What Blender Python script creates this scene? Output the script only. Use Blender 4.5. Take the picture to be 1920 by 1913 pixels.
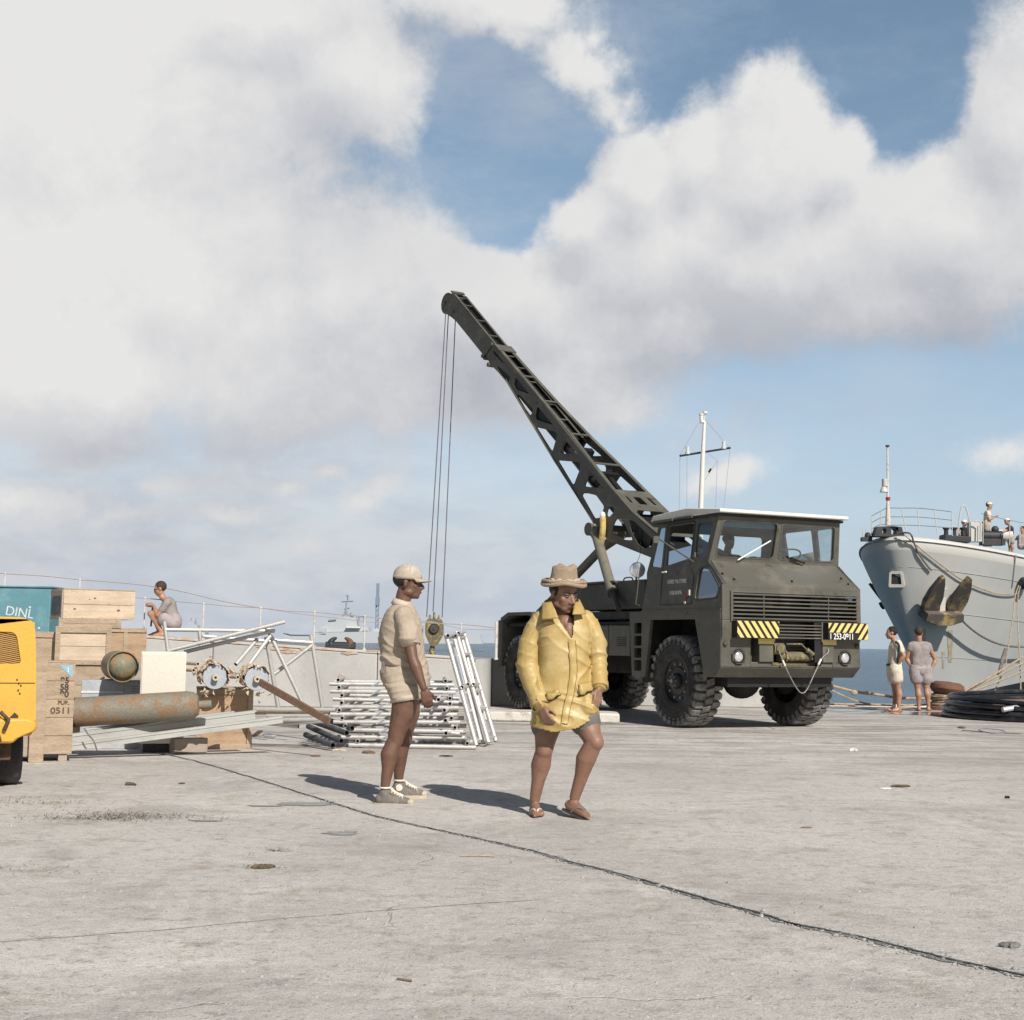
import bpy, bmesh, math, random
from mathutils import Vector as V, Matrix as M4, noise, Euler
from mathutils.geometry import tessellate_polygon
R = math.radians
sc = bpy.context.scene
C = sc.collection
for o in list(bpy.data.objects): bpy.data.objects.remove(o)
# ------------------------------------------------------------------ camera
FPX, CAMZ = 2571.0, 1.19
cd = bpy.data.cameras.new('camera'); cam = bpy.data.objects.new('camera', cd); C.objects.link(cam)
cd.sensor_width = 36.0; cd.sensor_fit = 'HORIZONTAL'; cd.lens = 36.0*FPX/1920
cd.clip_start = .1; cd.clip_end = 60000
CM = (M4.Rotation(R(90+5.55), 3, 'X') @ M4.Rotation(R(.88), 3, 'Z'))
cam.matrix_world = M4.Translation((0, 0, CAMZ)) @ CM.to_4x4()
sc.camera = cam
def ray(px, py): return CM @ V(((px-960)/FPX, -(py-956.5)/FPX, -1))
def P(px, py, Y):
    d = ray(px, py); return V((0, 0, CAMZ)) + d*(Y/d.y)
def G(px, py, z=0):
    d = ray(px, py); return V((0, 0, CAMZ)) + d*((z-CAMZ)/d.z)
def proj(w):
    c = CM.transposed() @ (V(w)-V((0, 0, CAMZ))); return (960+FPX*c.x/-c.z, 956.5-FPX*c.y/-c.z)
# ------------------------------------------------------------------ sun and exposure
SUN_EL = 39.0
SUN_DIR = V((.46, -.89, 0)).normalized()*math.cos(R(SUN_EL)) + V((0, 0, math.sin(R(SUN_EL))))
sd = bpy.data.lights.new('sun', 'SUN'); sun = bpy.data.objects.new('sun', sd); C.objects.link(sun)
sd.energy = 5.0; sd.angle = R(.6); sd.color = (1.0, .945, .87)
sun.rotation_euler = SUN_DIR.to_track_quat('Z', 'Y').to_euler(); sun.location = (0, 0, 60)
sc.view_settings.view_transform = 'Standard'; sc.view_settings.look = 'None'
sc.view_settings.exposure = 0.0; sc.view_settings.gamma = 1.0
# ------------------------------------------------------------------ world: Nishita sky with procedural clouds
w = bpy.data.worlds.new("World"); sc.world = w; w.use_nodes = True
nt = w.node_tree; nt.nodes.clear()
def azel(px, py):
    d = ray(px, py).normalized(); return math.atan2(d.x, d.y), math.asin(d.z)
class NB:
    """small node builder"""
    def __init__(s, t): s.t = t
    def n(s, typ, ins=None, **kw):
        nd = s.t.nodes.new(typ)
        for k, v in kw.items(): setattr(nd, k, v)
        for k, v in (ins or {}).items(): s.put(nd.inputs[k], v)
        return nd
    def put(s, sock, v):
        if isinstance(v, bpy.types.NodeSocket): s.t.links.new(v, sock)
        elif isinstance(v, bpy.types.Node): s.t.links.new(v.outputs[0], sock)
        else:
            if isinstance(v, tuple): v = (tuple(v)+(1.0,))[:4] if sock.type == 'RGBA' else tuple(v)[:3]
            sock.default_value = v
    def m(s, op, a, b=0.0, c=None, clamp=False):
        d = {0: a, 1: b}
        if c is not None: d[2] = c
        return s.n('ShaderNodeMath', d, operation=op, use_clamp=clamp).outputs[0]
    def vm(s, op, a, b=(0, 0, 0)): return s.n('ShaderNodeVectorMath', {0: a, 1: b}, operation=op).outputs[0]
    def mr(s, x, a, b, c=0.0, d=1.0, smooth=True):
        return s.n('ShaderNodeMapRange', {0: x, 1: a, 2: b, 3: c, 4: d}, interpolation_type='SMOOTHSTEP' if smooth else 'LINEAR').outputs[0]
    def noise(s, vec, scale, detail=4, rough=.55, dist=0.0, color=False):
        nd = s.n('ShaderNodeTexNoise', {'Vector': vec, 'Scale': scale, 'Detail': detail, 'Roughness': rough, 'Distortion': dist})
        return nd.outputs['Color'] if color else nd.outputs['Fac']
    def mix(s, f, a, b, blend='MIX'):
        nd = s.n('ShaderNodeMix', data_type='RGBA', blend_type=blend)
        s.put(nd.inputs[0], f)
        for k, v in ((6, a), (7, b)):
            if isinstance(v, tuple) and len(v) == 3: v = (*v, 1)
            s.put(nd.inputs[k], v)
        return nd.outputs[2]
# group: cloud density field of a direction
g = bpy.data.node_groups.new('cloud_field', 'ShaderNodeTree')
g.interface.new_socket('Dir', in_out='INPUT', socket_type='NodeSocketVector')
g.interface.new_socket('F', in_out='OUTPUT', socket_type='NodeSocketFloat')
b = NB(g); gi = g.nodes.new('NodeGroupInput'); go = g.nodes.new('NodeGroupOutput')
dirn = b.vm('NORMALIZE', gi.outputs[0])
sep = b.n('ShaderNodeSeparateXYZ', {0: dirn})
az = b.m('ARCTAN2', sep.outputs[0], sep.outputs[1]); el = b.m('ARCSINE', sep.outputs[2])
warp = b.vm('SCALE', b.vm('SUBTRACT', b.noise(dirn, 7, 6, .62, color=True), (.5, .5, .5))); warp.node.inputs[3].default_value = .075
ae = b.vm('ADD', b.n('ShaderNodeCombineXYZ', {0: az, 1: el, 2: 0.0}).outputs[0], b.vm('MULTIPLY', warp, (1, 1, 0)))
BL = [  # centre x, y, effective half sizes (photo pixels), weight
 (120, 160, 640, 420, 1), (330, 520, 560, 330, 1), (640, 560, 420, 260, 1), (640, 150, 215, 170, .9), (480, 30, 420, 120, .9), (900, 0, 270, 80, .85), (1080, 100, 110, 110, .74), (900, 130, 80, 50, .55), (1170, 230, 70, 60, .6), (250, 1030, 330, 70, .56), (600, 1010, 260, 60, .5), (80, 930, 260, 60, .66),
 (150, 690, 330, 175, 1), (900, 610, 360, 215, 1), (1240, 500, 330, 190, 1), (1450, 335, 205, 230, 1), (1570, 300, 75, 110, 1), (1320, 290, 100, 120, .95), (1200, 350, 130, 120, .95), (1090, 430, 150, 100, .95), (1150, 190, 110, 90, .60), (1440, 480, 380, 200, 1), (1210, 330, 100, 90, .8),
 (1790, 420, 300, 190, 1), (1880, 240, 120, 190, 1), (1230, 620, 420, 110, .85), (1640, 590, 330, 90, .72),
 (1110, 120, 120, 85, .66), (990, 60, 130, 45, .62), (1335, 893, 135, 50, .58), (695, 920, 100, 62, .62), (620, 880, 70, 34, .6), (560, 905, 75, 40, .55),
 (230, 960, 260, 60, .62), (60, 1040, 110, 70, .6), (330, 905, 330, 45, .58), (1880, 850, 120, 60, .5), (1230, 1000, 200, 40, .42), (700, 1100, 500, 50, .4), (420, 960, 200, 40, .6), (120, 1130, 200, 40, .5), (1000, 700, 260, 120, .9), (1110, 60, 70, 60, .6), (1060, 190, 90, 50, .5), (1190, 170, 60, 60, .5)]
acc = None
for cx, cy, rx, ry, wt in BL:
    a0, e0 = azel(cx, cy); k = 1/.62
    mp = b.n('ShaderNodeMapping', {'Vector': ae, 'Location': (a0, e0, 0), 'Scale': (rx*k/FPX, ry*k/FPX, 1)}, vector_type='TEXTURE')
    gr = b.n('ShaderNodeTexGradient', {0: mp.outputs[0]}, gradient_type='SPHERICAL').outputs['Fac']
    gr = b.m('MULTIPLY', gr, wt)
    acc = gr if acc is None else b.n('ShaderNodeMath', {0: acc, 1: gr, 2: .10}, operation='SMOOTH_MAX').outputs[0]
for cx, cy, rx, ry, wt in [(945, 290, 115, 150, .46), (985, 205, 120, 70, .32), (1660, 140, 120, 120, .45), (1300, 50, 130, 75, .3), (930, 420, 40, 50, .3)]:
    a0, e0 = azel(cx, cy)
    mp = b.n('ShaderNodeMapping', {'Vector': ae, 'Location': (a0, e0, 0), 'Scale': (rx*1.5/FPX, ry*1.5/FPX, 1)}, vector_type='TEXTURE')
    gr = b.n('ShaderNodeTexGradient', {0: mp.outputs[0]}, gradient_type='SPHERICAL').outputs['Fac']
    acc = b.m('SUBTRACT', acc, b.m('MULTIPLY', gr, wt))
# rest of the sky (outside the photograph): broken cloud from noise alone
out = b.m('MAXIMUM', b.mr(b.m('ABSOLUTE', az), .42, .7), b.mr(el, .50, .72))
outf = b.m('SUBTRACT', b.m('MULTIPLY', b.noise(dirn, 2.2, 2, .5), 1.3), .72)
acc = b.n('ShaderNodeMix', {0: out, 2: acc, 3: outf}, data_type='FLOAT').outputs[0]
n1 = b.m('SUBTRACT', b.noise(dirn, 9, 10, .66, .15), .5)
n2 = b.m('SUBTRACT', b.noise(dirn, 30, 7, .68, 0), .5)
F_ = b.m('ADD', acc, b.m('ADD', b.m('MULTIPLY', n1, .85), b.m('MULTIPLY', n2, .22)))
g.links.new(F_, go.inputs[0])
b = NB(nt)
tc = b.n('ShaderNodeTexCoord').outputs['Generated']
def fld(v):
    nd = nt.nodes.new('ShaderNodeGroup'); nd.node_tree = g; nt.links.new(v, nd.inputs[0]); return nd.outputs[0]
f0 = fld(tc)
f1 = fld(b.vm('ADD', tc, (.012, 0, .035)))
alpha = b.mr(f0, .28, .58)
diff = b.m('SUBTRACT', f1, f0)
lit = b.mr(diff, -.30, .26, 1, 0, False)
sepd = b.n('ShaderNodeSeparateXYZ', {0: b.vm('NORMALIZE', tc)})
azw = b.m('ARCTAN2', sepd.outputs[0], sepd.outputs[1]); elw = b.m('ARCSINE', sepd.outputs[2])
# thick middle of the cloud mass and the flat bases are greyer
thick = b.mr(f0, .55, 1.15)
def band(cx, cy, rx, ry):
    a0, e0 = azel(cx, cy)
    mp = b.n('ShaderNodeMapping', {'Vector': b.n('ShaderNodeCombineXYZ', {0: azw, 1: elw, 2: 0.0}).outputs[0], 'Location': (a0, e0, 0), 'Scale': (rx/FPX, ry/FPX, 1)}, vector_type='TEXTURE')
    return b.n('ShaderNodeTexGradient', {0: mp.outputs[0]}, gradient_type='QUADRATIC_SPHERE').outputs['Fac']
base = None
for q in [(1450, 690, 800, 230), (250, 850, 700, 160), (930, 700, 420, 200), (230, 1000, 500, 180), (1780, 640, 420, 240), (640, 420, 500, 300)]:
    base = band(*q) if base is None else b.m('MAXIMUM', base, band(*q))
bright = b.m('ADD', b.m('MULTIPLY', lit, .40), .58)
bright = b.m('SUBTRACT', bright, b.m('MULTIPLY', base, .33))
bright = b.m('ADD', bright, b.m('MULTIPLY', b.m('SUBTRACT', b.noise(tc, 5, 5, .6), .5), .45))
leftg = b.mr(azw, -.05, -.42)
bright = b.m('ADD', bright, b.m('MULTIPLY', leftg, b.mr(elw, .02, .2, 0, .34)), clamp=True)
cr = b.n('ShaderNodeValToRGB', {0: bright})
e = cr.color_ramp.elements; e[0].position = .0; e[0].color = (.30, .34, .41, 1); e[1].position = 1; e[1].color = (.80, .795, .785, 1)
m_ = e.new(.42); m_.color = (.485, .50, .55, 1); m_ = e.new(.72); m_.color = (.655, .66, .68, 1)
sky = b.n('ShaderNodeTexSky', sky_type='NISHITA', sun_disc=False, sun_elevation=R(SUN_EL), sun_rotation=math.atan2(SUN_DIR.x, SUN_DIR.y),
          air_density=1.0, dust_density=1.4, ozone_density=1.5)
# the haze of the tropics: pale band at the horizon
outw = b.m('MAXIMUM', b.mr(b.m('ABSOLUTE', azw), .42, .75), b.mr(elw, .50, .75))
bgs = b.n('ShaderNodeBackground', {0: b.mix(1.0, sky.outputs[0], b.mix(b.mr(elw, .0, .33), (1.06, 1.02, 1.06), (1.02, 1.0, .90)), 'MULTIPLY'), 1: b.m('SUBTRACT', .135, b.m('MULTIPLY', outw, .075))})
bgc = b.n('ShaderNodeBackground', {0: cr.outputs[0], 1: 1.0})
lowc = b.mr(b.noise(b.vm('MULTIPLY', tc, (1, 1, 2.6)), 9, 10, .62, .3), .36, .62)
bgh = b.n('ShaderNodeBackground', {0: b.mix(b.mr(azw, -.10, .22), b.mix(lowc, (.52, .57, .645), (.635, .66, .70)), b.mix(lowc, (.47, .58, .69), (.51, .61, .71))), 1: 1.0})
hz = b.m('ADD', b.mr(elw, .30, -.02, 0, .80), b.m('MULTIPLY', b.mr(azw, .22, -.3), b.mr(elw, .34, .0, 0, .30)), clamp=True)
wis = b.m('MULTIPLY', b.mr(b.noise(b.vm('MULTIPLY', tc, (1, 1, 2.2)), 5, 9, .65), .40, .72), .34)
hz = b.m('ADD', hz, wis, clamp=True); hz = b.m('MULTIPLY', hz, b.m('SUBTRACT', 1.0, b.m('MULTIPLY', outw, .7)))
mx0 = b.n('ShaderNodeMixShader', {0: hz, 1: bgs.outputs[0], 2: bgh.outputs[0]})
alpha = b.m('MULTIPLY', alpha, b.mr(elw, .0, .10, .30, 1))
alpha = b.m('MAXIMUM', alpha, b.m('MULTIPLY', b.m('MAXIMUM', band(1060, 120, 260, 170), b.m('MULTIPLY', band(1250, 780, 700, 180), .7)), b.mr(b.noise(tc, 11, 10, .66, .4), .40, .68, 0, .95)))
mx = b.n('ShaderNodeMixShader', {0: alpha, 1: mx0.outputs[0], 2: bgc.outputs[0]})
wo = nt.nodes.new('ShaderNodeOutputWorld'); nt.links.new(mx.outputs[0], wo.inputs[0])
w.cycles.sampling_method = 'MANUAL'; w.cycles.sample_map_resolution = 512
# ------------------------------------------------------------------ materials
def rgb(h):
    def f(c): c /= 255; return c/12.92 if c <= .04045 else ((c+.055)/1.055)**2.4
    return tuple(f(int(h[i:i+2], 16)) for i in (0, 2, 4))
def mat(name, col, rough=.6, metal=0.0, c2=None, scale=3.0, lo=.45, hi=.7, grain=.12, gscale=60, bump=.15, bscale=30, c3=None, s3=1.0, lo3=.6, hi3=.72, stretch=(1, 1, 1), spec=.5, coat=0, sub=0, r2=None):
    m = bpy.data.materials.new(name); m.use_nodes = True; t = m.node_tree; bb = NB(t)
    bs = t.nodes['Principled BSDF']
    co = bb.vm('MULTIPLY', bb.n('ShaderNodeTexCoord').outputs['Object'], stretch)
    c = (*col, 1)
    rr = rough
    if c2:
        f = bb.mr(bb.noise(co, scale, 8, .65), lo, hi)
        c = bb.mix(f, col, c2)
        if r2 is not None: rr = bb.n('ShaderNodeMix', {0: f, 2: rough, 3: r2}, data_type='FLOAT').outputs[0]
    if c3: c = bb.mix(bb.mr(bb.noise(bb.vm('ADD', co, (7, 3, 9)), s3, 8, .7), lo3, hi3), c, c3)
    if grain:
        gf = bb.mr(bb.noise(co, gscale, 3, .6), .3, .7, 1-grain, 1+grain, False)
        c = bb.n('ShaderNodeVectorMath', {0: c, 3: gf}, operation='SCALE').outputs[0]
    bb.put(bs.inputs['Base Color'], c); bb.put(bs.inputs['Roughness'], rr)
    bs.inputs['Metallic'].default_value = metal; bs.inputs['Specular IOR Level'].default_value = spec
    if coat: bs.inputs['Coat Weight'].default_value = coat; bs.inputs['Coat Roughness'].default_value = .25
    if sub: bs.inputs['Subsurface Weight'].default_value = sub; bs.inputs['Subsurface Radius'].default_value = (.02, .008, .004); bs.inputs['Subsurface Scale'].default_value = .5
    if bump:
        bp = bb.n('ShaderNodeBump', {'Height': bb.noise(co, bscale, 5, .6), 'Strength': bump, 'Distance': .02})
        bb.put(bs.inputs['Normal'], bp.outputs[0])
    return m
def glassmat(name, tint=(.75, .85, .88), a=.82, rough=.03):
    m = bpy.data.materials.new(name); m.use_nodes = True; t = m.node_tree; t.nodes.clear(); bb = NB(t)
    tr = bb.n('ShaderNodeBsdfTransparent', {0: (*tint, 1)}); gl = bb.n('ShaderNodeBsdfGlossy', {0: (.9, .95, 1, 1), 1: rough})
    fr = bb.n('ShaderNodeFresnel', {0: 1.5})
    f = bb.m('ADD', bb.m('MULTIPLY', fr.outputs[0], .9), 1-a-.1, clamp=True)
    mxs = bb.n('ShaderNodeMixShader', {0: f, 1: tr.outputs[0], 2: gl.outputs[0]})
    oo = t.nodes.new('ShaderNodeOutputMaterial'); t.links.new(mxs.outputs[0], oo.inputs[0]); return m
OLIVE = (.092, .089, .073)
MT = dict(
 olive=mat('olive_paint', OLIVE, .55, c2=(.155, .142, .115), scale=2.2, lo=.46, hi=.74, grain=.16, c3=(.04, .034, .027), s3=4.5, lo3=.57, hi3=.70, bump=.05, r2=.7),
 olive_dark=mat('olive_dark', (.05, .048, .04), .6, c2=(.09, .085, .07), grain=.15),
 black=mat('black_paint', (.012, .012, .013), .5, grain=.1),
 underside=mat('greasy_black', (.014, .013, .012), .75, c2=(.04, .036, .03)),
 rubber=mat('tyre_rubber', (.035, .034, .034), .85, c2=(.10, .096, .09), scale=4, lo=.4, hi=.75, grain=.2, bump=.3, bscale=50),
 tread=mat('dusty_tread', (.07, .068, .066), .9, c2=(.26, .25, .24), scale=6, lo=.3, hi=.65, grain=.2, bump=.3),
 rim=mat('rim_black', (.018, .018, .018), .5, c2=(.06, .055, .05), scale=6),
 yellow_stripe=mat('stripe_yellow', (.72, .56, .19), .6, c2=(.5, .4, .18), scale=9, lo=.55, hi=.8),
 white_paint=mat('white_paint', (.70, .68, .63), .5, c2=(.6, .57, .52), scale=4, lo=.5, hi=.8),
 chrome=mat('lamp_glass', (.85, .87, .88), .12, metal=.7, grain=0, bump=0),
 steel=mat('bare_steel', (.45, .45, .45), .4, metal=.8, c2=(.2, .16, .13), scale=8),
 glass=glassmat('window_glass'),
 text_white=mat('text_white', (.55, .55, .54), .6, grain=.15, gscale=120, bump=0),
 plate_white=mat('plate_white', (.85, .85, .82), .6, grain=.05, bump=0),
 red=mat('red_reflector', (.35, .02, .03), .35, grain=0, bump=0),
 teal=mat('teal_shade', (.03, .22, .26), .4, grain=.05, bump=0),
 hose=mat('yellow_fabric', (.55, .42, .16), .8, c2=(.25, .18, .06), scale=12),
 cable=mat('wire_rope', (.11, .10, .12), .6, grain=.2),
 block_paint=mat('block_olive', (.13, .115, .07), .6, c2=(.36, .27, .09), scale=13, lo=.52, hi=.62),
 hull=mat('hull_grey', (.53, .535, .515), .5, c2=(.46, .47, .46), scale=.5, lo=.4, hi=.7, grain=.05, c3=(.30, .26, .19), s3=1.6, lo3=.68, hi3=.86, bump=.06, bscale=2, stretch=(1, 1, .35)),
 hull_light=mat('hull_light', (.52, .51, .48), .55, c2=(.5, .42, .33), scale=1.2, lo=.6, hi=.82, grain=.05),
 boot=mat('boot_topping', (.02, .024, .03), .6, c2=(.05, .05, .05), scale=1),
 deck_grey=mat('deck_grey', (.42, .43, .43), .6, grain=.06),
 rust=mat('rust', (.17, .08, .05), .85, c2=(.10, .055, .04), scale=6, grain=.25, bump=.5, c3=(.30, .16, .09), s3=9),
 rust_yel=mat('rust_streaked', (.10, .085, .075), .8, c2=(.42, .30, .13), scale=2.2, lo=.48, hi=.66, grain=.2),
 anchor_dark=mat('anchor_dark', (.045, .04, .04), .8, c2=(.12, .08, .05), scale=3, grain=.2),
 rope=mat('hemp_rope', (.42, .33, .23), .9, c2=(.25, .18, .12), scale=8, grain=.3, gscale=90, bump=.6, bscale=70),
 rope_dark=mat('tarred_rope', (.13, .12, .12), .85, c2=(.22, .19, .15), scale=8, grain=.2),
 hose_black=mat('black_hose', (.010, .011, .015), .28, c2=(.035, .035, .04), scale=5, grain=.2, spec=.6, r2=.45),
 far=mat('ship_far', (.43, .46, .48), .7, grain=.03, bump=0),  # distance haze is put into this pale ship colour
 far_dark=mat('ship_far_dark', (.28, .32, .36), .7, grain=.03, bump=0),  # dark ship parts, lightened in colour for the same haze
 far_pole=mat('pylon_blue', (.20, .25, .33), .8, grain=.1, bump=0),
 pine=mat('pine_wood', (.60, .49, .37), .75, c2=(.47, .365, .26), scale=2, lo=.35, hi=.7, grain=.15, gscale=25, c3=(.26, .15, .08), s3=3.2, lo3=.70, hi3=.76, stretch=(1, 1, 7), bump=.25),
 pine_worn=mat('pine_worn', (.44, .345, .25), .85, c2=(.32, .245, .175), scale=2.5, lo=.35, hi=.7, grain=.2, gscale=25, c3=(.20, .13, .08), s3=3, lo3=.68, hi3=.78, stretch=(1, 1, 6), bump=.3),
 pine_grey=mat('pine_grey', (.40, .33, .28), .9, c2=(.29, .24, .2), scale=2.5, grain=.2, gscale=30, stretch=(1, 1, 6), bump=.35),
 pine_red=mat('pine_red', (.42, .29, .19), .8, c2=(.29, .19, .12), scale=2.5, grain=.2, gscale=25, stretch=(1, 1, 6), bump=.3),
 ink=mat('stencil_ink', (.05, .04, .035), .8, grain=.3, bump=0),
 ink_brown=mat('stencil_brown', (.13, .08, .05), .8, grain=.3, bump=0),
 chalk=mat('chalk', (.6, .63, .62), .9, grain=.2, bump=0),
 label_blue=mat('label_blue', (.25, .42, .52), .7, grain=.1, bump=0),
 teal_box=mat('teal_paint', (.105, .25, .30), .7, c2=(.16, .31, .35), scale=4, grain=.1, c3=(.34, .42, .42), s3=14, lo3=.7, hi3=.74),
 cyl_green=mat('gas_green', (.15, .18, .13), .5, c2=(.30, .19, .10), scale=9, lo=.40, hi=.58, grain=.15, r2=.85),
 cyl_rust=mat('gas_rust', (.20, .185, .15), .6, c2=(.24, .15, .085), scale=7, lo=.42, hi=.62, grain=.2, c3=(.14, .08, .05), s3=12, lo3=.6, hi3=.75, r2=.9),
 white_box=mat('white_enamel', (.64, .61, .53), .5, c2=(.70, .63, .50), scale=2, lo=.55, hi=.8, grain=.04, c3=(.40, .20, .08), s3=5, lo3=.74, hi3=.8),
 galv=mat('galvanised', (.42, .45, .50), .5, metal=.3, c2=(.55, .56, .58), scale=8, grain=.1),
 alu=mat('aluminium_tube', (.56, .55, .53), .42, metal=.35, c2=(.36, .35, .34), scale=6, lo=.5, hi=.8, grain=.08),
 tube_dark=mat('dark_tube', (.06, .065, .075), .5, c2=(.13, .13, .14), scale=6, grain=.1),
 hole=mat('tube_bore', (.006, .006, .006), .9, grain=0, bump=0),
 channel=mat('white_channel', (.41, .415, .39), .5, c2=(.32, .325, .305), scale=2, grain=.06, stretch=(.5, 4, 4), c3=(.33, .29, .22), s3=7, lo3=.7, hi3=.78),
 drum_grey=mat('drum_grey', (.36, .39, .44), .55, c2=(.46, .48, .52), scale=5, grain=.06),
 paper=mat('torn_paper', (.58, .47, .35), .9, c2=(.40, .30, .21), scale=5, grain=.15, bump=.6, bscale=20),
 plank=mat('brown_plank', (.17, .10, .065), .8, c2=(.24, .15, .1), scale=5, grain=.2, stretch=(1, 6, 6)),
 wall=mat('painted_concrete', (.45, .445, .43), .85, c2=(.37, .37, .36), scale=1.1, lo=.35, hi=.7, grain=.06, gscale=30, bump=.25, bscale=14, c3=(.36, .31, .25), s3=2.4, lo3=.58, hi3=.80),
 wall_top=mat('wall_top', (.50, .46, .42), .9, c2=(.46, .27, .15), scale=1.6, lo=.5, hi=.66, grain=.12),
 rust_stain=mat('rust_stain', (.42, .29, .20), .9, c2=(.52, .47, .42), scale=5, lo=.45, hi=.6, grain=.1, bump=.1),
 kerb=mat('kerb_limewash', (.60, .57, .53), .9, c2=(.42, .36, .30), scale=3.5, lo=.5, hi=.66, grain=.14, bump=.7, bscale=12),
 yellow=mat('yellow_vehicle', (.62, .36, .05), .5, c2=(.52, .30, .06), scale=4, lo=.5, hi=.8, grain=.06, c3=(.13, .075, .035), s3=7, lo3=.655, hi3=.70),
 post=mat('post_white', (.62, .58, .53), .7, c2=(.40, .27, .22), scale=9, lo=.5, hi=.7, grain=.1),
 wire=mat('fence_wire', (.36, .31, .30), .8, grain=.1, bump=0),
 skin=mat('skin_brown', (.150, .078, .053), .52, c2=(.115, .056, .038), scale=9, grain=.12, bump=.12, bscale=90, sub=.06),
 skin_mid=mat('skin_tan', (.245, .135, .092), .52, c2=(.185, .098, .066), scale=9, grain=.05, bump=.08, bscale=90, sub=.06),
 skin_red=mat('skin_pale_tan', (.42, .23, .15), .45, c2=(.34, .18, .115), scale=6, grain=.05, bump=0, sub=.06),
 nail=mat('nail', (.5, .33, .27), .35, grain=0, bump=0),
 hair=mat('dark_hair', (.012, .010, .010), .5, grain=.3, gscale=150, bump=.8, bscale=120),
 hair_brown=mat('brown_hair', (.05, .032, .022), .6, grain=.3, gscale=120, bump=.8, bscale=100),
 tan=mat('tan_cotton', (.42, .35, .275), .92, c2=(.34, .28, .215), scale=7, grain=.07, gscale=260, bump=.25, bscale=160),
 tan_light=mat('tan_cotton_light', (.52, .445, .365), .92, c2=(.39, .33, .26), scale=9, grain=.07, gscale=260, bump=.3, bscale=120),
 straw=mat('straw_hat', (.45, .34, .24), .9, c2=(.36, .27, .19), scale=9, grain=.18, gscale=220, bump=.8, bscale=180),
 coat_y=mat('yellow_oilskin', (.41, .29, .10), .50, c2=(.49, .375, .18), scale=4.5, lo=.42, hi=.70, grain=.05, gscale=80, bump=.22, bscale=9, c3=(.30, .19, .055), s3=5, lo3=.56, hi3=.80, r2=.38, spec=.42),
 placket=mat('oilskin_seam', (.42, .27, .06), .5, c2=(.60, .42, .12), scale=20, grain=.1),
 short_grey=mat('grey_shorts', (.13, .125, .13), .9, c2=(.20, .19, .19), scale=8, grain=.1, bump=.2),
 gum=mat('gum_sole', (.50, .43, .33), .8, c2=(.36, .3, .23), scale=12, grain=.1),
 canvas=mat('grey_canvas', (.16, .145, .13), .9, c2=(.24, .21, .18), scale=20, grain=.15, bump=.3, bscale=120),
 cream=mat('cream_trim', (.68, .64, .55), .8, c2=(.5, .46, .4), scale=20, grain=.1),
 sandal=mat('flipflop_dark', (.07, .068, .065), .7, grain=.1),
 shirt_grey=mat('grey_shirt', (.30, .265, .26), .92, c2=(.25, .22, .215), scale=6, grain=.08, gscale=150, bump=.3, bscale=40),
 short_lilac=mat('washed_shorts', (.37, .325, .33), .92, c2=(.27, .235, .24), scale=6, grain=.08, bump=.3, bscale=40),
 cream_cloth=mat('cream_cotton', (.70, .62, .50), .92, c2=(.58, .50, .40), scale=8, grain=.08, bump=.4, bscale=40),
 white_cloth=mat('white_cotton', (.80, .78, .74), .9, grain=.06),
 navy=mat('dark_cloth', (.03, .032, .04), .9, grain=.1),
 lens=mat('dark_lens', (.008, .008, .01), .1, grain=0, bump=0),
 eye=mat('eye_shaded', (.24, .20, .17), .3, grain=0, bump=0),  # shade under the hat is put into this dark eyeball colour
 straw_debris=mat('dry_weed', (.12, .09, .05), .95, c2=(.07, .06, .04), scale=20, grain=.3),
 stone=mat('pebble_grey', (.34, .33, .32), .9, c2=(.2, .2, .2), scale=12, grain=.2),
 stone_white=mat('pebble_white', (.66, .63, .58), .9, c2=(.45, .42, .38), scale=12, grain=.2),
 tar=mat('old_tar', (.17, .175, .175), .9, c2=(.27, .265, .255), scale=16, lo=.4, hi=.65, grain=.25, gscale=90, bump=.8, bscale=60),
 tar2=mat('tar_film', (.26, .262, .258), .9, c2=(.38, .36, .34), scale=12, lo=.4, hi=.65, grain=.2, gscale=90, bump=.5, bscale=60),
 insulator=mat('insulator', (.55, .60, .62), .3, grain=.1),
 perf=mat('perforated_plate', (.12, .13, .15), .6, grain=.1),
)
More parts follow.
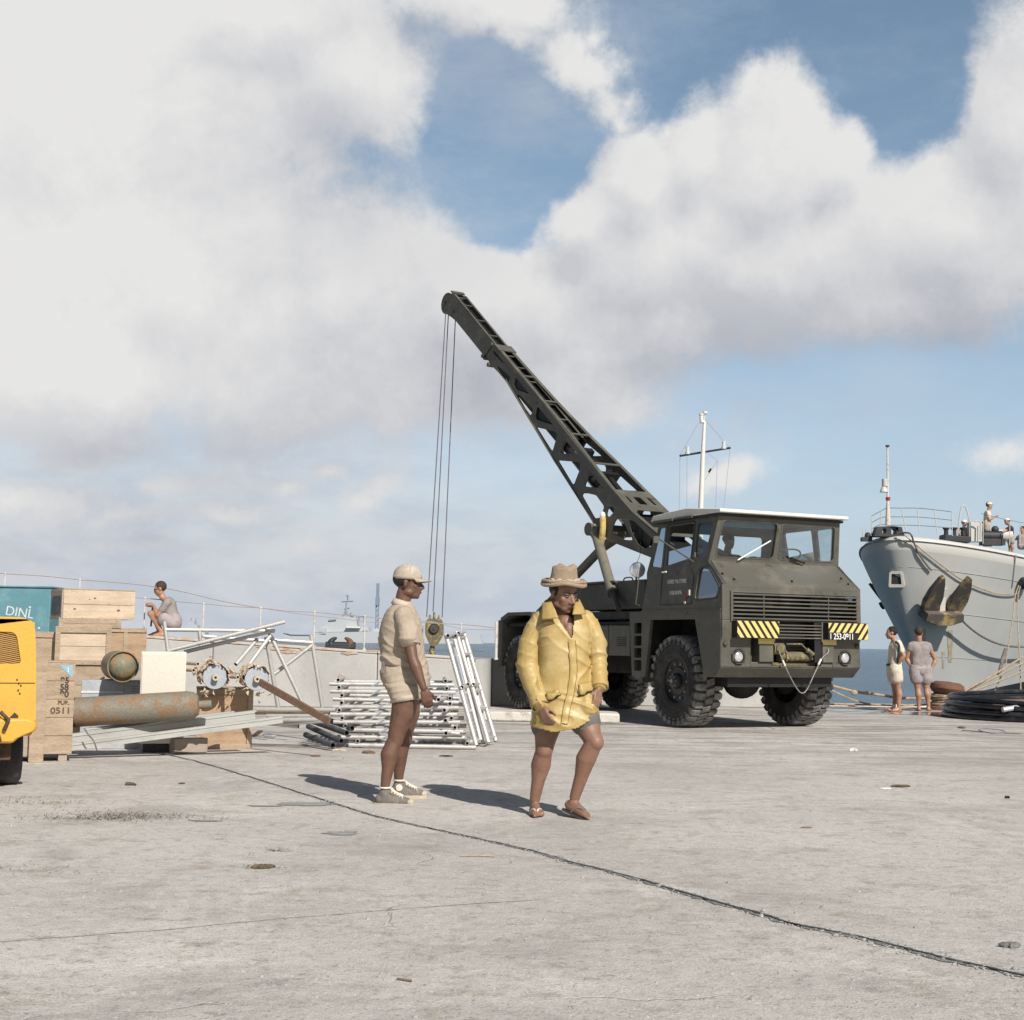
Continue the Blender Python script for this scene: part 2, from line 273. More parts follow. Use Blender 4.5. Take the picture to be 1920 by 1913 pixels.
# ------------------------------------------------------------------ mesh helpers
class MB:
    def __init__(s): s.v = []; s.f = []; s.mi = []; s.cur = 0
    def add(s, vs, fs, M=None):
        k = len(s.v)
        s.v += [(M @ V(p)) if M else V(p) for p in vs]
        s.f += [tuple(i+k for i in f) for f in fs]; s.mi += [s.cur]*len(fs); return s
    def box(s, a, c, M=None):
        x0, y0, z0 = a; x1, y1, z1 = c
        if x0 > x1: x0, x1 = x1, x0
        if y0 > y1: y0, y1 = y1, y0
        if z0 > z1: z0, z1 = z1, z0
        return s.add([(x0, y0, z0), (x1, y0, z0), (x1, y1, z0), (x0, y1, z0), (x0, y0, z1), (x1, y0, z1), (x1, y1, z1), (x0, y1, z1)],
              [(3, 2, 1, 0), (4, 5, 6, 7), (0, 1, 5, 4), (1, 2, 6, 5), (2, 3, 7, 6), (3, 0, 4, 7)], M)
    def bar(s, p, q, w, h, up=(0, 0, 1)):
        """rectangular bar from p to q"""
        p = V(p); q = V(q); d = (q-p).normalized(); x = d.cross(V(up))
        if x.length < 1e-4: x = d.cross(V((1, 0, 0)))
        x.normalize(); y = x.cross(d)
        vs = [pp+x*(a*w/2)+y*(c*h/2) for pp in (p, q) for a, c in ((-1, -1), (1, -1), (1, 1), (-1, 1))]
        return s.add(vs, [(3, 2, 1, 0), (4, 5, 6, 7), (0, 1, 5, 4), (1, 2, 6, 5), (2, 3, 7, 6), (3, 0, 4, 7)])
    def tube(s, pts, r, n=10, cap=True, rs=None, hollow=False):
        pts = [V(p) for p in pts]; k = len(pts); rings = []
        d0 = (pts[1]-pts[0]).normalized(); x = d0.cross(V((0, 0, 1)))
        if x.length < 1e-3: x = d0.cross(V((1, 0, 0)))
        x.normalize(); vs = []
        for i, p in enumerate(pts):
            d = (pts[min(i+1, k-1)]-pts[max(i-1, 0)]).normalized()
            x = (x-d*x.dot(d)).normalized(); y = d.cross(x); rr = rs[i] if rs else r
            for j in range(n):
                a = 2*math.pi*j/n; vs.append(p+x*(rr*math.cos(a))+y*(rr*math.sin(a)))
        fs = [(i*n+j, i*n+(j+1) % n, (i+1)*n+(j+1) % n, (i+1)*n+j) for i in range(k-1) for j in range(n)]
        if cap: fs += [tuple(range(n-1, -1, -1)), tuple(range((k-1)*n, k*n))]
        return s.add(vs, fs)
    def pipe(s, p, q, r, t=.006, n=14, bore=1):
        """open tube with dark bore (material slot 1)"""
        p = V(p); q = V(q); d = (q-p).normalized(); x = d.cross(V((0, 0, 1)))
        if x.length < 1e-3: x = d.cross(V((1, 0, 0)))
        x.normalize(); y = d.cross(x); vs = []
        for c_, rr in ((p, r), (q, r), (q, r-t), (q-d*.06, r-t), (p, r-t), (p+d*.06, r-t)):
            vs += [c_+x*(rr*math.cos(2*math.pi*j/n))+y*(rr*math.sin(2*math.pi*j/n)) for j in range(n)]
        def rg(a, c_): return [(a*n+j, a*n+(j+1) % n, c_*n+(j+1) % n, c_*n+j) for j in range(n)]
        s.add(vs, rg(0, 1)+rg(1, 2)+rg(4, 0)); k = len(s.v)-len(vs)
        cur = s.cur; s.cur = bore
        s.f += [tuple(i+k for i in f) for f in rg(2, 3)+rg(5, 4)+[tuple(range(3*n, 4*n)), tuple(range(6*n-1, 5*n-1, -1))]]
        s.mi += [bore]*(2*n+2); s.cur = cur; return s
    def lathe(s, prof, M=None, n=32, closed=False):
        """prof: (radius, x) pairs revolved about the x axis"""
        vs = [(x, r*math.cos(2*math.pi*j/n), r*math.sin(2*math.pi*j/n)) for r, x in prof for j in range(n)]; k = len(prof)
        fs = [(i*n+j, (i+1)*n+j, (i+1)*n+(j+1) % n, i*n+(j+1) % n) for i in range(k-1) for j in range(n)]
        if not closed: fs += [tuple(range(n)), tuple(range(k*n-1, (k-1)*n-1, -1))]
        return s.add(vs, fs, M)
    def cyl(s, p, q, r, n=20, r2=None): return s.tube([p, q], r, n, True, [r, r if r2 is None else r2])
    def prism(s, outer, holes, fn, t0, t1):
        """plate with holes: outline in 2D, fn(a, b, t) gives the 3D point"""
        loops = [outer]+list(holes)
        tris = tessellate_polygon([[V((a, c, 0)) for a, c in l] for l in loops])
        flat = [p for l in loops for p in l]; n = len(flat)
        def area(l): return sum(l[i][0]*l[(i+1) % len(l)][1]-l[(i+1) % len(l)][0]*l[i][1] for i in range(len(l)))
        vs = [fn(a, c, t0) for a, c in flat]+[fn(a, c, t1) for a, c in flat]; fs = []
        for t in tris:
            a, b_, c = (V((*flat[i], 0)) for i in t)
            if (b_-a).cross(c-a).z < 0: t = (t[0], t[2], t[1])
            fs += [tuple(reversed(t)), tuple(i+n for i in t)]
        k = 0
        for li, l in enumerate(loops):
            m = len(l); ccw = area(l) > 0
            if li: ccw = not ccw
            for i in range(m):
                a, b_ = k+i, k+(i+1) % m
                fs.append((a, b_, b_+n, a+n) if ccw else (b_, a, a+n, b_+n))
            k += m
        k0 = len(s.v); s.add(vs, fs)
        return s
    def ball(s, c, r, n=12, m=8, M=None):
        if not isinstance(r, (tuple, list)): r = (r, r, r)
        c = V(c); vs = [V((0, 0, -r[2]))]
        for i in range(1, m):
            a = math.pi*i/m-math.pi/2
            vs += [V((r[0]*math.cos(a)*math.cos(2*math.pi*j/n), r[1]*math.cos(a)*math.sin(2*math.pi*j/n), r[2]*math.sin(a))) for j in range(n)]
        vs.append(V((0, 0, r[2])))
        if M: vs = [M @ p for p in vs]
        vs = [p+c for p in vs]; fs = [(0, 1+(j+1) % n, 1+j) for j in range(n)]
        for i in range(m-2): fs += [(1+i*n+j, 1+i*n+(j+1) % n, 1+(i+1)*n+(j+1) % n, 1+(i+1)*n+j) for j in range(n)]
        L_ = len(vs)-1; fs += [(L_, 1+(m-2)*n+j, 1+(m-2)*n+(j+1) % n) for j in range(n)]
        return s.add(vs, fs)
    def cap(s, p, q, r1, r2, n=14):
        """tapered capsule"""
        p = V(p); q = V(q); L_ = (q-p).length; d = (q-p).normalized() if L_ > 1e-6 else V((0, 0, 1)); pts = []; rs = []
        for i in range(1, 5): a = math.pi/2*(1-i/4+.001); pts.append(p-d*(r1*math.sin(a))); rs.append(max(r1*math.cos(a), r1*.02))
        for i in range(0, 4): a = math.pi/2*(i/4); pts.append(q+d*(r2*math.sin(a))); rs.append(r2*math.cos(a))
        pts.append(q+d*r2*.998); rs.append(r2*.03)
        return s.tube(pts, 0, n, True, rs)
    def chain(s, pts, rs, n=14):
        for i in range(len(pts)-1): s.cap(pts[i], pts[i+1], rs[i], rs[i+1], n)
        return s
FR = {}
def frame(o): return FR.get(o.name, M4.Identity(4))
def props(o, label, cat, group=None, kind=None):
    if label: o['label'] = label
    if cat: o['category'] = cat
    if group: o['group'] = group
    if kind: o['kind'] = kind
def thing(name, label, cat, loc=(0, 0, 0), rz=0, group=None):
    o = bpy.data.objects.new(name, None); C.objects.link(o); o.empty_display_size = .2
    o.location = loc; o.rotation_euler = (0, 0, rz); FR[o.name] = M4.Translation(loc) @ M4.Rotation(rz, 4, 'Z')
    props(o, label, cat, group); return o
def link(name, me, mats, parent, world, smooth, bevel, loc=None, rz=0):
    for m in (mats if isinstance(mats, (list, tuple)) else [mats]): me.materials.append(MT[m] if isinstance(m, str) else m)
    o = bpy.data.objects.new(name, me); C.objects.link(o)
    if parent is not None:
        o.parent = parent; FR[o.name] = frame(parent)
        if world: me.transform(frame(parent).inverted())
    elif loc is not None:
        T = M4.Translation(loc) @ M4.Rotation(rz, 4, 'Z')
        if world: me.transform(T.inverted())
        o.location = loc; o.rotation_euler = (0, 0, rz); FR[o.name] = T
    if bevel:
        md = o.modifiers.new('bevel', 'BEVEL'); md.width = bevel; md.segments = 2; md.limit_method = 'ANGLE'; md.angle_limit = R(38)
    if smooth:
        for p in me.polygons: p.use_smooth = True
        if smooth is not True: me.set_sharp_from_angle(angle=R(smooth))
    return o
def build(mb, name, mats, parent=None, world=False, smooth=35, bevel=0, fixn=True, loc=None, rz=0):
    me = bpy.data.meshes.new(name); me.from_pydata([tuple(p) for p in mb.v], [], mb.f); me.update()
    for i, p in enumerate(me.polygons): p.material_index = mb.mi[i]
    if fixn:
        bm = bmesh.new(); bm.from_mesh(me); bmesh.ops.recalc_face_normals(bm, faces=bm.faces); bm.to_mesh(me); bm.free()
    return link(name, me, mats, parent, world, smooth, bevel, loc, rz)
def solo(mb, name, label, cat, mats, loc, group=None, kind=None, **kw):
    o = build(mb, name, mats, None, True, loc=loc, **kw); props(o, label, cat, group, kind); return o
def remesh(mb, name, mats, parent=None, voxel=.01, smooth=3, world=False, disp=None, fac=.5, loc=None):
    me = bpy.data.meshes.new('tmp'); me.from_pydata([tuple(p) for p in mb.v], [], mb.f); me.update()
    bm = bmesh.new(); bm.from_mesh(me); bmesh.ops.recalc_face_normals(bm, faces=bm.faces); bm.to_mesh(me); bm.free()
    t = bpy.data.objects.new('tmp', me); C.objects.link(t)
    md = t.modifiers.new('r', 'REMESH'); md.mode = 'VOXEL'; md.voxel_size = voxel
    if smooth: ms = t.modifiers.new('s', 'SMOOTH'); ms.factor = fac; ms.iterations = smooth
    dg = bpy.context.evaluated_depsgraph_get(); dg.update()
    m2 = bpy.data.meshes.new_from_object(t.evaluated_get(dg)); m2.name = name
    bpy.data.objects.remove(t); bpy.data.meshes.remove(me); m2.materials.clear()
    if disp:
        ns = [v.normal.copy() for v in m2.vertices]
        for v, n_ in zip(m2.vertices, ns): v.co = V(v.co)+n_*disp(V(v.co), n_)
        m2.update()
    return link(name, m2, mats, parent, world, True, 0, loc)
def text(s, name, matn, parent, M, size, ext=.001, font_scale_x=1.0, label=None, bold=0.0):
    cu = bpy.data.curves.new('t', 'FONT'); cu.body = s; cu.size = size; cu.extrude = ext; cu.align_x = 'LEFT'; cu.offset = bold
    t = bpy.data.objects.new('t', cu); C.objects.link(t)
    dg = bpy.context.evaluated_depsgraph_get(); dg.update()
    me = bpy.data.meshes.new_from_object(t.evaluated_get(dg)); me.name = name; me.materials.clear()
    bpy.data.objects.remove(t)
    me.transform(M @ M4.Diagonal((font_scale_x, 1, 1, 1)))
    return link(name, me, matn, parent, False, False, 0)
def rpoly(pts, r=.03, n=4):
    """round the corners of a 2D polygon"""
    out = []; k = len(pts)
    for i in range(k):
        p0, p, p1 = (V((*pts[j % k], 0)) for j in (i-1, i, i+1))
        a = (p0-p); c = (p1-p); rr = min(r, a.length*.45, c.length*.45); a = p+a.normalized()*rr; c = p+c.normalized()*rr
        for j in range(n+1):
            t = j/n; q = a*(1-t)**2+p*2*t*(1-t)+c*t*t; out.append((q.x, q.y))
    return out
def clone(src, parent=None):
    o = src.copy(); C.objects.link(o); o.parent = parent; FR[o.name] = frame(parent) if parent else FR.get(src.name, M4.Identity(4))
    for ch in [c_ for c_ in src.children]: clone(ch, o)
    return o
def sag(p, q, s, n=14):
    p = V(p); q = V(q); return [p.lerp(q, i/n)-V((0, 0, s*4*(i/n)*(1-i/n))) for i in range(n+1)]
def smoothpts(pts, n=6):
    pts = [V(p) for p in pts]; out = []
    for i in range(len(pts)-1):
        a, b_, c, d = pts[max(i-1, 0)], pts[i], pts[i+1], pts[min(i+2, len(pts)-1)]
        for j in range(n):
            t = j/n; out.append(.5*((2*b_)+(c-a)*t+(2*a-5*b_+4*c-d)*t*t+(3*b_-a-3*c+d)*t**3))
    return out+[pts[-1]]
random.seed(7)
# ================================================================== SETTING: quay, sea, wall
QY = 29.2      # quay edge
mg = bpy.data.materials.new('quay_concrete'); mg.use_nodes = True; t = mg.node_tree; b = NB(t); bs = t.nodes['Principled BSDF']
co = b.n('ShaderNodeTexCoord').outputs['Object']
st = b.vm('MULTIPLY', co, (.55, 1.0, 1))
c = b.mix(b.mr(b.noise(co, .22, 6, .6), .38, .62), (.580, .548, .512), (.500, .472, .442))
c = b.mix(b.mr(b.noise(b.vm('MULTIPLY', co, (.8, 1, 1)), .85, 10, .72, .4), .47, .66, 0, .75), c, (.385, .362, .340))     # grey film
c = b.mix(b.mr(b.noise(b.vm('ADD', co, (31, 7, 0)), .6, 9, .75, .8), .53, .70, 0, .8), c, (.68, .645, .60))       # bleached patches
c = b.mix(b.mr(b.noise(b.vm('ADD', co, (3, 17, 0)), 2.6, 9, .8), .52, .64, 0, .75), c, (.38, .325, .275))  # brown dirt
c = b.mix(b.mr(b.noise(b.vm('ADD', co, (13, 1, 0)), 6.5, 8, .8), .54, .63, 0, .6), c, (.27, .255, .24))    # small dark scuffs
sepy = b.n('ShaderNodeSeparateXYZ', {0: co}).outputs[1]
far = b.mr(sepy, 11, 20)
c = b.mix(b.m('MULTIPLY', far, b.mr(b.noise(b.vm('MULTIPLY', co, (.35, 1.6, 1)), 1.3, 9, .75), .44, .60, 0, .9)), c, (.26, .235, .212))  # tyre and oil marks near the ships
c = b.mix(b.m('MULTIPLY', b.mr(sepy, 14, 20), b.mr(b.noise(b.vm('MULTIPLY', co, (.4, 1.5, 1)), 1.9, 9, .75), .54, .64, 0, .9)), c, (.64, .60, .55))
sp = b.mr(b.noise(co, 30, 6, .8), .56, .64); c = b.mix(b.m('MULTIPLY', sp, .8), c, (.21, .19, .175))
sp = b.mr(b.noise(b.vm('ADD', co, (9, 2, 4)), 12, 6, .8), .60, .66); c = b.mix(b.m('MULTIPLY', sp, .7), c, (.22, .20, .18))
sp = b.mr(b.noise(b.vm('ADD', co, (5, 5, 5)), 46, 4, .7), .60, .68); c = b.mix(b.m('MULTIPLY', sp, .75), c, (.72, .685, .63))
gf = b.mr(b.noise(co, 100, 5, .8), .28, .72, .62, 1.38, False)
c = b.n('ShaderNodeVectorMath', {0: c, 3: gf}, operation='SCALE').outputs[0]
gf = b.mr(b.noise(co, 11, 8, .78), .3, .7, .84, 1.16, False)
c = b.n('ShaderNodeVectorMath', {0: c, 3: gf}, operation='SCALE').outputs[0]
# hair cracks
vo = b.n('ShaderNodeTexVoronoi', {'Vector': b.vm('ADD', b.vm('MULTIPLY', co, (.22, .35, 0)), b.vm('MULTIPLY', b.noise(co, 3, 4, .6, color=True), (.10, .10, 0))), 'Scale': 1.0}, feature='DISTANCE_TO_EDGE').outputs[0]
ck = b.mr(vo, .0008, .0035, 1, 0); ck = b.m('MULTIPLY', ck, b.mr(b.noise(co, .6, 3, .5), .5, .6)); c = b.mix(b.m('MULTIPLY', ck, .2), c, (.15, .145, .14))
b.put(bs.inputs['Base Color'], c); bs.inputs['Roughness'].default_value = .93; bs.inputs['Specular IOR Level'].default_value = .25
h = b.m('ADD', b.m('MULTIPLY', b.noise(co, 6, 6, .7), 1.0), b.m('ADD', b.m('MULTIPLY', b.noise(co, 60, 5, .75), .55), b.m('MULTIPLY', ck, -.4)))
b.put(bs.inputs['Normal'], b.n('ShaderNodeBump', {'Height': h, 'Strength': .75, 'Distance': .018}).outputs[0])
MT['quay'] = mg
m = MB(); X0, X1, Y0 = -260, 260, -120
m.add([(X0, Y0, 0), (X1, Y0, 0), (X1, QY, 0), (X0, QY, 0), (X0, QY, -6), (X1, QY, -6)], [(0, 1, 2, 3), (3, 2, 5, 4)])
o = build(m, 'quay', 'quay', fixn=False, smooth=False); o['kind'] = 'structure'
# stone coping along the quay edge
m = MB()
x = -40
while x < 60:
    L_ = random.uniform(1.6, 2.4); m.box((x+.01, QY-.55, -.3), (x+L_-.01, QY+.06, .035+random.uniform(0, .01))); x += L_
o = build(m, 'quay_coping', 'kerb', bevel=.02); o['kind'] = 'structure'
# sea
ms = bpy.data.materials.new('sea_water'); ms.use_nodes = True; t = ms.node_tree; b = NB(t); bs = t.nodes['Principled BSDF']
co = b.n('ShaderNodeTexCoord').outputs['Object']
c = b.mix(b.mr(b.noise(b.vm('MULTIPLY', co, (.35, 1, 1)), .06, 6, .6), .35, .65), (.030, .075, .125), (.050, .110, .165))
b.put(bs.inputs['Base Color'], c); bs.inputs['Roughness'].default_value = .22; bs.inputs['IOR'].default_value = 1.33
h = b.m('ADD', b.m('MULTIPLY', b.noise(b.vm('MULTIPLY', co, (.5, 1, 1)), .55, 7, .68, .3), 1.0), b.m('MULTIPLY', b.noise(b.vm('MULTIPLY', co, (.6, 1, 1)), 3.2, 5, .65), .28))
b.put(bs.inputs['Normal'], b.n('ShaderNodeBump', {'Height': h, 'Strength': 1.0, 'Distance': .9}).outputs[0])
MT['sea'] = ms
m = MB(); rows = [QY-2, 60, 150, 400, 1200, 4000, 12000, 34000]
for i in range(len(rows)-1):
    a, c_ = rows[i], rows[i+1]; m.add([(-max(300, a*2), a, -1.9), (max(300, a*2), a, -1.9), (max(300, c_*2), c_, -1.9), (-max(300, c_*2), c_, -1.9)], [(0, 1, 2, 3)])
o = build(m, 'sea', 'sea', fixn=False, smooth=False); o['kind'] = 'structure'
# sea wall: top slopes gently down to the right, rounded end, then it turns away
WY = 24.6
xa, xb = -11.0, -.39
def ztop(x): return 1.36+(x+9)*(0.91-1.36)/(8.6)
wl = thing('sea_wall', 'long pale concrete sea wall behind the cargo, cracked and stained with rust', 'wall', (xa, WY, 0))
def wallrun(m, pts, th, zf, x_off=0):
    for i in range(len(pts)-1):
        (ax, ay), (bx, by) = pts[i], pts[i+1]
        d = V((bx-ax, by-ay, 0)).normalized(); n_ = V((-d.y, d.x, 0))*th
        za, zb = zf(ax, ay), zf(bx, by); A = V((ax, ay, 0)); B = V((bx, by, 0))
        vs = [A, B, B+n_, A+n_, A+V((0, 0, za)), B+V((0, 0, zb)), B+n_+V((0, 0, zb)), A+n_+V((0, 0, za))]
        m.add(vs, [(3, 2, 1, 0), (4, 5, 6, 7), (0, 1, 5, 4), (1, 2, 6, 5), (2, 3, 7, 6), (3, 0, 4, 7)])
segs = [-11, -8.2, -5.3, -2.36, -.62]
for i in range(4):
    m = MB(); wallrun(m, [(segs[i]+.006, WY), (segs[i+1]-.006, WY)], .62, lambda x, y: ztop(x)-.05)
    build(m, 'wall_block', 'wall', wl, True, bevel=.02)
m = MB(); arc = [(-.62+.006, WY), (-.50, WY+.02), (-.42, WY+.08), (-.37, WY+.18), (-.35, WY+.32), (-.35, 27.19)]
n_ = len(arc); inner = [(-.614, WY+.62), (-.98, WY+.62), (-.98, WY+.62), (-.98, WY+.62), (-.98, WY+.63), (-.98, 27.19)]
vs = [(x, y, 0) for x, y in arc]+[(x, y, .9) for x, y in arc]+[(x, y, .9) for x, y in inner]+[(x, y, 0) for x, y in inner]
fs = [(i, i+1, n_+i+1, n_+i) for i in range(n_-1)]+[(n_+i, n_+i+1, 2*n_+i+1, 2*n_+i) for i in range(n_-1)]+[(2*n_+i, 2*n_+i+1, 3*n_+i+1, 3*n_+i) for i in range(n_-1)]+[(n_-1, 2*n_-1, 3*n_-1, 4*n_-1)]
m.add(vs, fs); build(m, 'wall_return', 'wall', wl, True, smooth=50, bevel=.015)
m = MB()
for i in range(4):
    a, c_ = segs[i]+.006, segs[i+1]-.006
    m.add([(a, WY-.012, ztop(a)-.046), (c_, WY-.012, ztop(c_)-.046), (c_, WY+.64, ztop(c_)-.046), (a, WY+.64, ztop(a)-.046),
           (a, WY-.012, ztop(a)), (c_, WY-.012, ztop(c_)), (c_, WY+.64, ztop(c_)), (a, WY+.64, ztop(a))],
          [(3, 2, 1, 0), (4, 5, 6, 7), (0, 1, 5, 4), (1, 2, 6, 5), (2, 3, 7, 6), (3, 0, 4, 7)])
build(m, 'wall_coping', 'wall_top', wl, True, bevel=.01)
# rust stains as thin weathered skins on the face (ragged outlines)
def blob(m, cx, cz, rx, rz_, y, n=26, seed=0, flat=False):
    pts = []
    for i in range(n):
        a = 2*math.pi*i/n; k = 1+.55*noise.noise(V((math.cos(a)*1.7+seed, math.sin(a)*1.7, seed*3.1)))+.25*noise.noise(V((math.cos(a)*5+seed, math.sin(a)*5, 1)))
        pts.append((cx+math.cos(a)*rx*k, y, cz+math.sin(a)*rz_*k) if not flat else (cx+math.cos(a)*rx*k, cz+math.sin(a)*rz_*k, y))
    m.add([((cx, y, cz) if not flat else (cx, cz, y))]+pts, [(0, 1+i, 1+(i+1) % n) for i in range(n)])
m = MB()
for k, (px, py, rx, rz_) in enumerate([(545, 1222, .16, .03), (520, 1217, .22, .022), (575, 1217, .12, .02), (655, 1224, .16, .03), (640, 1268, .05, .06), (652, 1275, .10, .018), (700, 1220, .12, .02), (500, 1213, .14, .018)]):
    p = P(px, py, WY-.02); blob(m, p.x, p.z, rx, rz_, WY-.0145-.0006*k, seed=k*1.3)
build(m, 'rust_streak', 'rust_stain', wl, True, fixn=False, smooth=False)
# low wall behind the truck and the limewashed kerb
m = MB(); m.box((-.345, 26.42, 0), (.72, 26.75, .90)); build(m, 'wall_return', 'wall', wl, True, bevel=.02)
m = MB(); x = -.34
while x < 4.2: m.box((x+.005, 27.2, 0), (x+1.95, 27.6, .875+.006*math.sin(x*9))); x += 1.96
solo(m, 'parapet', 'low white parapet wall glimpsed under the crane truck between its wheels', 'wall', 'wall', (2.6, 27.4, 0), bevel=.02)
m = MB(); pts = [(890, 1345), (1000, 1353), (1130, 1362)]
for i, (xa_, xb_) in enumerate([(-1.15, .02), (.03, .95)]):
    m.box((xa_, 21.1, 0), (xb_, 21.9, .15), M4.Translation((0, 0, 0)) @ M4.Rotation(R(-2), 4, 'Z'))
solo(m, 'kerb_stone', 'rough limewashed kerb stone lying in front of the sea wall end', 'kerb', 'kerb', (-.1, 21.5, 0), bevel=.03)
# expansion joint: a ragged tarred seam across the quay
jp = [(265, 1408, 3), (350, 1424, 4), (480, 1461, 4), (600, 1499, 5), (700, 1530, 5), (860, 1566, 6), (960, 1588, 7), (1040, 1610, 9), (1100, 1625, 10), (1200, 1651, 13), (1300, 1681, 15), (1400, 1709, 17), (1500, 1737, 18), (1600, 1757, 16), (1700, 1782, 17), (1800, 1806, 20), (1920, 1832, 20), (2100, 1872, 22)]
L2 = [(G(a, c_), w_*G(a, c_).y/FPX) for a, c_, w_ in jp]
cen = smoothpts([p for p, _ in L2], 26); wid = []
for i in range(len(L2)-1): wid += [L2[i][1]*(1-j/26)+L2[i+1][1]*j/26 for j in range(26)]
wid.append(L2[-1][1])
m = MB(); vs = []; n_ = len(cen)
for i, (p, w_) in enumerate(zip(cen, wid)):
    d = (cen[min(i+1, n_-1)]-cen[max(i-1, 0)]).normalized(); nn = V((-d.y, d.x, 0))
    wob = .018*noise.noise(p*3.1)+.010*noise.noise(p*13)
    a = w_*.8*(.75+.9*noise.noise(p*9+V((3, 0, 0)))+.6*noise.noise(p*31)); c_ = w_*.8*(.75+.9*noise.noise(p*9+V((0, 7, 0)))+.6*noise.noise(p*27))
    a = max(a, w_*.15); c_ = max(c_, w_*.15)
    q = p+nn*wob; vs += [q+nn*a+V((0, 0, .003)), q+nn*a*.3+V((0, 0, .006)), q-nn*c_*.3+V((0, 0, .005)), q-nn*c_+V((0, 0, .003))]
m.add(vs, [(4*i+j, 4*i+j+1, 4*i+5+j, 4*i+4+j) for i in range(n_-1) for j in range(3)])
o = build(m, 'expansion_joint', 'tar', fixn=True, smooth=False); o['kind'] = 'structure'
# dark crack line within the joint
m = MB(); vs = []
for i, (p, w_) in enumerate(zip(cen, wid)):
    d = (cen[min(i+1, n_-1)]-cen[max(i-1, 0)]).normalized(); nn = V((-d.y, d.x, 0))
    q = p+nn*(.018*noise.noise(p*3.1)+.010*noise.noise(p*13)+w_*.45*noise.noise(p*2.3)); a = w_*(.14+.22*abs(noise.noise(p*21)))
    vs += [q+nn*a+V((0, 0, .0085)), q-nn*a+V((0, 0, .0085))]
m.add(vs, [(2*i, 2*i+1, 2*i+3, 2*i+2) for i in range(n_-1)])
MT['crackd'] = mat('crack_dark', (.05, .052, .054), .95, c2=(.12, .12, .12), scale=20, grain=.3)
o = build(m, 'quay_crack', 'crackd', fixn=True, smooth=False); o['kind'] = 'structure'
# faint old pour line in the foreground: a very low ragged lip
m = MB(); cen2 = smoothpts([G(a, c_) for a, c_ in ((-60, 1772), (60, 1762), (200, 1752), (330, 1742), (470, 1728), (600, 1718), (720, 1708), (850, 1698), (1010, 1688))], 30); vs = []
for i, p in enumerate(cen2):
    w2_ = .0045*(.6+1.1*abs(noise.noise(p*11))); q = p+V((0, .012*noise.noise(p*6)+.004*noise.noise(p*40), .002)); vs += [q+V((0, w2_, 0)), q-V((0, w2_, 0))]
m.add(vs, [(2*i, 2*i+1, 2*i+3, 2*i+2) for i in range(len(cen2)-1)])
o = build(m, 'pour_line', 'tar2', fixn=True, smooth=False); o['kind'] = 'structure'
# pebbles and grit: uncountable, one object per material
def pebbles(name, matn, N, seed, smin, smax, region):
    random.seed(seed); m = MB()
    for _ in range(N):
        p = region(); s_ = random.uniform(smin, smax)*(1 if random.random() > .06 else 2.2); a = random.uniform(0, 6.28)
        vs = []
        for k in range(6):
            th = a+k*math.pi/3; rr = s_*random.uniform(.6, 1.1); vs.append(p+V((rr*math.cos(th), rr*.8*math.sin(th), 0)))
        hh = s_*random.uniform(.4, .8); top = [q*1.0+(p-q)*.45+V((0, 0, hh)) for q in vs]
        m.add(vs+top, [(k, (k+1) % 6, 6+(k+1) % 6, 6+k) for k in range(6)]+[tuple(range(6, 12))])
    o = build(m, name, matn, fixn=False, smooth=False); o['kind'] = 'stuff'; o['label'] = name.replace('_', ' ')+' scattered over the quay'; return o
def reg1():
    y = 4.2+26*random.random()**2.0; return V((random.uniform(-.42, .42)*y, y, 0))
def reg2():
    i = random.randrange(60, n_); return cen[i]+V((random.gauss(0, .03), random.gauss(0, .035), .002))
pebbles('grey_pebbles', 'stone', 2600, 3, .003, .008, reg1)
pebbles('white_pebbles', 'stone_white', 380, 4, .0018, .004, reg1)
pebbles('joint_grit', 'stone', 800, 5, .003, .008, reg2)
pebbles('joint_chips', 'stone_white', 110, 6, .002, .006, reg2)
# ================================================================== CRANE TRUCK
MT['olive_side'] = MT['olive']; MT['olive_leg'] = mat('olive_leg', (.19, .175, .135), .6, c2=(.14, .13, .10), scale=4, grain=.15)
MT['block_yel'] = mat('hook_yellow', (.36, .28, .08), .6, c2=(.08, .07, .05), scale=14, lo=.4, hi=.6)
MT['nutm'] = mat('nut_worn', (.30, .28, .25), .5, metal=.3, grain=.2)
MT['glass_dim'] = glassmat('dusty_glass', (.35, .40, .45), .55, .15)
TH = R(25); TP = (2.40, 20.30, 0); TW = 2.42
tk = thing('crane_truck', 'olive military crane truck with white cab roof and striped bumper panels', 'crane truck', TP, TH)
def sd_x(z): return 0 if z < 1.9 else (z-1.9)*.125          # tumblehome of the upper cab
def sidefn(side):
    def f(a, c_, t_):
        x = sd_x(c_)+t_; return V((x if side == 0 else TW-x, a, c_))
    return f
cab_out = [(.90, 1.715), (-1.255, 1.715), (-1.295, 2.06), (-.86, 2.41), (-1.00, 3.05), (.64, 3.05), (.80, 2.34)]
h_q = rpoly([(-.46, 2.47), (-.74, 2.47), (-.86, 2.97), (-.46, 2.97)], .05)
h_d = rpoly([(.30, 2.38), (.35, 2.98), (-.36, 2.98), (-.36, 2.47)], .04)
h_r = rpoly([(.43, 2.36), (.755, 2.40), (.625, 2.98), (.44, 2.98)], .04)
h_l = rpoly([(-.60, 1.86), (-1.16, 1.88), (-1.20, 2.02), (-.88, 2.31), (-.64, 2.30)], .06)
m = MB()
for s_ in (0, 1): m.prism(cab_out, [h_q, h_d, h_r, h_l], sidefn(s_), 0, .045)
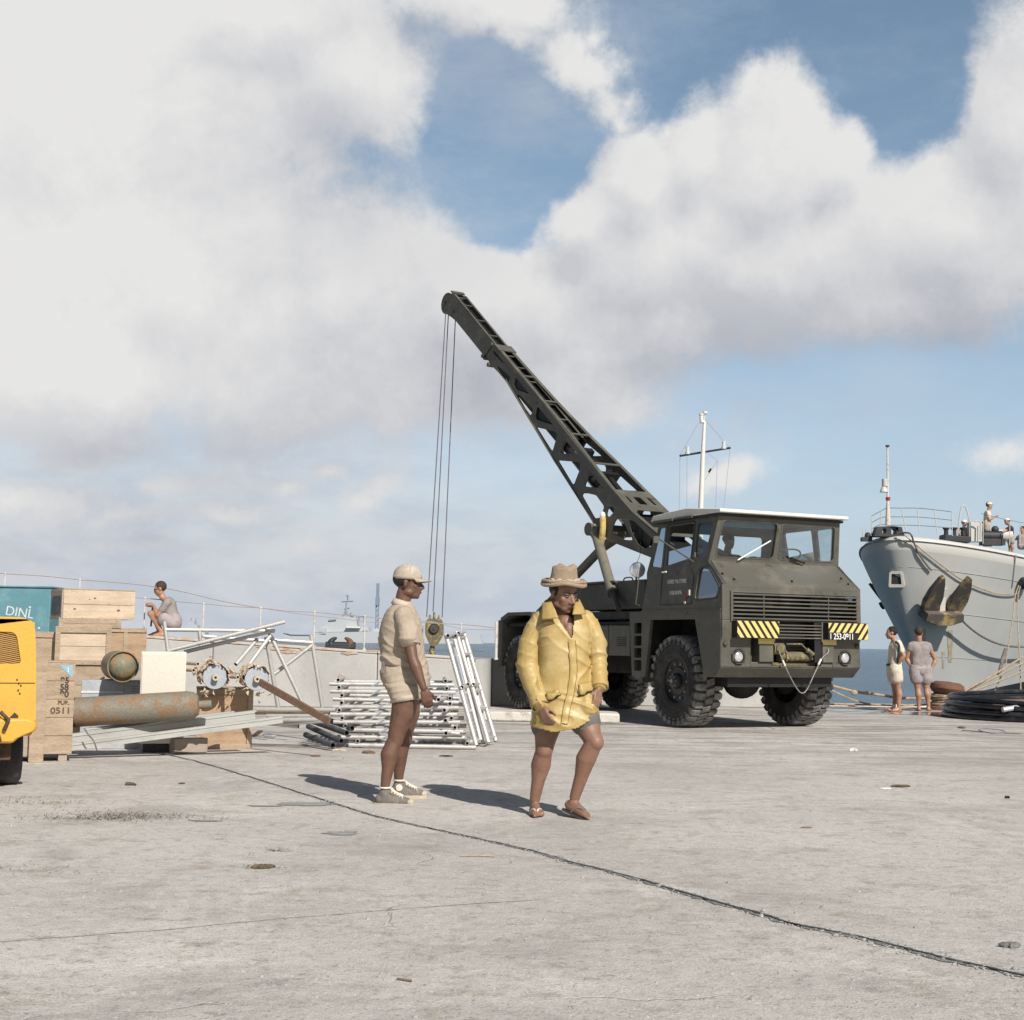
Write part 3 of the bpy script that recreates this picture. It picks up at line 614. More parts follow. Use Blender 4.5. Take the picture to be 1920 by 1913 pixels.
# rear wall with a window
bw = [(.06, 1.0), (TW-.06, 1.0), (TW-.06, 2.3), (TW-.15, 3.04), (.15, 3.04), (.06, 2.3)]
def backy(z): return .86 if z < 2.34 else .79-(z-2.34)*.22
m.prism(bw, [rpoly([(.32, 2.36), (TW-.32, 2.36), (TW-.36, 2.92), (.36, 2.92)], .06)], lambda a, c_, t_: V((a, backy(c_)-t_, c_)), 0, .04)
# windscreen frame (leans forward)
def wsf(a, c_, t_): return V((a, -.86-(c_-2.41)*.225+t_, c_))
wo_ = [(.062, 2.41), (TW-.062, 2.41), (TW-.142, 3.05), (.142, 3.05)]
w1 = rpoly([(.17, 2.475), (1.155, 2.475), (1.165, 2.985), (.225, 2.985)], .07, 5); w2 = [(TW-a, c_) for a, c_ in w1]
m.prism(wo_, [w1, w2], wsf, 0, .05)
# bonnet slope, nose, and sill
m.prism([(-.86, 2.41), (-1.295, 2.06), (-1.295, 2.02), (-.84, 2.37)], [], lambda a, c_, t_: V((t_, a, c_)), .047, TW-.047)
m.box((.05, -.9, 1.0), (TW-.05, .83, 1.04))
cab = build(m, 'cab_body', 'olive', tk, smooth=30)
# nose frame with grille opening
m = MB(); fr = lambda y: (lambda a, c_, t_: V((a, y+t_, c_)))
m.prism([(.0, 1.56), (TW, 1.56), (TW-.005, 2.055), (.005, 2.055)], [[(.15, 1.585), (TW-.07, 1.585), (TW-.07, 1.955), (.15, 1.955)]], fr(-1.292), 0, .05)
nose = build(m, 'nose_panel', 'olive', tk, bevel=.008)
m = MB(); m.box((.12, -1.0, 1.3), (TW-.05, -.96, 1.99)); build(m, 'radiator_core', 'black', tk)
for a_, c_ in (((.17, -1.15, 1.78), (.95, -1.12, 1.93)), ((1.62, -1.15, 1.76), (2.3, -1.12, 1.91))):
    m = MB(); m.box(a_, c_); build(m, 'grille_shutter', 'olive_dark', tk)
m = MB()
for i in range(7):
    z = 1.925-i*.056; m.box((.15, -1.31, z-.011), (TW-.07, -1.275, z+.011))
for x in (.155, .70, 1.83, TW-.08): m.box((x-.008, -1.30, 1.585), (x+.008, -1.268, 1.955))
m.box((.13, -1.318, 1.54), (.17, -1.27, 1.97)); m.box((.15, -1.315, 1.945), (TW-.06, -1.27, 1.965))
build(m, 'grille', 'olive', tk, bevel=.003)
m = MB()
for i in range(5): m.box((.88, -1.30, 1.505-i*.045-.009), (1.70, -1.27, 1.505-i*.045+.009))
m.box((1.695, -1.31, 1.27), (1.72, -1.27, 1.56)); m.box((.86, -1.31, 1.27), (.88, -1.27, 1.56)); build(m, 'lower_grille', 'olive', tk, bevel=.003)
# bumper: headlamp blocks, inner pillars, chamfered apron
def bumper_block(m, x0, x1):
    m.prism([(-1.262, .905), (-1.262, 1.27), (-1.30, 1.33), (-1.30, 1.56), (-.98, 1.56), (-.98, .905)], [], lambda a, c_, t_: V((t_, a, c_)), x0, x1)
m = MB(); bumper_block(m, 0, .50); bumper_block(m, TW-.50, TW)
m.prism([(-1.262, .90), (-1.10, .76), (-.80, .76), (-.80, .90)], [], lambda a, c_, t_: V((t_, a, c_)), .0, TW)   # apron
m.box((.50, -1.12, .905), (.62, -1.0, 1.3)); m.box((TW-.62, -1.12, .905), (TW-.50, -1.0, 1.3))
m.box((.62, -1.30, .98), (.86, -1.05, 1.56)); m.box((TW-.70, -1.30, .98), (TW-.62+.12, -1.05, 1.56))
m.box((.62, -1.262, .905), (TW-.62, -1.20, .925)); m.box((.5, -1.262, .905), (.86, -1.1, .98)); m.box((TW-.70, -1.262, .905), (TW-.5, -1.1, .98))
build(m, 'bumper', 'olive', tk, bevel=.01)
m = MB(); m.box((.86, -1.06, .90), (1.72, -1.02, 1.56)); m.box((.3, -.98, .62), (TW-.3, -.6, .78)); build(m, 'winch_bay', 'black', tk)
m = MB(); m.box((TW-.70-.13, -1.28, .98), (TW-.70, -1.1, 1.56)); build(m, 'bay_side_plate', 'black', tk, bevel=.005)
# striped warning panels
for nm, x0, x1, sl in (('L', .155, .865, 1), ('R', 1.72, 2.435, -1)):
    m = MB(); m.box((x0, -1.43, 1.315), (x1, -1.305, 1.555)); pn = build(m, 'warning_panel', 'black', tk, bevel=.004)
    m = MB(); w_ = x1-x0; n_ = 7; zt, zb = 1.549, 1.319; sh = .17
    if sl == -1: zb2 = 1.395
    for i in range(-3, n_+3):
        a = x0+i*w_/6.2; c_ = a+w_/11
        zb_ = zb if sl == 1 else (1.415 if a < x1-.05 else zb)
        kk = (zt-zb_)/(zt-zb); s2 = sh*kk*sl
        quad = [(a, zt), (c_, zt), (c_+s2, zb_), (a+s2, zb_)]
        # clip to panel in x
        def clip(poly, xl, left):
            out = []
            for j in range(len(poly)):
                p, q = poly[j-1], poly[j]; ip = (p[0] >= xl) == left; iq = (q[0] >= xl) == left
                if ip != iq: t_ = (xl-p[0])/(q[0]-p[0]); out.append((xl, p[1]+(q[1]-p[1])*t_))
                if iq: out.append(q)
            return out
        quad = clip(quad, x0+.004, True); quad = clip(quad, x1-.004, False) if quad else quad
        if len(quad) > 2: m.prism(quad, [], lambda p, q, t_: V((p, -1.4315-t_, q)), 0, .001)
    build(m, 'warning_stripe', 'yellow_stripe', pn, smooth=False)
for x0, x1 in ((.60, .862), (1.722, 1.96)):
    m = MB(); m.box((x0, -1.306, 1.235), (x1, -1.300, 1.31)); build(m, 'yellow_patch', 'yellow_stripe', tk)
FRM = M4.Rotation(R(90), 4, 'X')                     # text standing up, facing -y
text('1 253-0911', 'registration_number', 'plate_white', tk, M4.Translation((1.735, -1.434, 1.318)) @ FRM, .122, .001, .78, bold=.0012)
# headlamps
for x in (.285, TW-.285):
    m = MB(); X = M4.Translation((x, -1.262, 1.05)) @ M4.Rotation(R(-90), 4, 'Z')
    m.lathe([(.108, 0), (.112, .02), (.104, .03), (.085, .03), (.08, .0)], X, 28)
    lp = build(m, 'headlamp', 'black', tk)
    m = MB(); m.lathe([(.001, .045), (.035, .042), (.06, .033), (.074, .018), (.076, .0)], X, 28); build(m, 'lens', 'chrome', lp)
    m = MB()
    for k in range(7):
        zz = -.09+k*.03; hw_ = math.sqrt(max(.0001, .105**2-zz*zz)); m.box((x-hw_, -1.30, 1.05+zz-.004), (x-.078*math.sqrt(max(0, 1-(zz/.078)**2)) if abs(zz) < .078 else x, -1.292, 1.05+zz+.004))
        if abs(zz) < .078: m.box((x+.078*math.sqrt(1-(zz/.078)**2), -1.30, 1.05+zz-.004), (x+hw_, -1.292, 1.05+zz+.004))
        else: m.box((x, -1.30, 1.05+zz-.004), (x+hw_, -1.292, 1.05+zz+.004))
    m.box((x-.113, -1.298, .99), (x-.100, -1.294, 1.11)); m.box((x+.100, -1.298, .99), (x+.113, -1.294, 1.11)); build(m, 'lamp_guard', 'olive', lp)
for x in (.065, TW-.065):
    m = MB(); m.ball((x, -1.275, 1.225), (.034, .03, .034)); build(m, 'indicator_lamp', 'olive_dark', tk)
# winch
m = MB(); m.cyl((1.05, -1.16, 1.06), (1.68, -1.16, 1.06), .07); m.cyl((1.12, -1.16, 1.06), (1.15, -1.16, 1.06), .10); m.cyl((1.6, -1.16, 1.06), (1.63, -1.16, 1.06), .10)
m.cyl((.90, -1.2, 1.17), (1.08, -1.2, 1.17), .085); m.cyl((.97, -1.25, 1.17), (.97, -1.31, 1.17), .06); m.box((.88, -1.15, .93), (1.7, -1.08, .975))
m.tube([(1.15, -1.2, 1.24), (1.40, -1.22, 1.24), (1.52, -1.25, 1.12), (1.58, -1.24, 1.02)], .014); m.cyl((1.47, -1.25, 1.17), (1.57, -1.28, 1.09), .03)
build(m, 'winch', 'block_paint', tk)
m = MB(); a = [(.93, -1.32, 1.16), (.98, -1.34, 1.02), (1.10, -1.36, .78), (1.22, -1.37, .60), (1.30, -1.37, .55), (1.38, -1.37, .60), (1.52, -1.36, .82), (1.66, -1.34, 1.03), (1.78, -1.33, 1.12), (1.80, -1.32, 1.18)]
m.tube(smoothpts(a), .0085, 6); tc_ = build(m, 'tow_cable', 'steel', tk)
for a_, c_ in (((.985, -1.341, 1.01), (1.02, -1.347, .93)), ((1.60, -1.349, .95), (1.655, -1.341, 1.03))):
    m = MB(); m.cyl(a_, c_, .015); build(m, 'cable_ferrule', 'white_paint', tc_)
# white roof
m = MB()
ro = [(-1.13, 3.088), (-1.13, 3.138), (-.2, 3.215), (.72, 3.17), (.78, 3.075)]
m.prism(ro, [], lambda a, c_, t_: V((.075+t_, a, c_-(.02 if t_ > 9 else 0))), 0, TW-.15)
rf = build(m, 'roof', 'white_paint', tk, bevel=.012)
m = MB(); m.box((.10, -1.03, 3.045), (TW-.10, .70, 3.078)); build(m, 'roof_gutter', 'black', rf)
m = MB(); m.box((.05, .12, 3.05), (.085, .70, 3.085)); m.box((.05, -.42, 3.06), (.08, .06, 3.09)); build(m, 'rain_strip', 'olive', rf)
# glazing
def pane(pts, parent=tk, nm='window_pane', mt='glass'):
    m = MB(); m.add(pts, [tuple(range(len(pts)))]); return build(m, nm, mt, parent, fixn=False, smooth=False)
for s_ in (0, 1):
    f_ = sidefn(s_)
    for hh in (h_q, h_r): pane([f_(a, c_, .02) for a, c_ in hh])
    pane([f_(a, c_, .02) for a, c_ in ((.29, 2.38), (.31, 2.60), (-.36, 2.66), (-.36, 2.47))])       # wound-down door glass
    pane([f_(a, c_, .02) for a, c_ in h_l], nm='lower_window', mt='glass_dim')
    m = MB(); m.prism(rpoly([(-.575, 1.835), (-1.185, 1.855), (-1.235, 2.02), (-.885, 2.335), (-.615, 2.33)], .07), [h_l], f_, -.012, .0); build(m, 'window_seal', 'olive_dark', tk)
    m = MB(); m.prism(rpoly([(.385, 1.79), (.385, 3.02), (-.40, 3.02), (-.40, 2.35), (-.52, 2.2), (-.52, 1.79)], .05), [rpoly([(.372, 1.805), (.372, 3.005), (-.387, 3.005), (-.387, 2.345), (-.507, 2.19), (-.507, 1.805)], .05)], f_, -.006, .0)
    dr = build(m, 'door_edge', 'black', tk)
    m = MB(); m.tube([f_(.34, 2.285, -.03), f_(.22, 2.29, -.035)], .012, 8); build(m, 'door_handle', 'plate_white', tk)
for ws in (w1, w2): pane([wsf(a, c_, .02) for a, c_ in ws], nm='windscreen')
for ws in (w1, w2):
    m = MB(); cx = sum(a for a, _ in ws)/len(ws); cz = sum(c_ for _, c_ in ws)/len(ws)
    m.prism([(cx+(a-cx)*1.035, cz+(c_-cz)*1.06) for a, c_ in ws], [ws], wsf, -.008, .0); build(m, 'windscreen_seal', 'olive', tk)
m = MB(); m.box((.24, -.93, 2.90), (1.13, -.925, 2.975)); build(m, 'sun_visor', 'teal', tk)
# wipers, mirror arm, washers
for x0, x1 in ((.52, 1.06), (1.70, 1.45)):
    m = MB(); m.tube([wsf(x0, 2.43, -.05), wsf(x1, 2.43+(.30 if x0 < 1 else .07), -.03)], .010 if x0 < 1 else .016, 6); build(m, 'wiper', 'plate_white' if x0 < 1 else 'black', tk)
f0_ = sidefn(0)
m = MB(); m.tube([f0_(-.52, 2.40, -.03), f0_(.05, 2.74, -.28), f0_(.1, 2.77, -.30)], .012, 7); m.box((-.30, .06, 2.70), (-.21, .09, 2.80)); build(m, 'mirror', 'olive', tk)
# bonnet catches
m = MB()
for x, y, z in ((.12, -1.12, 2.215), (.25, -1.22, 2.135), (1.25, -1.21, 2.14), (2.2, -1.12, 2.215), (2.25, -1.22, 2.13), (.16, -1.30, 1.58)): m = MB(); m.ball((x, y, z), (.02, .02, .018), 8, 5); build(m, 'catch', 'black', tk)
# door lettering
SM = M4(((0, 0, -1, 0), (-1, 0, 0, 0), (0, 1, 0, 0), (0, 0, 0, 1)))        # text x runs to -y, up is z, faces -x
text('GRUE MILITAIRE', 'door_lettering', 'text_white', tk, M4.Translation((-.003, .155, 2.105)) @ SM, .085, .001, .86)
text('5958 D 076', 'door_lettering', 'text_white', tk, M4.Translation((-.003, .10, 1.94)) @ SM, .082, .001, .86)
m = MB(); m.box((-.012, -.43, 1.90), (0, -.39, 1.99)); m.box((-.012, -.37, 1.86), (0, -.34, 1.92)); build(m, 'reflector', 'red', tk)
for a_, c_ in (((-.016, -.47, 1.92), (0, -.44, 2.0)), ((-.016, -.36, 1.80), (0, -.32, 1.84))):
    m = MB(); m.box(a_, c_); build(m, 'marker_plate', 'white_paint', tk)
# grab rail at the cab's rear corner
m = MB(); m.tube([f0_(.90, 2.30, -.03), f0_(.98, 2.30, -.05), f0_(1.0, 1.82, -.05), f0_(.92, 1.80, -.03)], .010, 6); build(m, 'grab_rail', 'olive', tk)
# wings: front mudguard with ladder holes
wing = [(1.28, 1.70), (-1.255, 1.70), (-1.255, .905), (-1.10, .765), (-.84, .78), (-.60, 1.575), (.63, 1.575), (.79, .72), (1.0, .67), (1.19, .72)]
lad = [rpoly([(1.13, z0), (.90, z0), (.905, z1), (1.125, z1)], .03) for z0, z1 in ((1.535, 1.37), (1.335, 1.185), (1.15, 1.00), (.965, .80))]
for s_ in (0, 1):
    m = MB(); xx = (lambda t_: t_) if s_ == 0 else (lambda t_: TW-t_)
    m.prism(wing, lad, lambda a, c_, t_: V((xx(t_), a, c_)), -.004, .05)
    wg = build(m, 'mudguard', 'olive', tk, bevel=.008)
    m = MB(); a, c_ = sorted((xx(.05), xx(.60))); m.box((a, .72, .72), (c_, .78, 1.6)); m.box((a, -.72, .9), (c_, -.66, 1.6)); m.box((a, -.72, 1.6), (c_, .78, 1.66)); build(m, 'wheel_well', 'underside', wg)
m = MB(); m.box((-.01, -1.26, 1.698), (TW+.01, .9, 1.722)); build(m, 'belt_trim', 'olive', tk)
# chassis, side boxes, deck machinery
m = MB(); m.box((.75, -1.0, .72), (1.0, 6.1, 1.02)); m.box((1.45, -1.0, .72), (1.70, 6.1, 1.02)); m.box((.1, 1.2, 1.5), (TW-.1, 6.1, 1.56)); m.box((.6, 1.0, .60), (1.85, 1.9, 1.2)); m.box((.75, 2.1, .75), (1.7, 4.2, 1.5))
build(m, 'chassis', 'underside', tk, bevel=.01)
for y in (0, 5.3):
    m = MB(); m.cyl((.35, y, .68), (2.1, y, .68), .10); m.ball((1.21, y, .66), (.30, .24, .25), 16, 10); build(m, 'axle', 'underside', tk)
for s_ in (0, 1):
    m = MB(); xx = (lambda t_: t_) if s_ == 0 else (lambda t_: TW-t_)
    m.box((xx(.02), 1.30, 1.02), (xx(.55), 1.98, 1.5)); m.box((xx(.02), 2.0, 1.02), (xx(.55), 2.75, 1.5)); m.box((xx(.04), 2.77, 1.02), (xx(.55), 4.3, 1.5))
    bx = build(m, 'side_locker', 'olive', tk, bevel=.012)
    m = MB()
    for k in range(5): m.box((xx(.012), 1.42, 1.17+k*.032), (xx(.025), 1.70, 1.17+k*.032+.016))
    build(m, 'louvre', 'black', bx)
    # rear mudguard
    m = MB(); m.prism([(4.35, 1.50), (4.9, 1.70), (5.75, 1.70), (6.12, 1.58), (6.12, 1.66), (5.8, 1.76), (4.85, 1.76), (4.3, 1.56)], [], lambda a, c_, t_: V((xx(t_), a, c_)), 0, .6)
    m.box((xx(0), 6.10, .76), (xx(.08), 6.22, 1.62)); m.box((xx(0), 6.05, .76), (xx(.6), 6.10, 1.62)); build(m, 'rear_mudguard', 'olive', tk, bevel=.01)
# crane superstructure
m = MB(); m.box((.35, 1.25, 1.60), (2.1, 4.6, 1.74)); m.cyl((1.21, 2.6, 1.5), (1.21, 2.6, 1.62), .62, 32); base_ = build(m, 'turntable', 'olive_dark', tk, bevel=.01)
m = MB(); m.box((.20, 2.05, 1.76), (.95, 3.6, 2.20)); m.box((.20, 1.15, 1.76), (.9, 2.03, 2.22)); build(m, 'machinery_housing', 'olive_dark', base_, bevel=.02)
m = MB(); m.box((1.5, 1.3, 1.76), (2.2, 4.0, 2.16)); m.box((.25, 3.62, 1.76), (.7, 4.3, 2.05)); build(m, 'machinery_housing', 'olive', base_, bevel=.02)
m = MB(); m.box((.16, 2.05, 2.2), (1.0, 4.0, 2.23)); m.tube(smoothpts([(.30, 1.7, 2.23), (.30, 1.75, 2.27), (.30, 1.95, 2.27), (.30, 2.0, 2.23)], 3), .012, 6); build(m, 'deck_plate', 'olive', base_)
m = MB(); X = M4.Translation((.10, 1.22, 2.36)) @ M4.Rotation(R(-115), 4, 'Z')
m.lathe([(.001, -.09), (.08, -.07), (.12, -.01), (.125, .01), (.11, .03), (.06, .045), (.001, .05)], X, 20); wl_ = build(m, 'work_lamp', 'chrome', tk)
m = MB(); m.tube([(.10, 1.25, 2.2), (.10, 1.25, 2.3)], .015); m.tube(smoothpts([(.1, 1.23, 2.48), (.14, 1.2, 2.62), (.15, 1.22, 2.80)]), .004, 5); build(m, 'lamp_bracket', 'black', wl_)
# wheels
def wheel(parent, x, y, side):
    X = M4.Translation((x, y, .675)) @ (M4.Identity(4) if side == 0 else M4.Rotation(R(180), 4, 'Z'))
    # tyre axis x; outer face at x=0 side, extends inward +.42
    m = MB(); pr = [(.33, .03), (.36, .008), (.42, -.008), (.50, -.012), (.57, .0), (.625, .03), (.64, .06), (.645, .21), (.64, .36), (.625, .39), (.57, .42), (.50, .432), (.42, .428), (.36, .41), (.33, .39)]
    m.lathe(pr, X, 64, closed=True)
    for k in range(5):
        rr = .43+k*.035; m.lathe([(rr, -.010), (rr+.006, -.017), (rr+.012, -.010)], X, 64, closed=True)
    ty = build(m, 'tyre', 'rubber', parent, smooth=45)
    m = MB(); N = 30
    for k in range(N):
        for row, (xa_, xb_, off) in enumerate(((.0, .135, 0), (.145, .275, .5), (.285, .42, 0))):
            a0 = 2*math.pi*(k+off)/N; da = 2*math.pi/N*.40; vs = []
            for rr, sh_ in ((.60 if row != 1 else .635, 1.0), (.675, .86)):
                for aa in (a0-da*sh_, a0+da*sh_):
                    for xx_, edge in ((xa_, row == 0), (xb_, row == 2)):
                        r2_ = rr
                        x2 = xx_
                        if edge: x2 = xx_+(.012 if row == 0 else -.012)*(1 if rr > .65 else -.6)
                        if edge and rr > .65: r2_ = rr-.008
                        sk = (.35*da if row == 1 else 0)*(1 if xx_ > .2 else -1)
                        vs.append(V((x2, r2_*math.sin(aa+sk), r2_*math.cos(aa+sk))))
            m.add(vs, [(0, 1, 3, 2), (4, 6, 7, 5), (0, 4, 5, 1), (2, 3, 7, 6), (0, 2, 6, 4), (1, 5, 7, 3)], X)
    for k in range(N):       # side lugs
        for x_ in (.0, .42):
            a0 = 2*math.pi*(k)/N; da = 2*math.pi/N*.26; s_ = -1 if x_ < .1 else 1; vs = []
            for rr, ex in ((.53, .004), (.655, .012)):
                for aa in (a0-da, a0+da):
                    for dx in (-.03*s_, ex*s_): vs.append(V((x_+dx+(0 if rr > .6 else 0), rr*math.sin(aa), rr*math.cos(aa))))
            m.add(vs, [(0, 1, 3, 2), (4, 6, 7, 5), (0, 4, 5, 1), (2, 3, 7, 6), (0, 2, 6, 4), (1, 5, 7, 3)], X)
    build(m, 'tread', 'tread', ty, smooth=False, bevel=.004)
    m = MB(); m.lathe([(.345, .03), (.335, .02), (.32, .03), (.315, .06), (.29, .085), (.22, .09), (.20, .07), (.12, .065), (.115, .03), (.10, -.01), (.075, -.03), (.001, -.032)], X, 40, closed=True)
    rm = build(m, 'rim', 'rim', parent)
    m = MB()
    for k in range(10):
        a = 2*math.pi*k/10+.3; m.cyl(X @ V((.09, .255*math.sin(a), .255*math.cos(a))), X @ V((.055, .255*math.sin(a), .255*math.cos(a))), .017, 6)
    for k in range(8):
        a = 2*math.pi*k/8; m.cyl(X @ V((.01, .085*math.sin(a), .085*math.cos(a))), X @ V((-.028, .085*math.sin(a), .085*math.cos(a))), .011, 6)
    m.cyl(X @ V((-.03, 0, 0)), X @ V((-.05, 0, 0)), .03, 12)
    build(m, 'wheel_nuts', 'nutm', rm)
for y in (0, 5.3):
    for s_, x in ((0, .02), (1, TW-.02)):
        hb = MB(); hb.cyl((x+(.2 if s_ == 0 else -.2), y, .675), (x+(.4 if s_ == 0 else -.4), y, .675), .2, 20)
        wh = build(hb, 'wheel', 'underside', tk); wheel(wh, x, y, s_)
# steering wheel, seats
m = MB(); ctr = V((1.62, -.52, 2.53)); ax = V((0, .45, .9)).normalized(); e1 = V((1, 0, 0)); e2 = ax.cross(e1)
ringp = [ctr+e1*(.25*math.cos(a*math.pi/14))+e2*(.25*math.sin(a*math.pi/14)) for a in range(29)]
m.tube(ringp, .012, 7, cap=False)
for a in (0, 2.1, 4.2): m.tube([ctr-ax*.03, ctr+e1*(.25*math.cos(a))+e2*(.25*math.sin(a))], .010, 6)
m.tube([ctr-ax*.02, ctr-ax*.6], .025, 8); build(m, 'steering_wheel', 'black', tk)
m = MB()
for x in (.55, 1.62): m.box((x-.25, -.05, 1.75), (x+.25, .45, 1.95)); m.box((x-.24, .42, 1.95), (x+.24, .55, 2.35))
build(m, 'seat', 'navy', tk, bevel=.03)
m = MB(); m.box((.12, -.86, 2.33), (TW-.12, -.62, 2.42)); build(m, 'dashboard', 'black', tk, bevel=.02)
# ---------------------------------------------------------------- boom
BA = R(32); DH = V((-math.sin(BA), math.cos(BA), 0)); DN = V((math.cos(BA), math.sin(BA), 0))
BC = M4.Translation(TP) @ M4.Rotation(TH, 4, 'Z') @ V((1.21, 1.2, 0)); BC = V((BC.x, BC.y, 0))
WT = [(-.5, .95), (1.5, .84), (2.4, .70), (3.3, .50), (4.55, .38), (5.7, .34), (9, .30)]
def bw_(a):
    for (a0, w0), (a1, w1_) in zip(WT, WT[1:]):
        if a <= a1: return w0+(w1_-w0)*(max(a, a0)-a0)/(a1-a0)
    return .3
def B(a, z, k, inset=0):
    """boom point: horizontal run a, height z, k=-1 near side .. +1 far side"""
    return BC+DH*a+DN*(k*(bw_(a)/2)-inset)+V((0, 0, z))
S_out = [(6.12, 7.13), (4.34, 5.74), (1.7, 3.74), (1.25, 3.41), (.54, 2.99), (-.1, 2.72), (-.25, 2.5), (-.1, 2.3), (.66, 2.61), (1.92, 2.96), (2.12, 3.11), (2.42, 3.3), (2.91, 3.72), (3.83, 4.53), (4.76, 5.43), (5.67, 6.34), (6.16, 6.68), (6.31, 6.75), (6.37, 6.91), (6.58, 7.05), (6.27, 7.22)]
S_h = [[(6.17, 7.04), (5.74, 6.69), (5.85, 6.74), (6.16, 6.96)], [(6.03, 6.71), (5.5, 6.38), (5.58, 6.27), (5.95, 6.57)], [(5.3, 6.34), (4.78, 5.93), (5.27, 6.09), (5.38, 6.21)],
 [(5.26, 6.0), (5.1, 5.95), (4.63, 5.61), (4.74, 5.5), (5.2, 5.89)], [(4.49, 5.66), (3.9, 5.22), (4.52, 5.4), (4.57, 5.49)], [(4.52, 5.26), (3.8, 5.08), (3.76, 4.99), (3.91, 4.73), (3.99, 4.77)],
 [(3.48, 4.89), (3.01, 4.58), (3.65, 4.66)], [(3.72, 4.54), (2.93, 4.42), (2.89, 4.32), (3.13, 4.04), (3.22, 4.06)], [(2.54, 4.19), (2.06, 3.86), (2.75, 3.97)],
 [(2.85, 3.82), (2.75, 3.86), (2.32, 3.77), (2.05, 3.55), (2.17, 3.37), (2.37, 3.37)], [(1.92, 3.53), (1.76, 3.53), (1.72, 3.44), (1.9, 3.35), (1.99, 3.4)],
 [(1.67, 3.31), (1.46, 3.29), (1.37, 3.16), (1.16, 2.92), (1.41, 2.94), (1.8, 3.07), (1.76, 3.21)], [(1.29, 3.27), (1.12, 3.23), (.6, 2.9), (.62, 2.8), (.83, 2.76), (1.03, 2.85), (1.2, 3.05)]]
S_h = [rpoly(h_, .05, 3) for h_ in S_h]
m = MB(); m.prism(S_out, S_h, lambda a, z, t_: B(a, z, -1)+DN*t_, 0, .025)
m.prism(S_out, S_h, lambda a, z, t_: B(a, z, 1)-DN*t_, 0, .025)
bm_ = build(m, 'boom', 'olive', tk, True, smooth=30)
# top chord flanges, rungs, base plate
def topz(a):
    T = [(-.1, 2.72), (.54, 2.99), (1.25, 3.41), (1.7, 3.74), (4.34, 5.74), (6.12, 7.13), (6.27, 7.22)]
    for (a0, z0), (a1, z1) in zip(T, T[1:]):
        if a <= a1: return z0+(z1-z0)*(a-a0)/(a1-a0)
    return T[-1][1]
tn = (DH*-.61+V((0, 0, .79))).normalized()
def T_(a, x, up=.0):      # x metres from the centre line
    return BC+DH*a+DN*x+V((0, 0, topz(a)))+tn*up
m = MB()
for s_ in (-1, 1):
    for a0, a1 in ((1.7, 2.52), (2.52, 3.35), (3.35, 4.34), (4.34, 5.1), (5.1, 6.12)):
        w0, w1_ = bw_(a0)/2, bw_(a1)/2; fl = .075
        vs = [T_(a0, s_*w0, u) for u in (0, .015)]+[T_(a1, s_*w1_, u) for u in (0, .015)]+[T_(a0, s_*(w0-fl), u) for u in (0, .015)]+[T_(a1, s_*(w1_-fl), u) for u in (0, .015)]
        m.add(vs, [(0, 2, 3, 1), (4, 5, 7, 6), (0, 1, 5, 4), (2, 6, 7, 3), (1, 3, 7, 5), (0, 4, 6, 2)])
    # lower chord flange
    LC = [(2.42, 3.3), (2.91, 3.72), (3.83, 4.53), (4.76, 5.43), (5.67, 6.34)]
    for (a0, z0), (a1, z1) in zip(LC, LC[1:]): m.bar(B(a0, z0+.02, s_*.93), B(a1, z1+.02, s_*.93), .07, .015, up=tn)
    LC = [(-.05, 2.33), (.66, 2.625), (1.92, 2.97), (2.12, 3.12), (2.42, 3.31)]
    for (a0, z0), (a1, z1) in zip(LC, LC[1:]): m.bar(B(a0, z0, s_*.9), B(a1, z1, s_*.9), .09, .02, up=tn)
    # diagonal flanges
    for p, q in (((3.66, 4.86), (3.60, 4.62)), ((3.45, 4.93), (3.85, 4.62)), ((2.70, 4.35), (3.15, 3.98)), ((2.0, 3.82), (2.80, 3.90)), ((2.95, 4.53), (3.70, 4.60)), ((3.95, 5.19), (4.55, 5.34))):
        m.bar(B(*p, s_*.88), B(*q, s_*.88), .10, .02, up=DN)
for a in (2.52, 3.35, 4.34, 5.11): m.bar(T_(a, -bw_(a)/2+.07, .004), T_(a, bw_(a)/2-.07, .004), .055, .016, up=tn)
build(m, 'chord_flange', 'olive', bm_, True)
# base cover plate with three slots, then the open box with the rope drum
m = MB(); L0, L1 = 1.22, 1.80
def bp(u, v_, t_):     # u along 0..1, v across -1..1
    a = L0+(L1-L0)*u; return T_(a, v_*bw_(a)/2, .004+t_)
outer = [(0, -1), (0, -.72), (.10, -.62), (.10, .62), (0, .72), (0, 1), (1, 1), (1, -1)]
hs = [rpoly([(.40, -.60), (.40, -.48), (.72, -.52), (.72, -.62)], .04), rpoly([(.38, -.20), (.38, .22), (.72, .16), (.72, -.22)], .06), rpoly([(.40, .55), (.40, .70), (.74, .62), (.74, .50)], .04)]
m.prism(outer, hs, bp, 0, .014)
def bp2(u, v_, t_):
    a = .45+(L0-.45)*u; return T_(a, v_*bw_(a)/2, .004+t_)
m.prism([(0, -1), (0, 1), (1, 1), (1, .80), (.35, .80), (.35, -.80), (1, -.80), (1, -1)], [], bp2, 0, .014)
build(m, 'base_plate', 'olive', bm_, True)
m = MB(); m.cyl(B(1.0, 3.0, -.8), B(1.0, 3.0, .8), .17, 24); m.cyl(B(.45, 2.72, -.9), B(.45, 2.72, .9), .09, 16); m.bar(B(.2, 2.62, 0), B(1.5, 3.35, 0), .5, .12, up=tn)
for s_ in (-.8, .8): m.cyl(B(1.0, 3.0, s_), B(1.0, 3.0, s_*.94), .25, 24)
build(m, 'rope_drum', 'black', bm_, True)
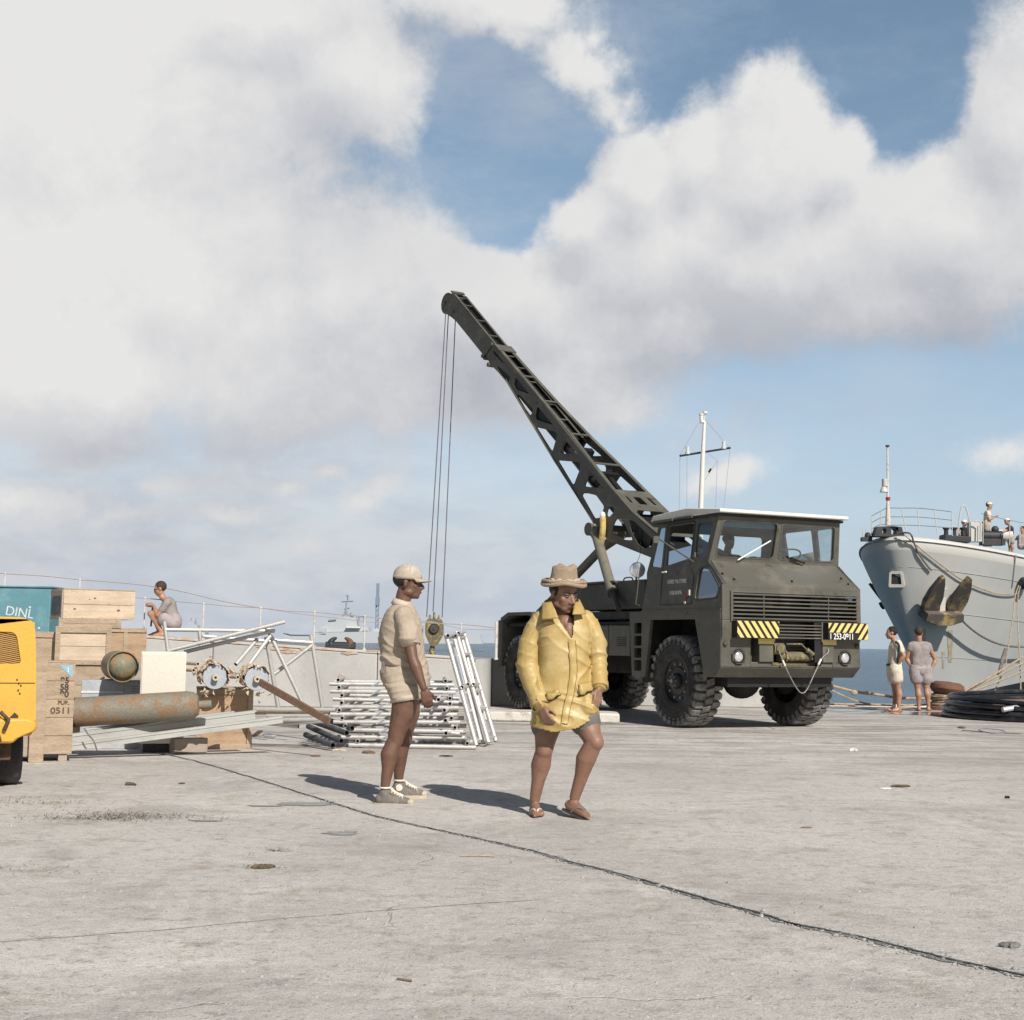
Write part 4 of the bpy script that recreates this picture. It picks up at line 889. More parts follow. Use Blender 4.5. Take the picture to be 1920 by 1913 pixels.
m = MB(); m.cyl(B(2.0, 3.45, 0)-DN*.1, B(3.6, 4.75, 0)-DN*.1, .07, 14); m.bar(B(3.2, 4.62, -.3), B(3.2, 4.62, .6), .12, .2, up=tn); m.bar(B(2.5, 4.1, -.6), B(2.5, 4.1, .6), .08, .25, up=tn); m.bar(B(1.9, 3.62, .1), B(2.6, 4.2, .1), .1, .1, up=tn); build(m, 'boom_ram', 'black', bm_, True)
m = MB(); m.bar(B(2.35, 3.95, .0), B(2.75, 4.22, 0.0), .06, .18, up=DN); build(m, 'valve_block', 'block_paint', bm_, True)
# telescoping inner section
IW = .15
def I_(a, z, k): return BC+DH*a+DN*(k*IW)+V((0, 0, z))
head = [(8.19+.245*math.cos(t_), 8.40+.235*math.sin(t_)) for t_ in [R(130-i*18) for i in range(13)]]
# outline: down the top edge, round the head, back along the bottom
top_in = lambda a: 8.50+(a-7.84)*(8.50-7.22)/(7.84-6.24)
bot_in = lambda a: 7.98+(a-7.76)*(7.98-7.06)/(7.76-6.61)
in_out = [(3.35, top_in(3.35)-.03), (7.86, 8.52)]+[(8.17+.24*math.cos(R(t_)), 8.40+.23*math.sin(R(t_))) for t_ in (105, 80, 55, 30, 5, -20, -45, -70, -90)]+[(7.96, 8.06), (7.76, 7.94), (6.61, 7.02), (3.60, bot_in(3.60)+.02)]
m = MB()
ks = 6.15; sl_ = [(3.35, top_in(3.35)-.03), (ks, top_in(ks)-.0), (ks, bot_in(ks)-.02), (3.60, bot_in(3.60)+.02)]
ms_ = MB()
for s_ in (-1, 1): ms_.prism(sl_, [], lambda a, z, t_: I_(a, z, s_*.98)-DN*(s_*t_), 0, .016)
in_out = [(ks, top_in(ks))]+in_out[1:-2]+[(6.61, 7.02), (ks, bot_in(ks)-.02)]
for s_ in (-1, 1): m.prism(in_out, [], lambda a, z, t_: I_(a, z, s_)-DN*(s_*t_), 0, .016)
m.prism([(3.6, bot_in(3.6)+.03), (7.9, 8.1), (7.9, 8.13), (3.6, bot_in(3.6)+.06)], [], lambda a, z, t_: BC+DH*a+DN*t_+V((0, 0, z)), -IW+.02, IW-.02)
jb = build(m, 'jib', 'olive_side', tk, True, smooth=30); build(ms_, 'shaded_slide', 'black', jb, True)  # near-black slide plates carry the shade inside the outer boom
m = MB()
for s_ in (-1, 1):
    p = [I_(3.4, top_in(3.4)-.03, s_*.85)+tn*.008, I_(7.85, 8.52, s_*.85)+tn*.008]; m.bar(p[0], p[1], .045, .014, up=tn)
for a in (7.80, 7.52, 6.99, 6.47, 5.8, 5.43, 5.0, 4.34, 3.9): m.bar(I_(a, top_in(a)-.01, -.8)+tn*.006, I_(a, top_in(a)-.01, .8)+tn*.006, .03, .012, up=tn)
m.bar(I_(7.95, 8.60, -1), I_(7.95, 8.60, 1), .10, .03, up=tn)
build(m, 'jib_rung', 'olive', jb, True)
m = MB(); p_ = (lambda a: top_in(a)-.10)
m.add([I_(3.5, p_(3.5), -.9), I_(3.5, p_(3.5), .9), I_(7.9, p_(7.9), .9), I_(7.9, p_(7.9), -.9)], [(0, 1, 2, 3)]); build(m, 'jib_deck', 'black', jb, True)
# end collar of the outer section
m = MB(); e_ = lambda a, z, k: B(a, z, k)
m.bar(T_(6.0, -.2, .02), T_(6.0, .2, .02), .26, .02, up=tn)
for s_ in (-1, 1): m.bar(B(6.20, 7.16, s_*1.1), B(6.53, 6.98, s_*1.1), .06, .03, up=DN)
m.bar(B(6.53, 6.93, -1.1), B(6.53, 6.93, 1.1), .06, .05, up=tn); m.cyl(B(6.33, 6.76, -1.2), B(6.33, 6.76, 1.2), .045, 10); m.cyl(B(6.57, 6.98, -1.2), B(6.57, 6.98, 1.2), .04, 10)
build(m, 'boom_collar', 'olive', bm_, True)
m = MB(); m.cyl(I_(8.17, 8.40, -.85), I_(8.17, 8.40, .85), .225, 28); m.cyl(I_(8.20, 8.42, -1.06), I_(8.20, 8.42, 1.06), .04, 12); m.cyl(I_(7.84, 8.16, -1.06), I_(7.84, 8.16, 1.06), .035, 12)
build(m, 'sheave', 'black', jb, True)
# lift legs below the knee
m = MB(); kn = B(2.40, 3.18, -1.25); kf = B(2.40, 3.18, 1.25); m.cyl(kn, kf, .10, 18); m.cyl(kn-DN*.03, kn, .115, 18); build(m, 'knee_shaft', 'olive', tk, True)
f1 = P(1149, 1112, 22.25); f2 = P(1012, 1150, 25.4)
m = MB(); m.tube([kn+DN*.10, kn+DN*.10+(f1-kn)*.12, f1], .085, 18, rs=[.12, .085, .085]); lg = build(m, 'lift_leg', 'olive_leg', tk, True)
m = MB(); m.cyl(f1-(f1-kn).normalized()*.04, f1+(f1-kn).normalized()*.012, .095, 18); m.cyl(f1, f1+(f1-kn).normalized()*.45, .05, 14); build(m, 'leg_collar', 'olive_dark', lg, True)
m = MB(); m.tube([kf-DN*.16+V((0, 0, -.02)), kf.lerp(f2, .2)-DN*.2, f2], .08, 18, rs=[.11, .08, .08]); build(m, 'lift_leg', 'olive_leg', tk, True)

m = MB(); a = B(2.02, 3.36, -1)-DN*.05; m.tube(smoothpts([a, B(1.98, 3.2, -1)-DN*.07, B(2.0, 3.05, -1)-DN*.07, B(2.07, 2.86, -1)-DN*.06], 4), .055, 10); sp_ = build(m, 'sling_roll', 'hose', tk, True)
m = MB(); m.ball(a+V((0, 0, .03)), (.05, .05, .07)); build(m, 'cloth_end', 'white_cloth', sp_, True)
# hoist ropes and hook block: hang from the jib head
hb_ = BC+DH*8.12+V((0, 0, 8.2)); hy = hb_.y
m = MB()
for (tx, ty_), (bx_, by_) in (((836, 601), (800, 1157)), ((841, 603), (812, 1147)), ((854, 613), (829, 1158))):
    m.tube([P(tx, ty_-18, hy), P(bx_, by_, hy-.15)], .0105, 6)
build(m, 'hoist_rope', 'cable', tk, True)
hk = thing('hook_block', 'worn yellow and olive crane hook block hanging above the sea wall', 'hook block', tuple(P(812, 1240, hy-.15)), R(-5))
s0 = hy/FPX
def K(px, py, d=0): return P(px, py, hy-.15+d)
m = MB(); outl = [(800, 1161), (828, 1161), (832, 1172), (832, 1190), (824, 1204), (818, 1212), (808, 1212), (803, 1204), (797, 1190), (797, 1172)]
for d in (-.09, .06): m.prism(rpoly([(a-814, 1200-c_) for a, c_ in outl], 4), [], lambda a, c_, t_: K(814+a, 1200-c_, t_), d, d+.03)
build(m, 'cheek_plate', 'block_paint', hk, True)
m = MB(); m.cyl(K(814, 1179, -.125), K(814, 1179, .09), .105, 24); build(m, 'pulley', 'black', hk, True)
m = MB(); m.cyl(K(814, 1179, -.135), K(814, 1179, -.12), .085, 24); m.cyl(K(814, 1179, -.15), K(814, 1179, -.13), .03, 12); build(m, 'pulley_cover', 'olive_dark', hk, True)
m = MB()
for a in (806, 814, 823): m.tube([K(a, 1162), K(a, 1153 if a != 814 else 1148)], .03, 10, rs=[.035, .018])
build(m, 'rope_socket', 'block_paint', hk, True)
m = MB(); m.cyl(K(811, 1211), K(810, 1219), .05, 12); pts = [K(a, c_) for a, c_ in ((810, 1215), (809, 1222), (813, 1229), (809, 1236), (802, 1234), (800, 1228))]
m.tube(smoothpts(pts, 4), .05, 10, rs=None); build(m, 'hook', 'block_yel', hk, True)

# ================================================================== SHIPS, MAST, QUAY GEAR
MT['fence_w'] = MT['wire']; MT['hull_seam'] = mat('hull_seam', (.43, .44, .44), .6, grain=.1); MT['hull_rust'] = mat('hull_rust', (.42, .33, .20), .8, c2=(.46, .46, .44), scale=5, lo=.4, hi=.62, grain=.1, bump=0)
PHI = R(40); AF = V((math.sin(PHI), math.cos(PHI), 0)); NR = V((math.cos(PHI), -math.sin(PHI), 0))   # aft, near side normal
SB = P(1667, 1003, 41.0); SB = V((SB.x, SB.y, 0))
DZ = 4.50
def hull(s, t, k):
    """s metres aft of the stem head, t 0 keel .. 1 deck, k -1 far / +1 near"""
    t = max(.0, min(t, 1.0)); s0 = 4.3*(1-t)**1.25; z = -2.3+(DZ+2.3)*t-.10*min(s, 9)*t
    u_ = max(0, s-s0); kk = .30+(1.38-.30)*t**1.6; ex = 1-.5*t**.8
    bb_ = min(kk*u_**ex, 5.4*(.45+.55*t))
    return SB+AF*s+NR*(k*bb_)+V((0, 0, z))
sh = thing('navy_ship', 'grey naval ship moored beyond the quay, big stockless anchor on its flared bow', 'ship', tuple(SB+V((0, 0, -2.3))), 0)
ss = [0, .01, .04, .1, .2, .35, .55, .8, 1.1, 1.5, 2, 2.6, 3.3, 4.2, 5.5, 7, 9, 12, 16, 22, 30, 42]
ts = [0, .12, .22, .32, .42, .52, .62, .72, .82, .90, .95]
def hullstrip(ts_, lip=False):
    m = MB(); cols = []
    for k in (-1, 1):
        seq = ss[::-1] if k == -1 else ss[1:]
        for s in seq:
            col = []
            for t in ts_:
                s0 = 4.3*(1-t)**1.25; s_eff = s0+s; col.append(hull(s_eff, t, k))
            cols.append(col)
    n_ = len(ts_); m.add([p for c_ in cols for p in c_], [(i*n_+j, (i+1)*n_+j, (i+1)*n_+j+1, i*n_+j+1) for i in range(len(cols)-1) for j in range(n_-1)])
    return m
build(hullstrip(ts), 'hull', 'hull', sh, True, smooth=True, fixn=True)
# rounded gunwale, paler where the light catches it
m = MB(); cols = []
for k in (-1, 1):
    for s in (ss[::-1] if k == -1 else ss[1:]):
        col = []
        for t, ins, dz in ((.95, 0, 0), (.985, .02, 0), (1.0, .10, .03), (1.0, .24, .08), (1.0, .42, .08), (1.0, .6, -.02)):
            s0 = 4.3*(1-t)**1.25; p = hull(s0+s, t, k); c_ = SB+AF*(s0+s+.9)+V((0, 0, p.z)); d = (c_-p); d = d.normalized() if d.length > .01 else AF
            col.append(p+d*ins+V((0, 0, dz)))
        cols.append(col)
n_ = 6; m.add([p for c_ in cols for p in c_], [(i*n_+j, (i+1)*n_+j, (i+1)*n_+j+1, i*n_+j+1) for i in range(len(cols)-1) for j in range(n_-1)])
build(m, 'gunwale', 'hull_light', sh, True, smooth=True)
m = MB(); r_ = [hull(s, 1, -1)-V((0, 0, .06)) for s in ss[::-1]]+[hull(s, 1, 1)-V((0, 0, .06)) for s in ss[1:]]; c_ = sum(r_, V((0, 0, 0)))/len(r_)
k_ = len(ss)
m.add(r_, [(k_-1-i, k_-1+i, k_+i, k_-2-i) for i in range(1, k_-1)]+[(k_-1, k_, k_-2)]); build(m, 'deck', 'deck_grey', sh, True, smooth=False)
def hullat(px, py, k=1):
    def scan(ss_, ts_):
        best = None
        for s in ss_:
            for t in ts_:
                if t > 1 or t < .1 or s < 4.3*(1-t)**1.25: continue
                p = hull(s, t, k); q = proj(p); e_ = (q[0]-px)**2+(q[1]-py)**2
                if best is None or e_ < best[0]: best = (e_, s, t, p)
        return best
    b_ = scan([i*.3 for i in range(44)], [.18+j*.04 for j in range(21)])
    for st, tt in ((.08, .010), (.02, .0025)): b_ = scan([b_[1]+i*st for i in range(-5, 6)], [b_[2]+j*tt for j in range(-5, 6)]) or b_
    _, s, t, p = b_
    a = hull(s+.05, t, k)-p; c_ = p-hull(s, t-.01, k); n__ = a.cross(c_).normalized()
    if n__.dot(NR*k) < 0: n__ = -n__
    return s, t, p, n__
# black boot topping rising aft near the waterline
b0_, b1_ = hullat(1814, 1294), hullat(1918, 1266)
m = MB(); cols = []
for i in range(40):
    s_ = b0_[0]-2.5+i*.8; zt = b0_[3-1].z+(b1_[2].z-b0_[2].z)*(s_-b0_[0])/max(.3, b1_[0]-b0_[0]); zt = min(max(zt, -1.9), 1.6); col = []
    for f_ in (0, .5, 1):
        t = (f_*zt+(1-f_)*-2.2+2.3)/(DZ+2.3); s0 = 4.3*(1-t)**1.25; col.append(hull(max(s_, s0+.004), t, 1)+NR*.012)
    cols.append(col)
m.add([p for c_ in cols for p in c_], [(i*3+j, (i+1)*3+j, (i+1)*3+j+1, i*3+j+1) for i in range(len(cols)-1) for j in range(2)])
build(m, 'boot_topping', 'boot', sh, True, smooth=True)
# anchors
def anchor(px, py, k, sc_=1.0, dz=1.0):
    s, t, p, n__ = hullat(px, py, k)
    up = V((0, 0, 1)); xx = up.cross(n__).normalized(); yy = n__.cross(xx).normalized(); M = M4(((xx.x, yy.x, n__.x, p.x), (xx.y, yy.y, n__.y, p.y), (xx.z, yy.z, n__.z, p.z), (0, 0, 0, 1))) @ M4.Diagonal((sc_, sc_, sc_*dz, 1))
    m = MB()
    def pr(poly, a, c_): m.prism(poly, [], lambda u_, v_, t_: M @ V((u_*.84, v_*1.2, t_)), a, c_)
    pr([(-.72, -.02), (.72, -.02), (.78, -.22), (.30, -.34), (-.30, -.34), (-.78, -.22)], .10, .60)       # crown
    for q in (-1, 1):
        poly = [(q*.80, .0), (q*.86, .30), (q*.80, .62), (q*.62, .98), (q*.50, 1.04), (q*.36, .80), (q*.20, .42), (q*.16, .0)]
        base = len(m.v)
        m.prism(poly, [], lambda u_, v_, t_: M @ V((u_*.84, v_*1.22-.05, t_+.16+.34*(v_/1.05))), 0, .20)
    a = build(m, 'anchor', 'rust_yel' if k > 0 else 'anchor_dark', sh, True, smooth=25, bevel=.02)
    m = MB(); m.bar(M @ V((0, -.1, .3)), M @ V((0, .42, .12)), .18, .16, up=n__); m.cyl(M @ V((0, .38, -.05)), M @ V((0, .40, .22)), .24, 20); build(m, 'shank', 'hull_light', a, True)
    return M
AM = anchor(1756, 1135, 1); anchor(1664, 1124, -1, .62, .8)
for t_l in (.50, .70, .88):
    m = MB(); pts = [hull(s, t_l, 1)+NR*.008 for s in [4.3*(1-t_l)**1.25+.03+i*.15 for i in range(60)]]; m.tube(pts, .006, 4); build(m, 'plate_seam', 'hull_seam', sh, True)
# rust run below the anchor
for (px, py, w_, h_) in ((1733, 1205, 4, 26), (1738, 1262, 3, 22), (1781, 1212, 6, 30), (1768, 1238, 3, 16), (1799, 1124, 4, 24)):
    m = MB(); vs = []; n2 = 6
    for j in range(n2+1):
        f_ = j/n2; wd = w_*(1.1-f_*.5)*(.6+.9*abs(noise.noise(V((f_*4, px*.3, 0))))); vs += [hullat(px-wd, py-h_+2*h_*f_)[2]+NR*.012, hullat(px+wd, py-h_+2*h_*f_)[2]+NR*.012]
    m.add(vs, [(2*j, 2*j+1, 2*j+3, 2*j+2) for j in range(n2)]); build(m, 'rust_run', 'hull_rust', sh, True, smooth=True, fixn=False)
# hawse window (fairlead) on the bow shoulder
s, t, p, n__ = hullat(1673, 1088, 1); up = V((0, 0, 1)); xx = up.cross(n__).normalized(); yy = n__.cross(xx)
m = MB(); FM = M4(((xx.x, yy.x, n__.x, p.x), (xx.y, yy.y, n__.y, p.y), (xx.z, yy.z, n__.z, p.z), (0, 0, 0, 1)))
ol = rpoly([(-.26, -.24), (.22, -.24), (.17, .24), (-.22, .24)], .06); il = rpoly([(-.19, -.15), (.13, -.15), (.10, .17), (-.16, .17)], .03)
m.prism(ol, [il], lambda u_, v_, t_: FM @ V((u_, v_, t_)), -.05, .09); fl = build(m, 'fairlead', 'hull_light', sh, True, bevel=.01)
m = MB(); m.prism(il, [], lambda u_, v_, t_: FM @ V((u_, v_, t_)), -.02, .03); build(m, 'fairlead_opening', 'boot', fl, True)
# bow chock (black casting with two eyes) and jackstaff
def SD(px, py, Y): return P(px, py, Y)
cb = SD(1668, 1003, 41.1)
m = MB(); BX = xx = V((math.cos(R(8)), math.sin(R(8)), 0))
m.prism([(-.48, 0), (.44, 0), (.37, .30), (.1, .33), (-.38, .30)], [[(-.22, .10), (-.12, .10), (-.10, .2), (-.15, .26), (-.21, .22)], [(.05, .08), (.18, .08), (.21, .2), (.13, .28), (.05, .22)]], lambda a, c_, t_: cb+V((a, t_, c_-.06)), -.02, .35)
build(m, 'bow_chock', 'boot', sh, True, bevel=.01)
m = MB(); jt = SD(1664, 838, 41.6); jb_ = SD(1665, 985, 41.6); m.tube([jb_, jb_.lerp(jt, .35), jt], .03, 10, rs=[.085, .035, .025]); js = build(m, 'jackstaff', 'post', sh, True)
m = MB(); q = SD(1659, 912, 41.6); m.cyl(q, q+V((0, 0, .22)), .09, 12); m.cyl(q-V((0.03, 0, .18)), q-V((.03, 0, .02)), .13, 12, r2=.07); build(m, 'bow_light', 'hull_light', js, True)
m = MB(); q = SD(1665, 938, 41.6); m.cyl(q, q+V((0, 0, .09)), .07, 12); build(m, 'red_lamp', 'red', js, True)
m = MB(); m.cyl(jt, jt+V((0, 0, .05)), .06, 10); build(m, 'staff_cap', 'boot', js, True)
# guard rails
rail_t = [(1634, 968), (1652, 958), (1664, 953), (1690, 953), (1720, 953), (1752, 956), (1784, 960)]
rail_b = [(1634, 1003), (1650, 996), (1666, 1000), (1700, 1000), (1724, 1001), (1758, 1003), (1786, 1005)]
for i, (tp, bt) in enumerate(zip(rail_t, rail_b)):
    if i == 2: continue
    m = MB(); Yq = 41.4+i*.12; m.tube([SD(*bt, Yq), SD(*tp, Yq)], .014, 6); build(m, 'stanchion', 'hull_light', sh, True)
for f_ in (0, .35, .68):
    pts = [SD(tp[0]+(bt[0]-tp[0])*f_, tp[1]+(bt[1]-tp[1])*f_, 41.4+i*.12) for i, (tp, bt) in enumerate(zip(rail_t, rail_b))]
    m = MB(); m.tube(smoothpts(pts, 4), .011, 5); build(m, 'rail', 'rope_dark', sh, True)
for i, px in enumerate((1618, 1622)):
    m = MB(); m.tube([SD(px, 1012, 41.6), SD(px-1+i*2, 992, 41.6)], .012, 5); build(m, 'stanchion', 'hull_light', sh, True)
m = MB(); m.ball(SD(1627, 1006, 41.5), (.10, .10, .13)); m.box(tuple(SD(1621, 1014, 41.5)-V((.1, .1, .02))), tuple(SD(1631, 1008, 41.5)+V((.05, .1, .0)))); build(m, 'roller_fairlead', 'boot', sh, True)
# deck gear: black roller base, three bitts, hatch, davit arch, winches
YD = 42.6
m = MB(); a = SD(1764, 1009, YD); c_ = SD(1816, 1013, YD); m.bar(a, c_, .4, .20); rb = build(m, 'fairlead_base', 'boot', sh, True, bevel=.03)
for px in (1774, 1789, 1806):
    m = MB(); q = SD(px, 1002, YD); m.tube([q-V((0, 0, .05)), q+V((0, 0, .12)), q+V((0, 0, .17)), q+V((0, 0, .21))], .08, 14, rs=[.07, .065, .10, .10]); build(m, 'bitt', 'boot', rb, True)
m = MB(); q = SD(1829, 1016, YD+.3); m.box((q.x-.17, q.y-.1, q.z), (q.x+.17, q.y+.3, q.z+.62)); m.tube([SD(1838, 1012, YD), SD(1839, 980, YD), SD(1833, 976, YD), SD(1827, 978, YD)], .025, 7); build(m, 'deck_hatch', 'hull_light', sh, True, bevel=.03)
m = MB(); m.tube(smoothpts([SD(1796, 1000, YD+.6), SD(1800, 965, YD+.6), SD(1805, 948, YD+.6), SD(1812, 954, YD+.6), SD(1817, 975, YD+.6), SD(1818, 1010, YD+.6)], 5), .022, 7); build(m, 'davit', 'hull_light', sh, True)
m = MB(); q = SD(1860, 1005, YD+.5); m.cyl(q-V((.3, 0, 0)), q+V((.3, 0, 0)), .16, 14); m.box((q.x-.35, q.y-.2, q.z-.3), (q.x+.35, q.y+.2, q.z-.1)); m.ball(q+V((.1, 0, .2)), .12); build(m, 'windlass', 'boot', sh, True)
m = MB(); q = SD(1875, 1004, YD+.8); m.cyl(q-V((.2, 0, 0)), q+V((.35, 0, .0)), .2, 14); build(m, 'windlass', 'hull_light', sh, True)
for px in (1818, 1843, 1893, 1912):
    m = MB(); m.tube([SD(px, 1018+(px-1818)*.06, YD), SD(px+.5, 972+(px-1818)*.12, YD)], .013, 6); build(m, 'stanchion', 'hull_light', sh, True)
m = MB(); m.tube(smoothpts([SD(1840, 963, YD), SD(1875, 972, YD), SD(1925, 982, YD)], 4), .008, 5); build(m, 'rail', 'rope_dark', sh, True)
# ladder edge, pale seam and a side fairlead at the right
m = MB(); a = hullat(1903, 1040)[2]+NR*.03; c_ = hullat(1897, 1100)[2]+NR*.03; m.tube([a, c_], .02, 6); build(m, 'hull_seam', 'hull_light', sh, True)
q = hullat(1914, 1090); m = MB(); m.ball(q[2]+NR*.1, (.16, .16, .14)); m.cyl(q[2]+V((0, 0, -.1)), q[2]+V((0, 0, .03))+NR*.3, .16, 14); build(m, 'roller_fairlead', 'boot', sh, True)
# ship's ropes
def hp(px, py, o_=.06): q = hullat(px, py); return q[2]+q[3]*o_
def rope(pts, r, label, mt='rope', name='mooring_rope', n=5, group=None):
    m = MB(); m.tube(smoothpts(pts, n), r, 7); p = pts[0]
    return solo(m, name, label, 'rope', mt, tuple(V(p)), group=group)
c0 = SD(1682, 1001, 41.0)+V((0, -.15, 0))
rope([c0, c0+V((.25, -.30, -.02)), hp(1712, 1017), hp(1722, 1038), hp(1736, 1058), hp(1745, 1068)], .028, 'dark rope from the bow chock down to the raised left anchor fluke', 'rope_dark')
rope([c0+V((.1, -.1, -.01)), hp(1708, 1014), hp(1730, 1032), hp(1760, 1056), hp(1795, 1082), hp(1830, 1100), hp(1868, 1111), hp(1902, 1113), hp(1915, 1098)], .018, 'thin brown line drooping across the grey bow above the anchor')
rope([hp(1778, 1140, .35), hp(1800, 1163, .3), hp(1826, 1184, .3), hp(1856, 1198, .3), hp(1890, 1205, .3), hp(1925, 1203, .3)], .034, 'black hose line hanging in a deep curve below the anchor', 'rope_dark')
qa = hp(1912, 1096, .4)
gr_v = 'vertical lines hanging from the ship side fairlead'
for k, (pts, lab) in enumerate((([(1910, 1098), (1903, 1120), (1899, 1160), (1893, 1200), (1888, 1225), (1885, 1250), (1874, 1275), (1862, 1302)], 'slack brown line hanging from the side fairlead, bending left near its foot'), ([(1913, 1100), (1909, 1118), (1908, 1160), (1911, 1215), (1913, 1250), (1914, 1300)], 'brown line hanging almost straight down behind the hose coil'))):
    rope([P(a, c_, 38.0-.9*i) for i, (a, c_) in enumerate(pts)], .016, lab, group=gr_v)
m = MB(); m.tube(smoothpts([P(1886, 1218, 33.4), P(1881, 1232, 33.2), P(1877, 1250, 33), P(1873, 1266, 32.8)], 4), .05, 8); solo(m, 'rope_fender', 'short dark rope fender strung on the slack brown line beside the ship', 'fender', 'rope_dark', tuple(P(1873, 1266, 32.8)))
# rusty bollard
BO = P(1776, 1300, 27.6); BO = V((BO.x, 27.6, 0)); bo = thing('mooring_bollard', 'big rusty mooring bollard with rope turns, right of the man in grey shorts', 'bollard', tuple(BO))
m = MB(); X = M4.Rotation(R(-90), 4, 'Y')
m.lathe([(.001, -.0), (.42, .0), (.40, .06), (.27, .10), (.25, .28), (.27, .34), (.001, .35)], X, 32); build(m, 'bollard_post', 'rust', bo)
m = MB(); XT = M4.Translation((0, 0, .42)) @ M4.Rotation(R(6), 4, 'Y') @ X
m.lathe([(.001, -.14), (.20, -.13), (.30, -.07), (.34, .0), (.32, .08), (.24, .13), (.001, .145)], XT, 32); build(m, 'bollard_head', 'rust', bo)
tg = 'hemp mooring ropes turned round the bollard'
m = MB()
for k in range(6):
    z = .10+k*.036; ring = [V((BO.x+(.30+.02*math.sin(k*2))*math.cos(a), BO.y+(.30)*math.sin(a), z+.02*math.sin(a+k))) for a in [i*math.pi/12 for i in range(25)]]
    m.tube(ring, .024, 6, cap=False)
solo(m, 'rope_turns', 'hemp rope wound several times round the rusty bollard', 'rope', 'rope', tuple(BO+V((0, 0, .1))))
for k, (a, c_, lab) in enumerate((((1800, 1301), (1925, 1228), 'topmost of the three taut hemp ropes rising right from the bollard'), ((1792, 1306), (1925, 1240), 'middle of the three taut hemp ropes rising right from the bollard'), ((1785, 1311), (1925, 1256), 'lowest of the three taut hemp ropes rising right from the bollard'))):
    m = MB(); p0_ = BO+V((.26, -.2, .28-.07*k)); p1 = P(a[0]+60, a[1]-30, 29.5); p2 = P(*c_, 33+k*.3); m.tube(smoothpts([BO+V((0, -.30, .26-.07*k)), p0_, P(*a, 27.8), P((a[0]+c_[0])/2, (a[1]+c_[1])/2+1, 30.6), p2, p2+(p2-P(*a, 27.8))*.8], 5), .022, 7)
    solo(m, 'mooring_rope', lab, 'rope', 'rope', tuple(p0_), group=tg)
rp1 = [(1546, 1283), (1575, 1290), (1602, 1297), (1640, 1302), (1690, 1309), (1735, 1310), (1760, 1307)]
m = MB(); pts = smoothpts([P(a, c_, 27.2+.1*i) for i, (a, c_) in enumerate(rp1)], 6); m.tube(pts, .026, 8, rs=[.026+.010*max(0, noise.noise(V((i*.9, 0, 0)))) for i in range(len(pts))])
for a, c_, r_ in ((1602, 1299, .07), (1625, 1300, .05)): m.ball(P(a, c_, 27.3), (r_, .04, r_*.8))
solo(m, 'knotted_rope', 'thick knotted brown rope slung from the truck to the bollard', 'rope', 'rope', tuple(pts[0]))
rope([P(1546, 1287, 27.2), P(1575, 1302, 27.2), P(1610, 1316, 27.3), P(1650, 1322, 27.6), P(1720, 1323, 28.0), P(1755, 1316, 28.1)], .016, 'thin tan rope sagging below the knotted one to the bollard')
gq = G(1600, 1336); rope([V((gq.x-1.6, QY-.9, .04)), V((gq.x, QY-.95, .05)), V((gq.x+1.3, QY-.88, .05)), V((gq.x+2.3, QY-.7, .06))], .02, 'rope lying flat along the wet quay edge behind the two men')
# puddle
pm = bpy.data.materials.new('wet_concrete'); pm.use_nodes = True; bs = pm.node_tree.nodes['Principled BSDF']; bs.inputs['Base Color'].default_value = (.16, .145, .13, 1); bs.inputs['Roughness'].default_value = .06; MT['wet'] = pm
m = MB(); c_ = G(1640, 1340)
for cx, cy, rx, ry, sd_ in ((7.6, 25.9, 1.5, .55, 1.2), (6.5, 26.6, .9, .35, 2.2), (8.9, 25.7, .9, .3, 3.9), (7.2, 27.6, 1.2, .28, 5.1)):
    blob(m, cx, cy, rx, ry, .004+.0005*sd_, n=40, seed=sd_, flat=True)
o = build(m, 'puddle', 'wet', fixn=False, smooth=False); o['kind'] = 'structure'
# coil of black hose
HC = V((9.62, 24.5, 0)); hc_l = 'large coil of glossy black hose lying on the quay at the right edge'
m = MB(); random.seed(12)
m2 = MB()
for k in range(9):
    ph = random.uniform(0, 6.28); rr = 1.38*(1.36, 1.28, 1.20, 1.34, 1.25, 1.16, 1.32, 1.22, 1.29)[k]; z0 = (.045, .045, .045, .125, .125, .12, .20, .20, .275)[k]; cx, cy = random.uniform(-.04, .04), random.uniform(-.04, .04)
    ring = [HC+V((cx+rr*math.cos(a), cy+rr*.90*math.sin(a), z0+.025*math.sin(a*2+ph)*(k/8)+.16*(z0-.04)/.24*(1+math.sin(a))/2)) for a in [i*math.pi/24 for i in range(49)]]
    (m if k < 9 else m2).tube(ring, .044, 9, cap=False)
for k in range(3):
    a0 = 2.7+k*.05; pts = [HC+V(((1.45-.13*k)*math.cos(a), (1.25-.12*k)*math.sin(a), .10+.07*k+.08*math.sin(a))) for a in [a0+i*.16 for i in range(22)]]
    m.tube(pts, .042, 9)
solo(m, 'hose_coil', hc_l, 'hose', 'hose_black', tuple(HC))
m = MB(); m.bar(P(1846, 1318, 23.7), P(1945, 1316, 23.9), .25, .09); solo(m, 'wood_board', 'short brown board lying inside the black hose coil', 'board', 'plank', tuple(P(1846, 1318, 23.7)), bevel=.005)
m = MB(); m.tube([P(1880, 1331, 23.2), P(1940, 1322, 23.3)], .045, 10); solo(m, 'grey_pipe', 'short pale grey pipe end lying inside the black hose coil', 'pipe', 'galv', tuple(P(1880, 1331, 23.2)))
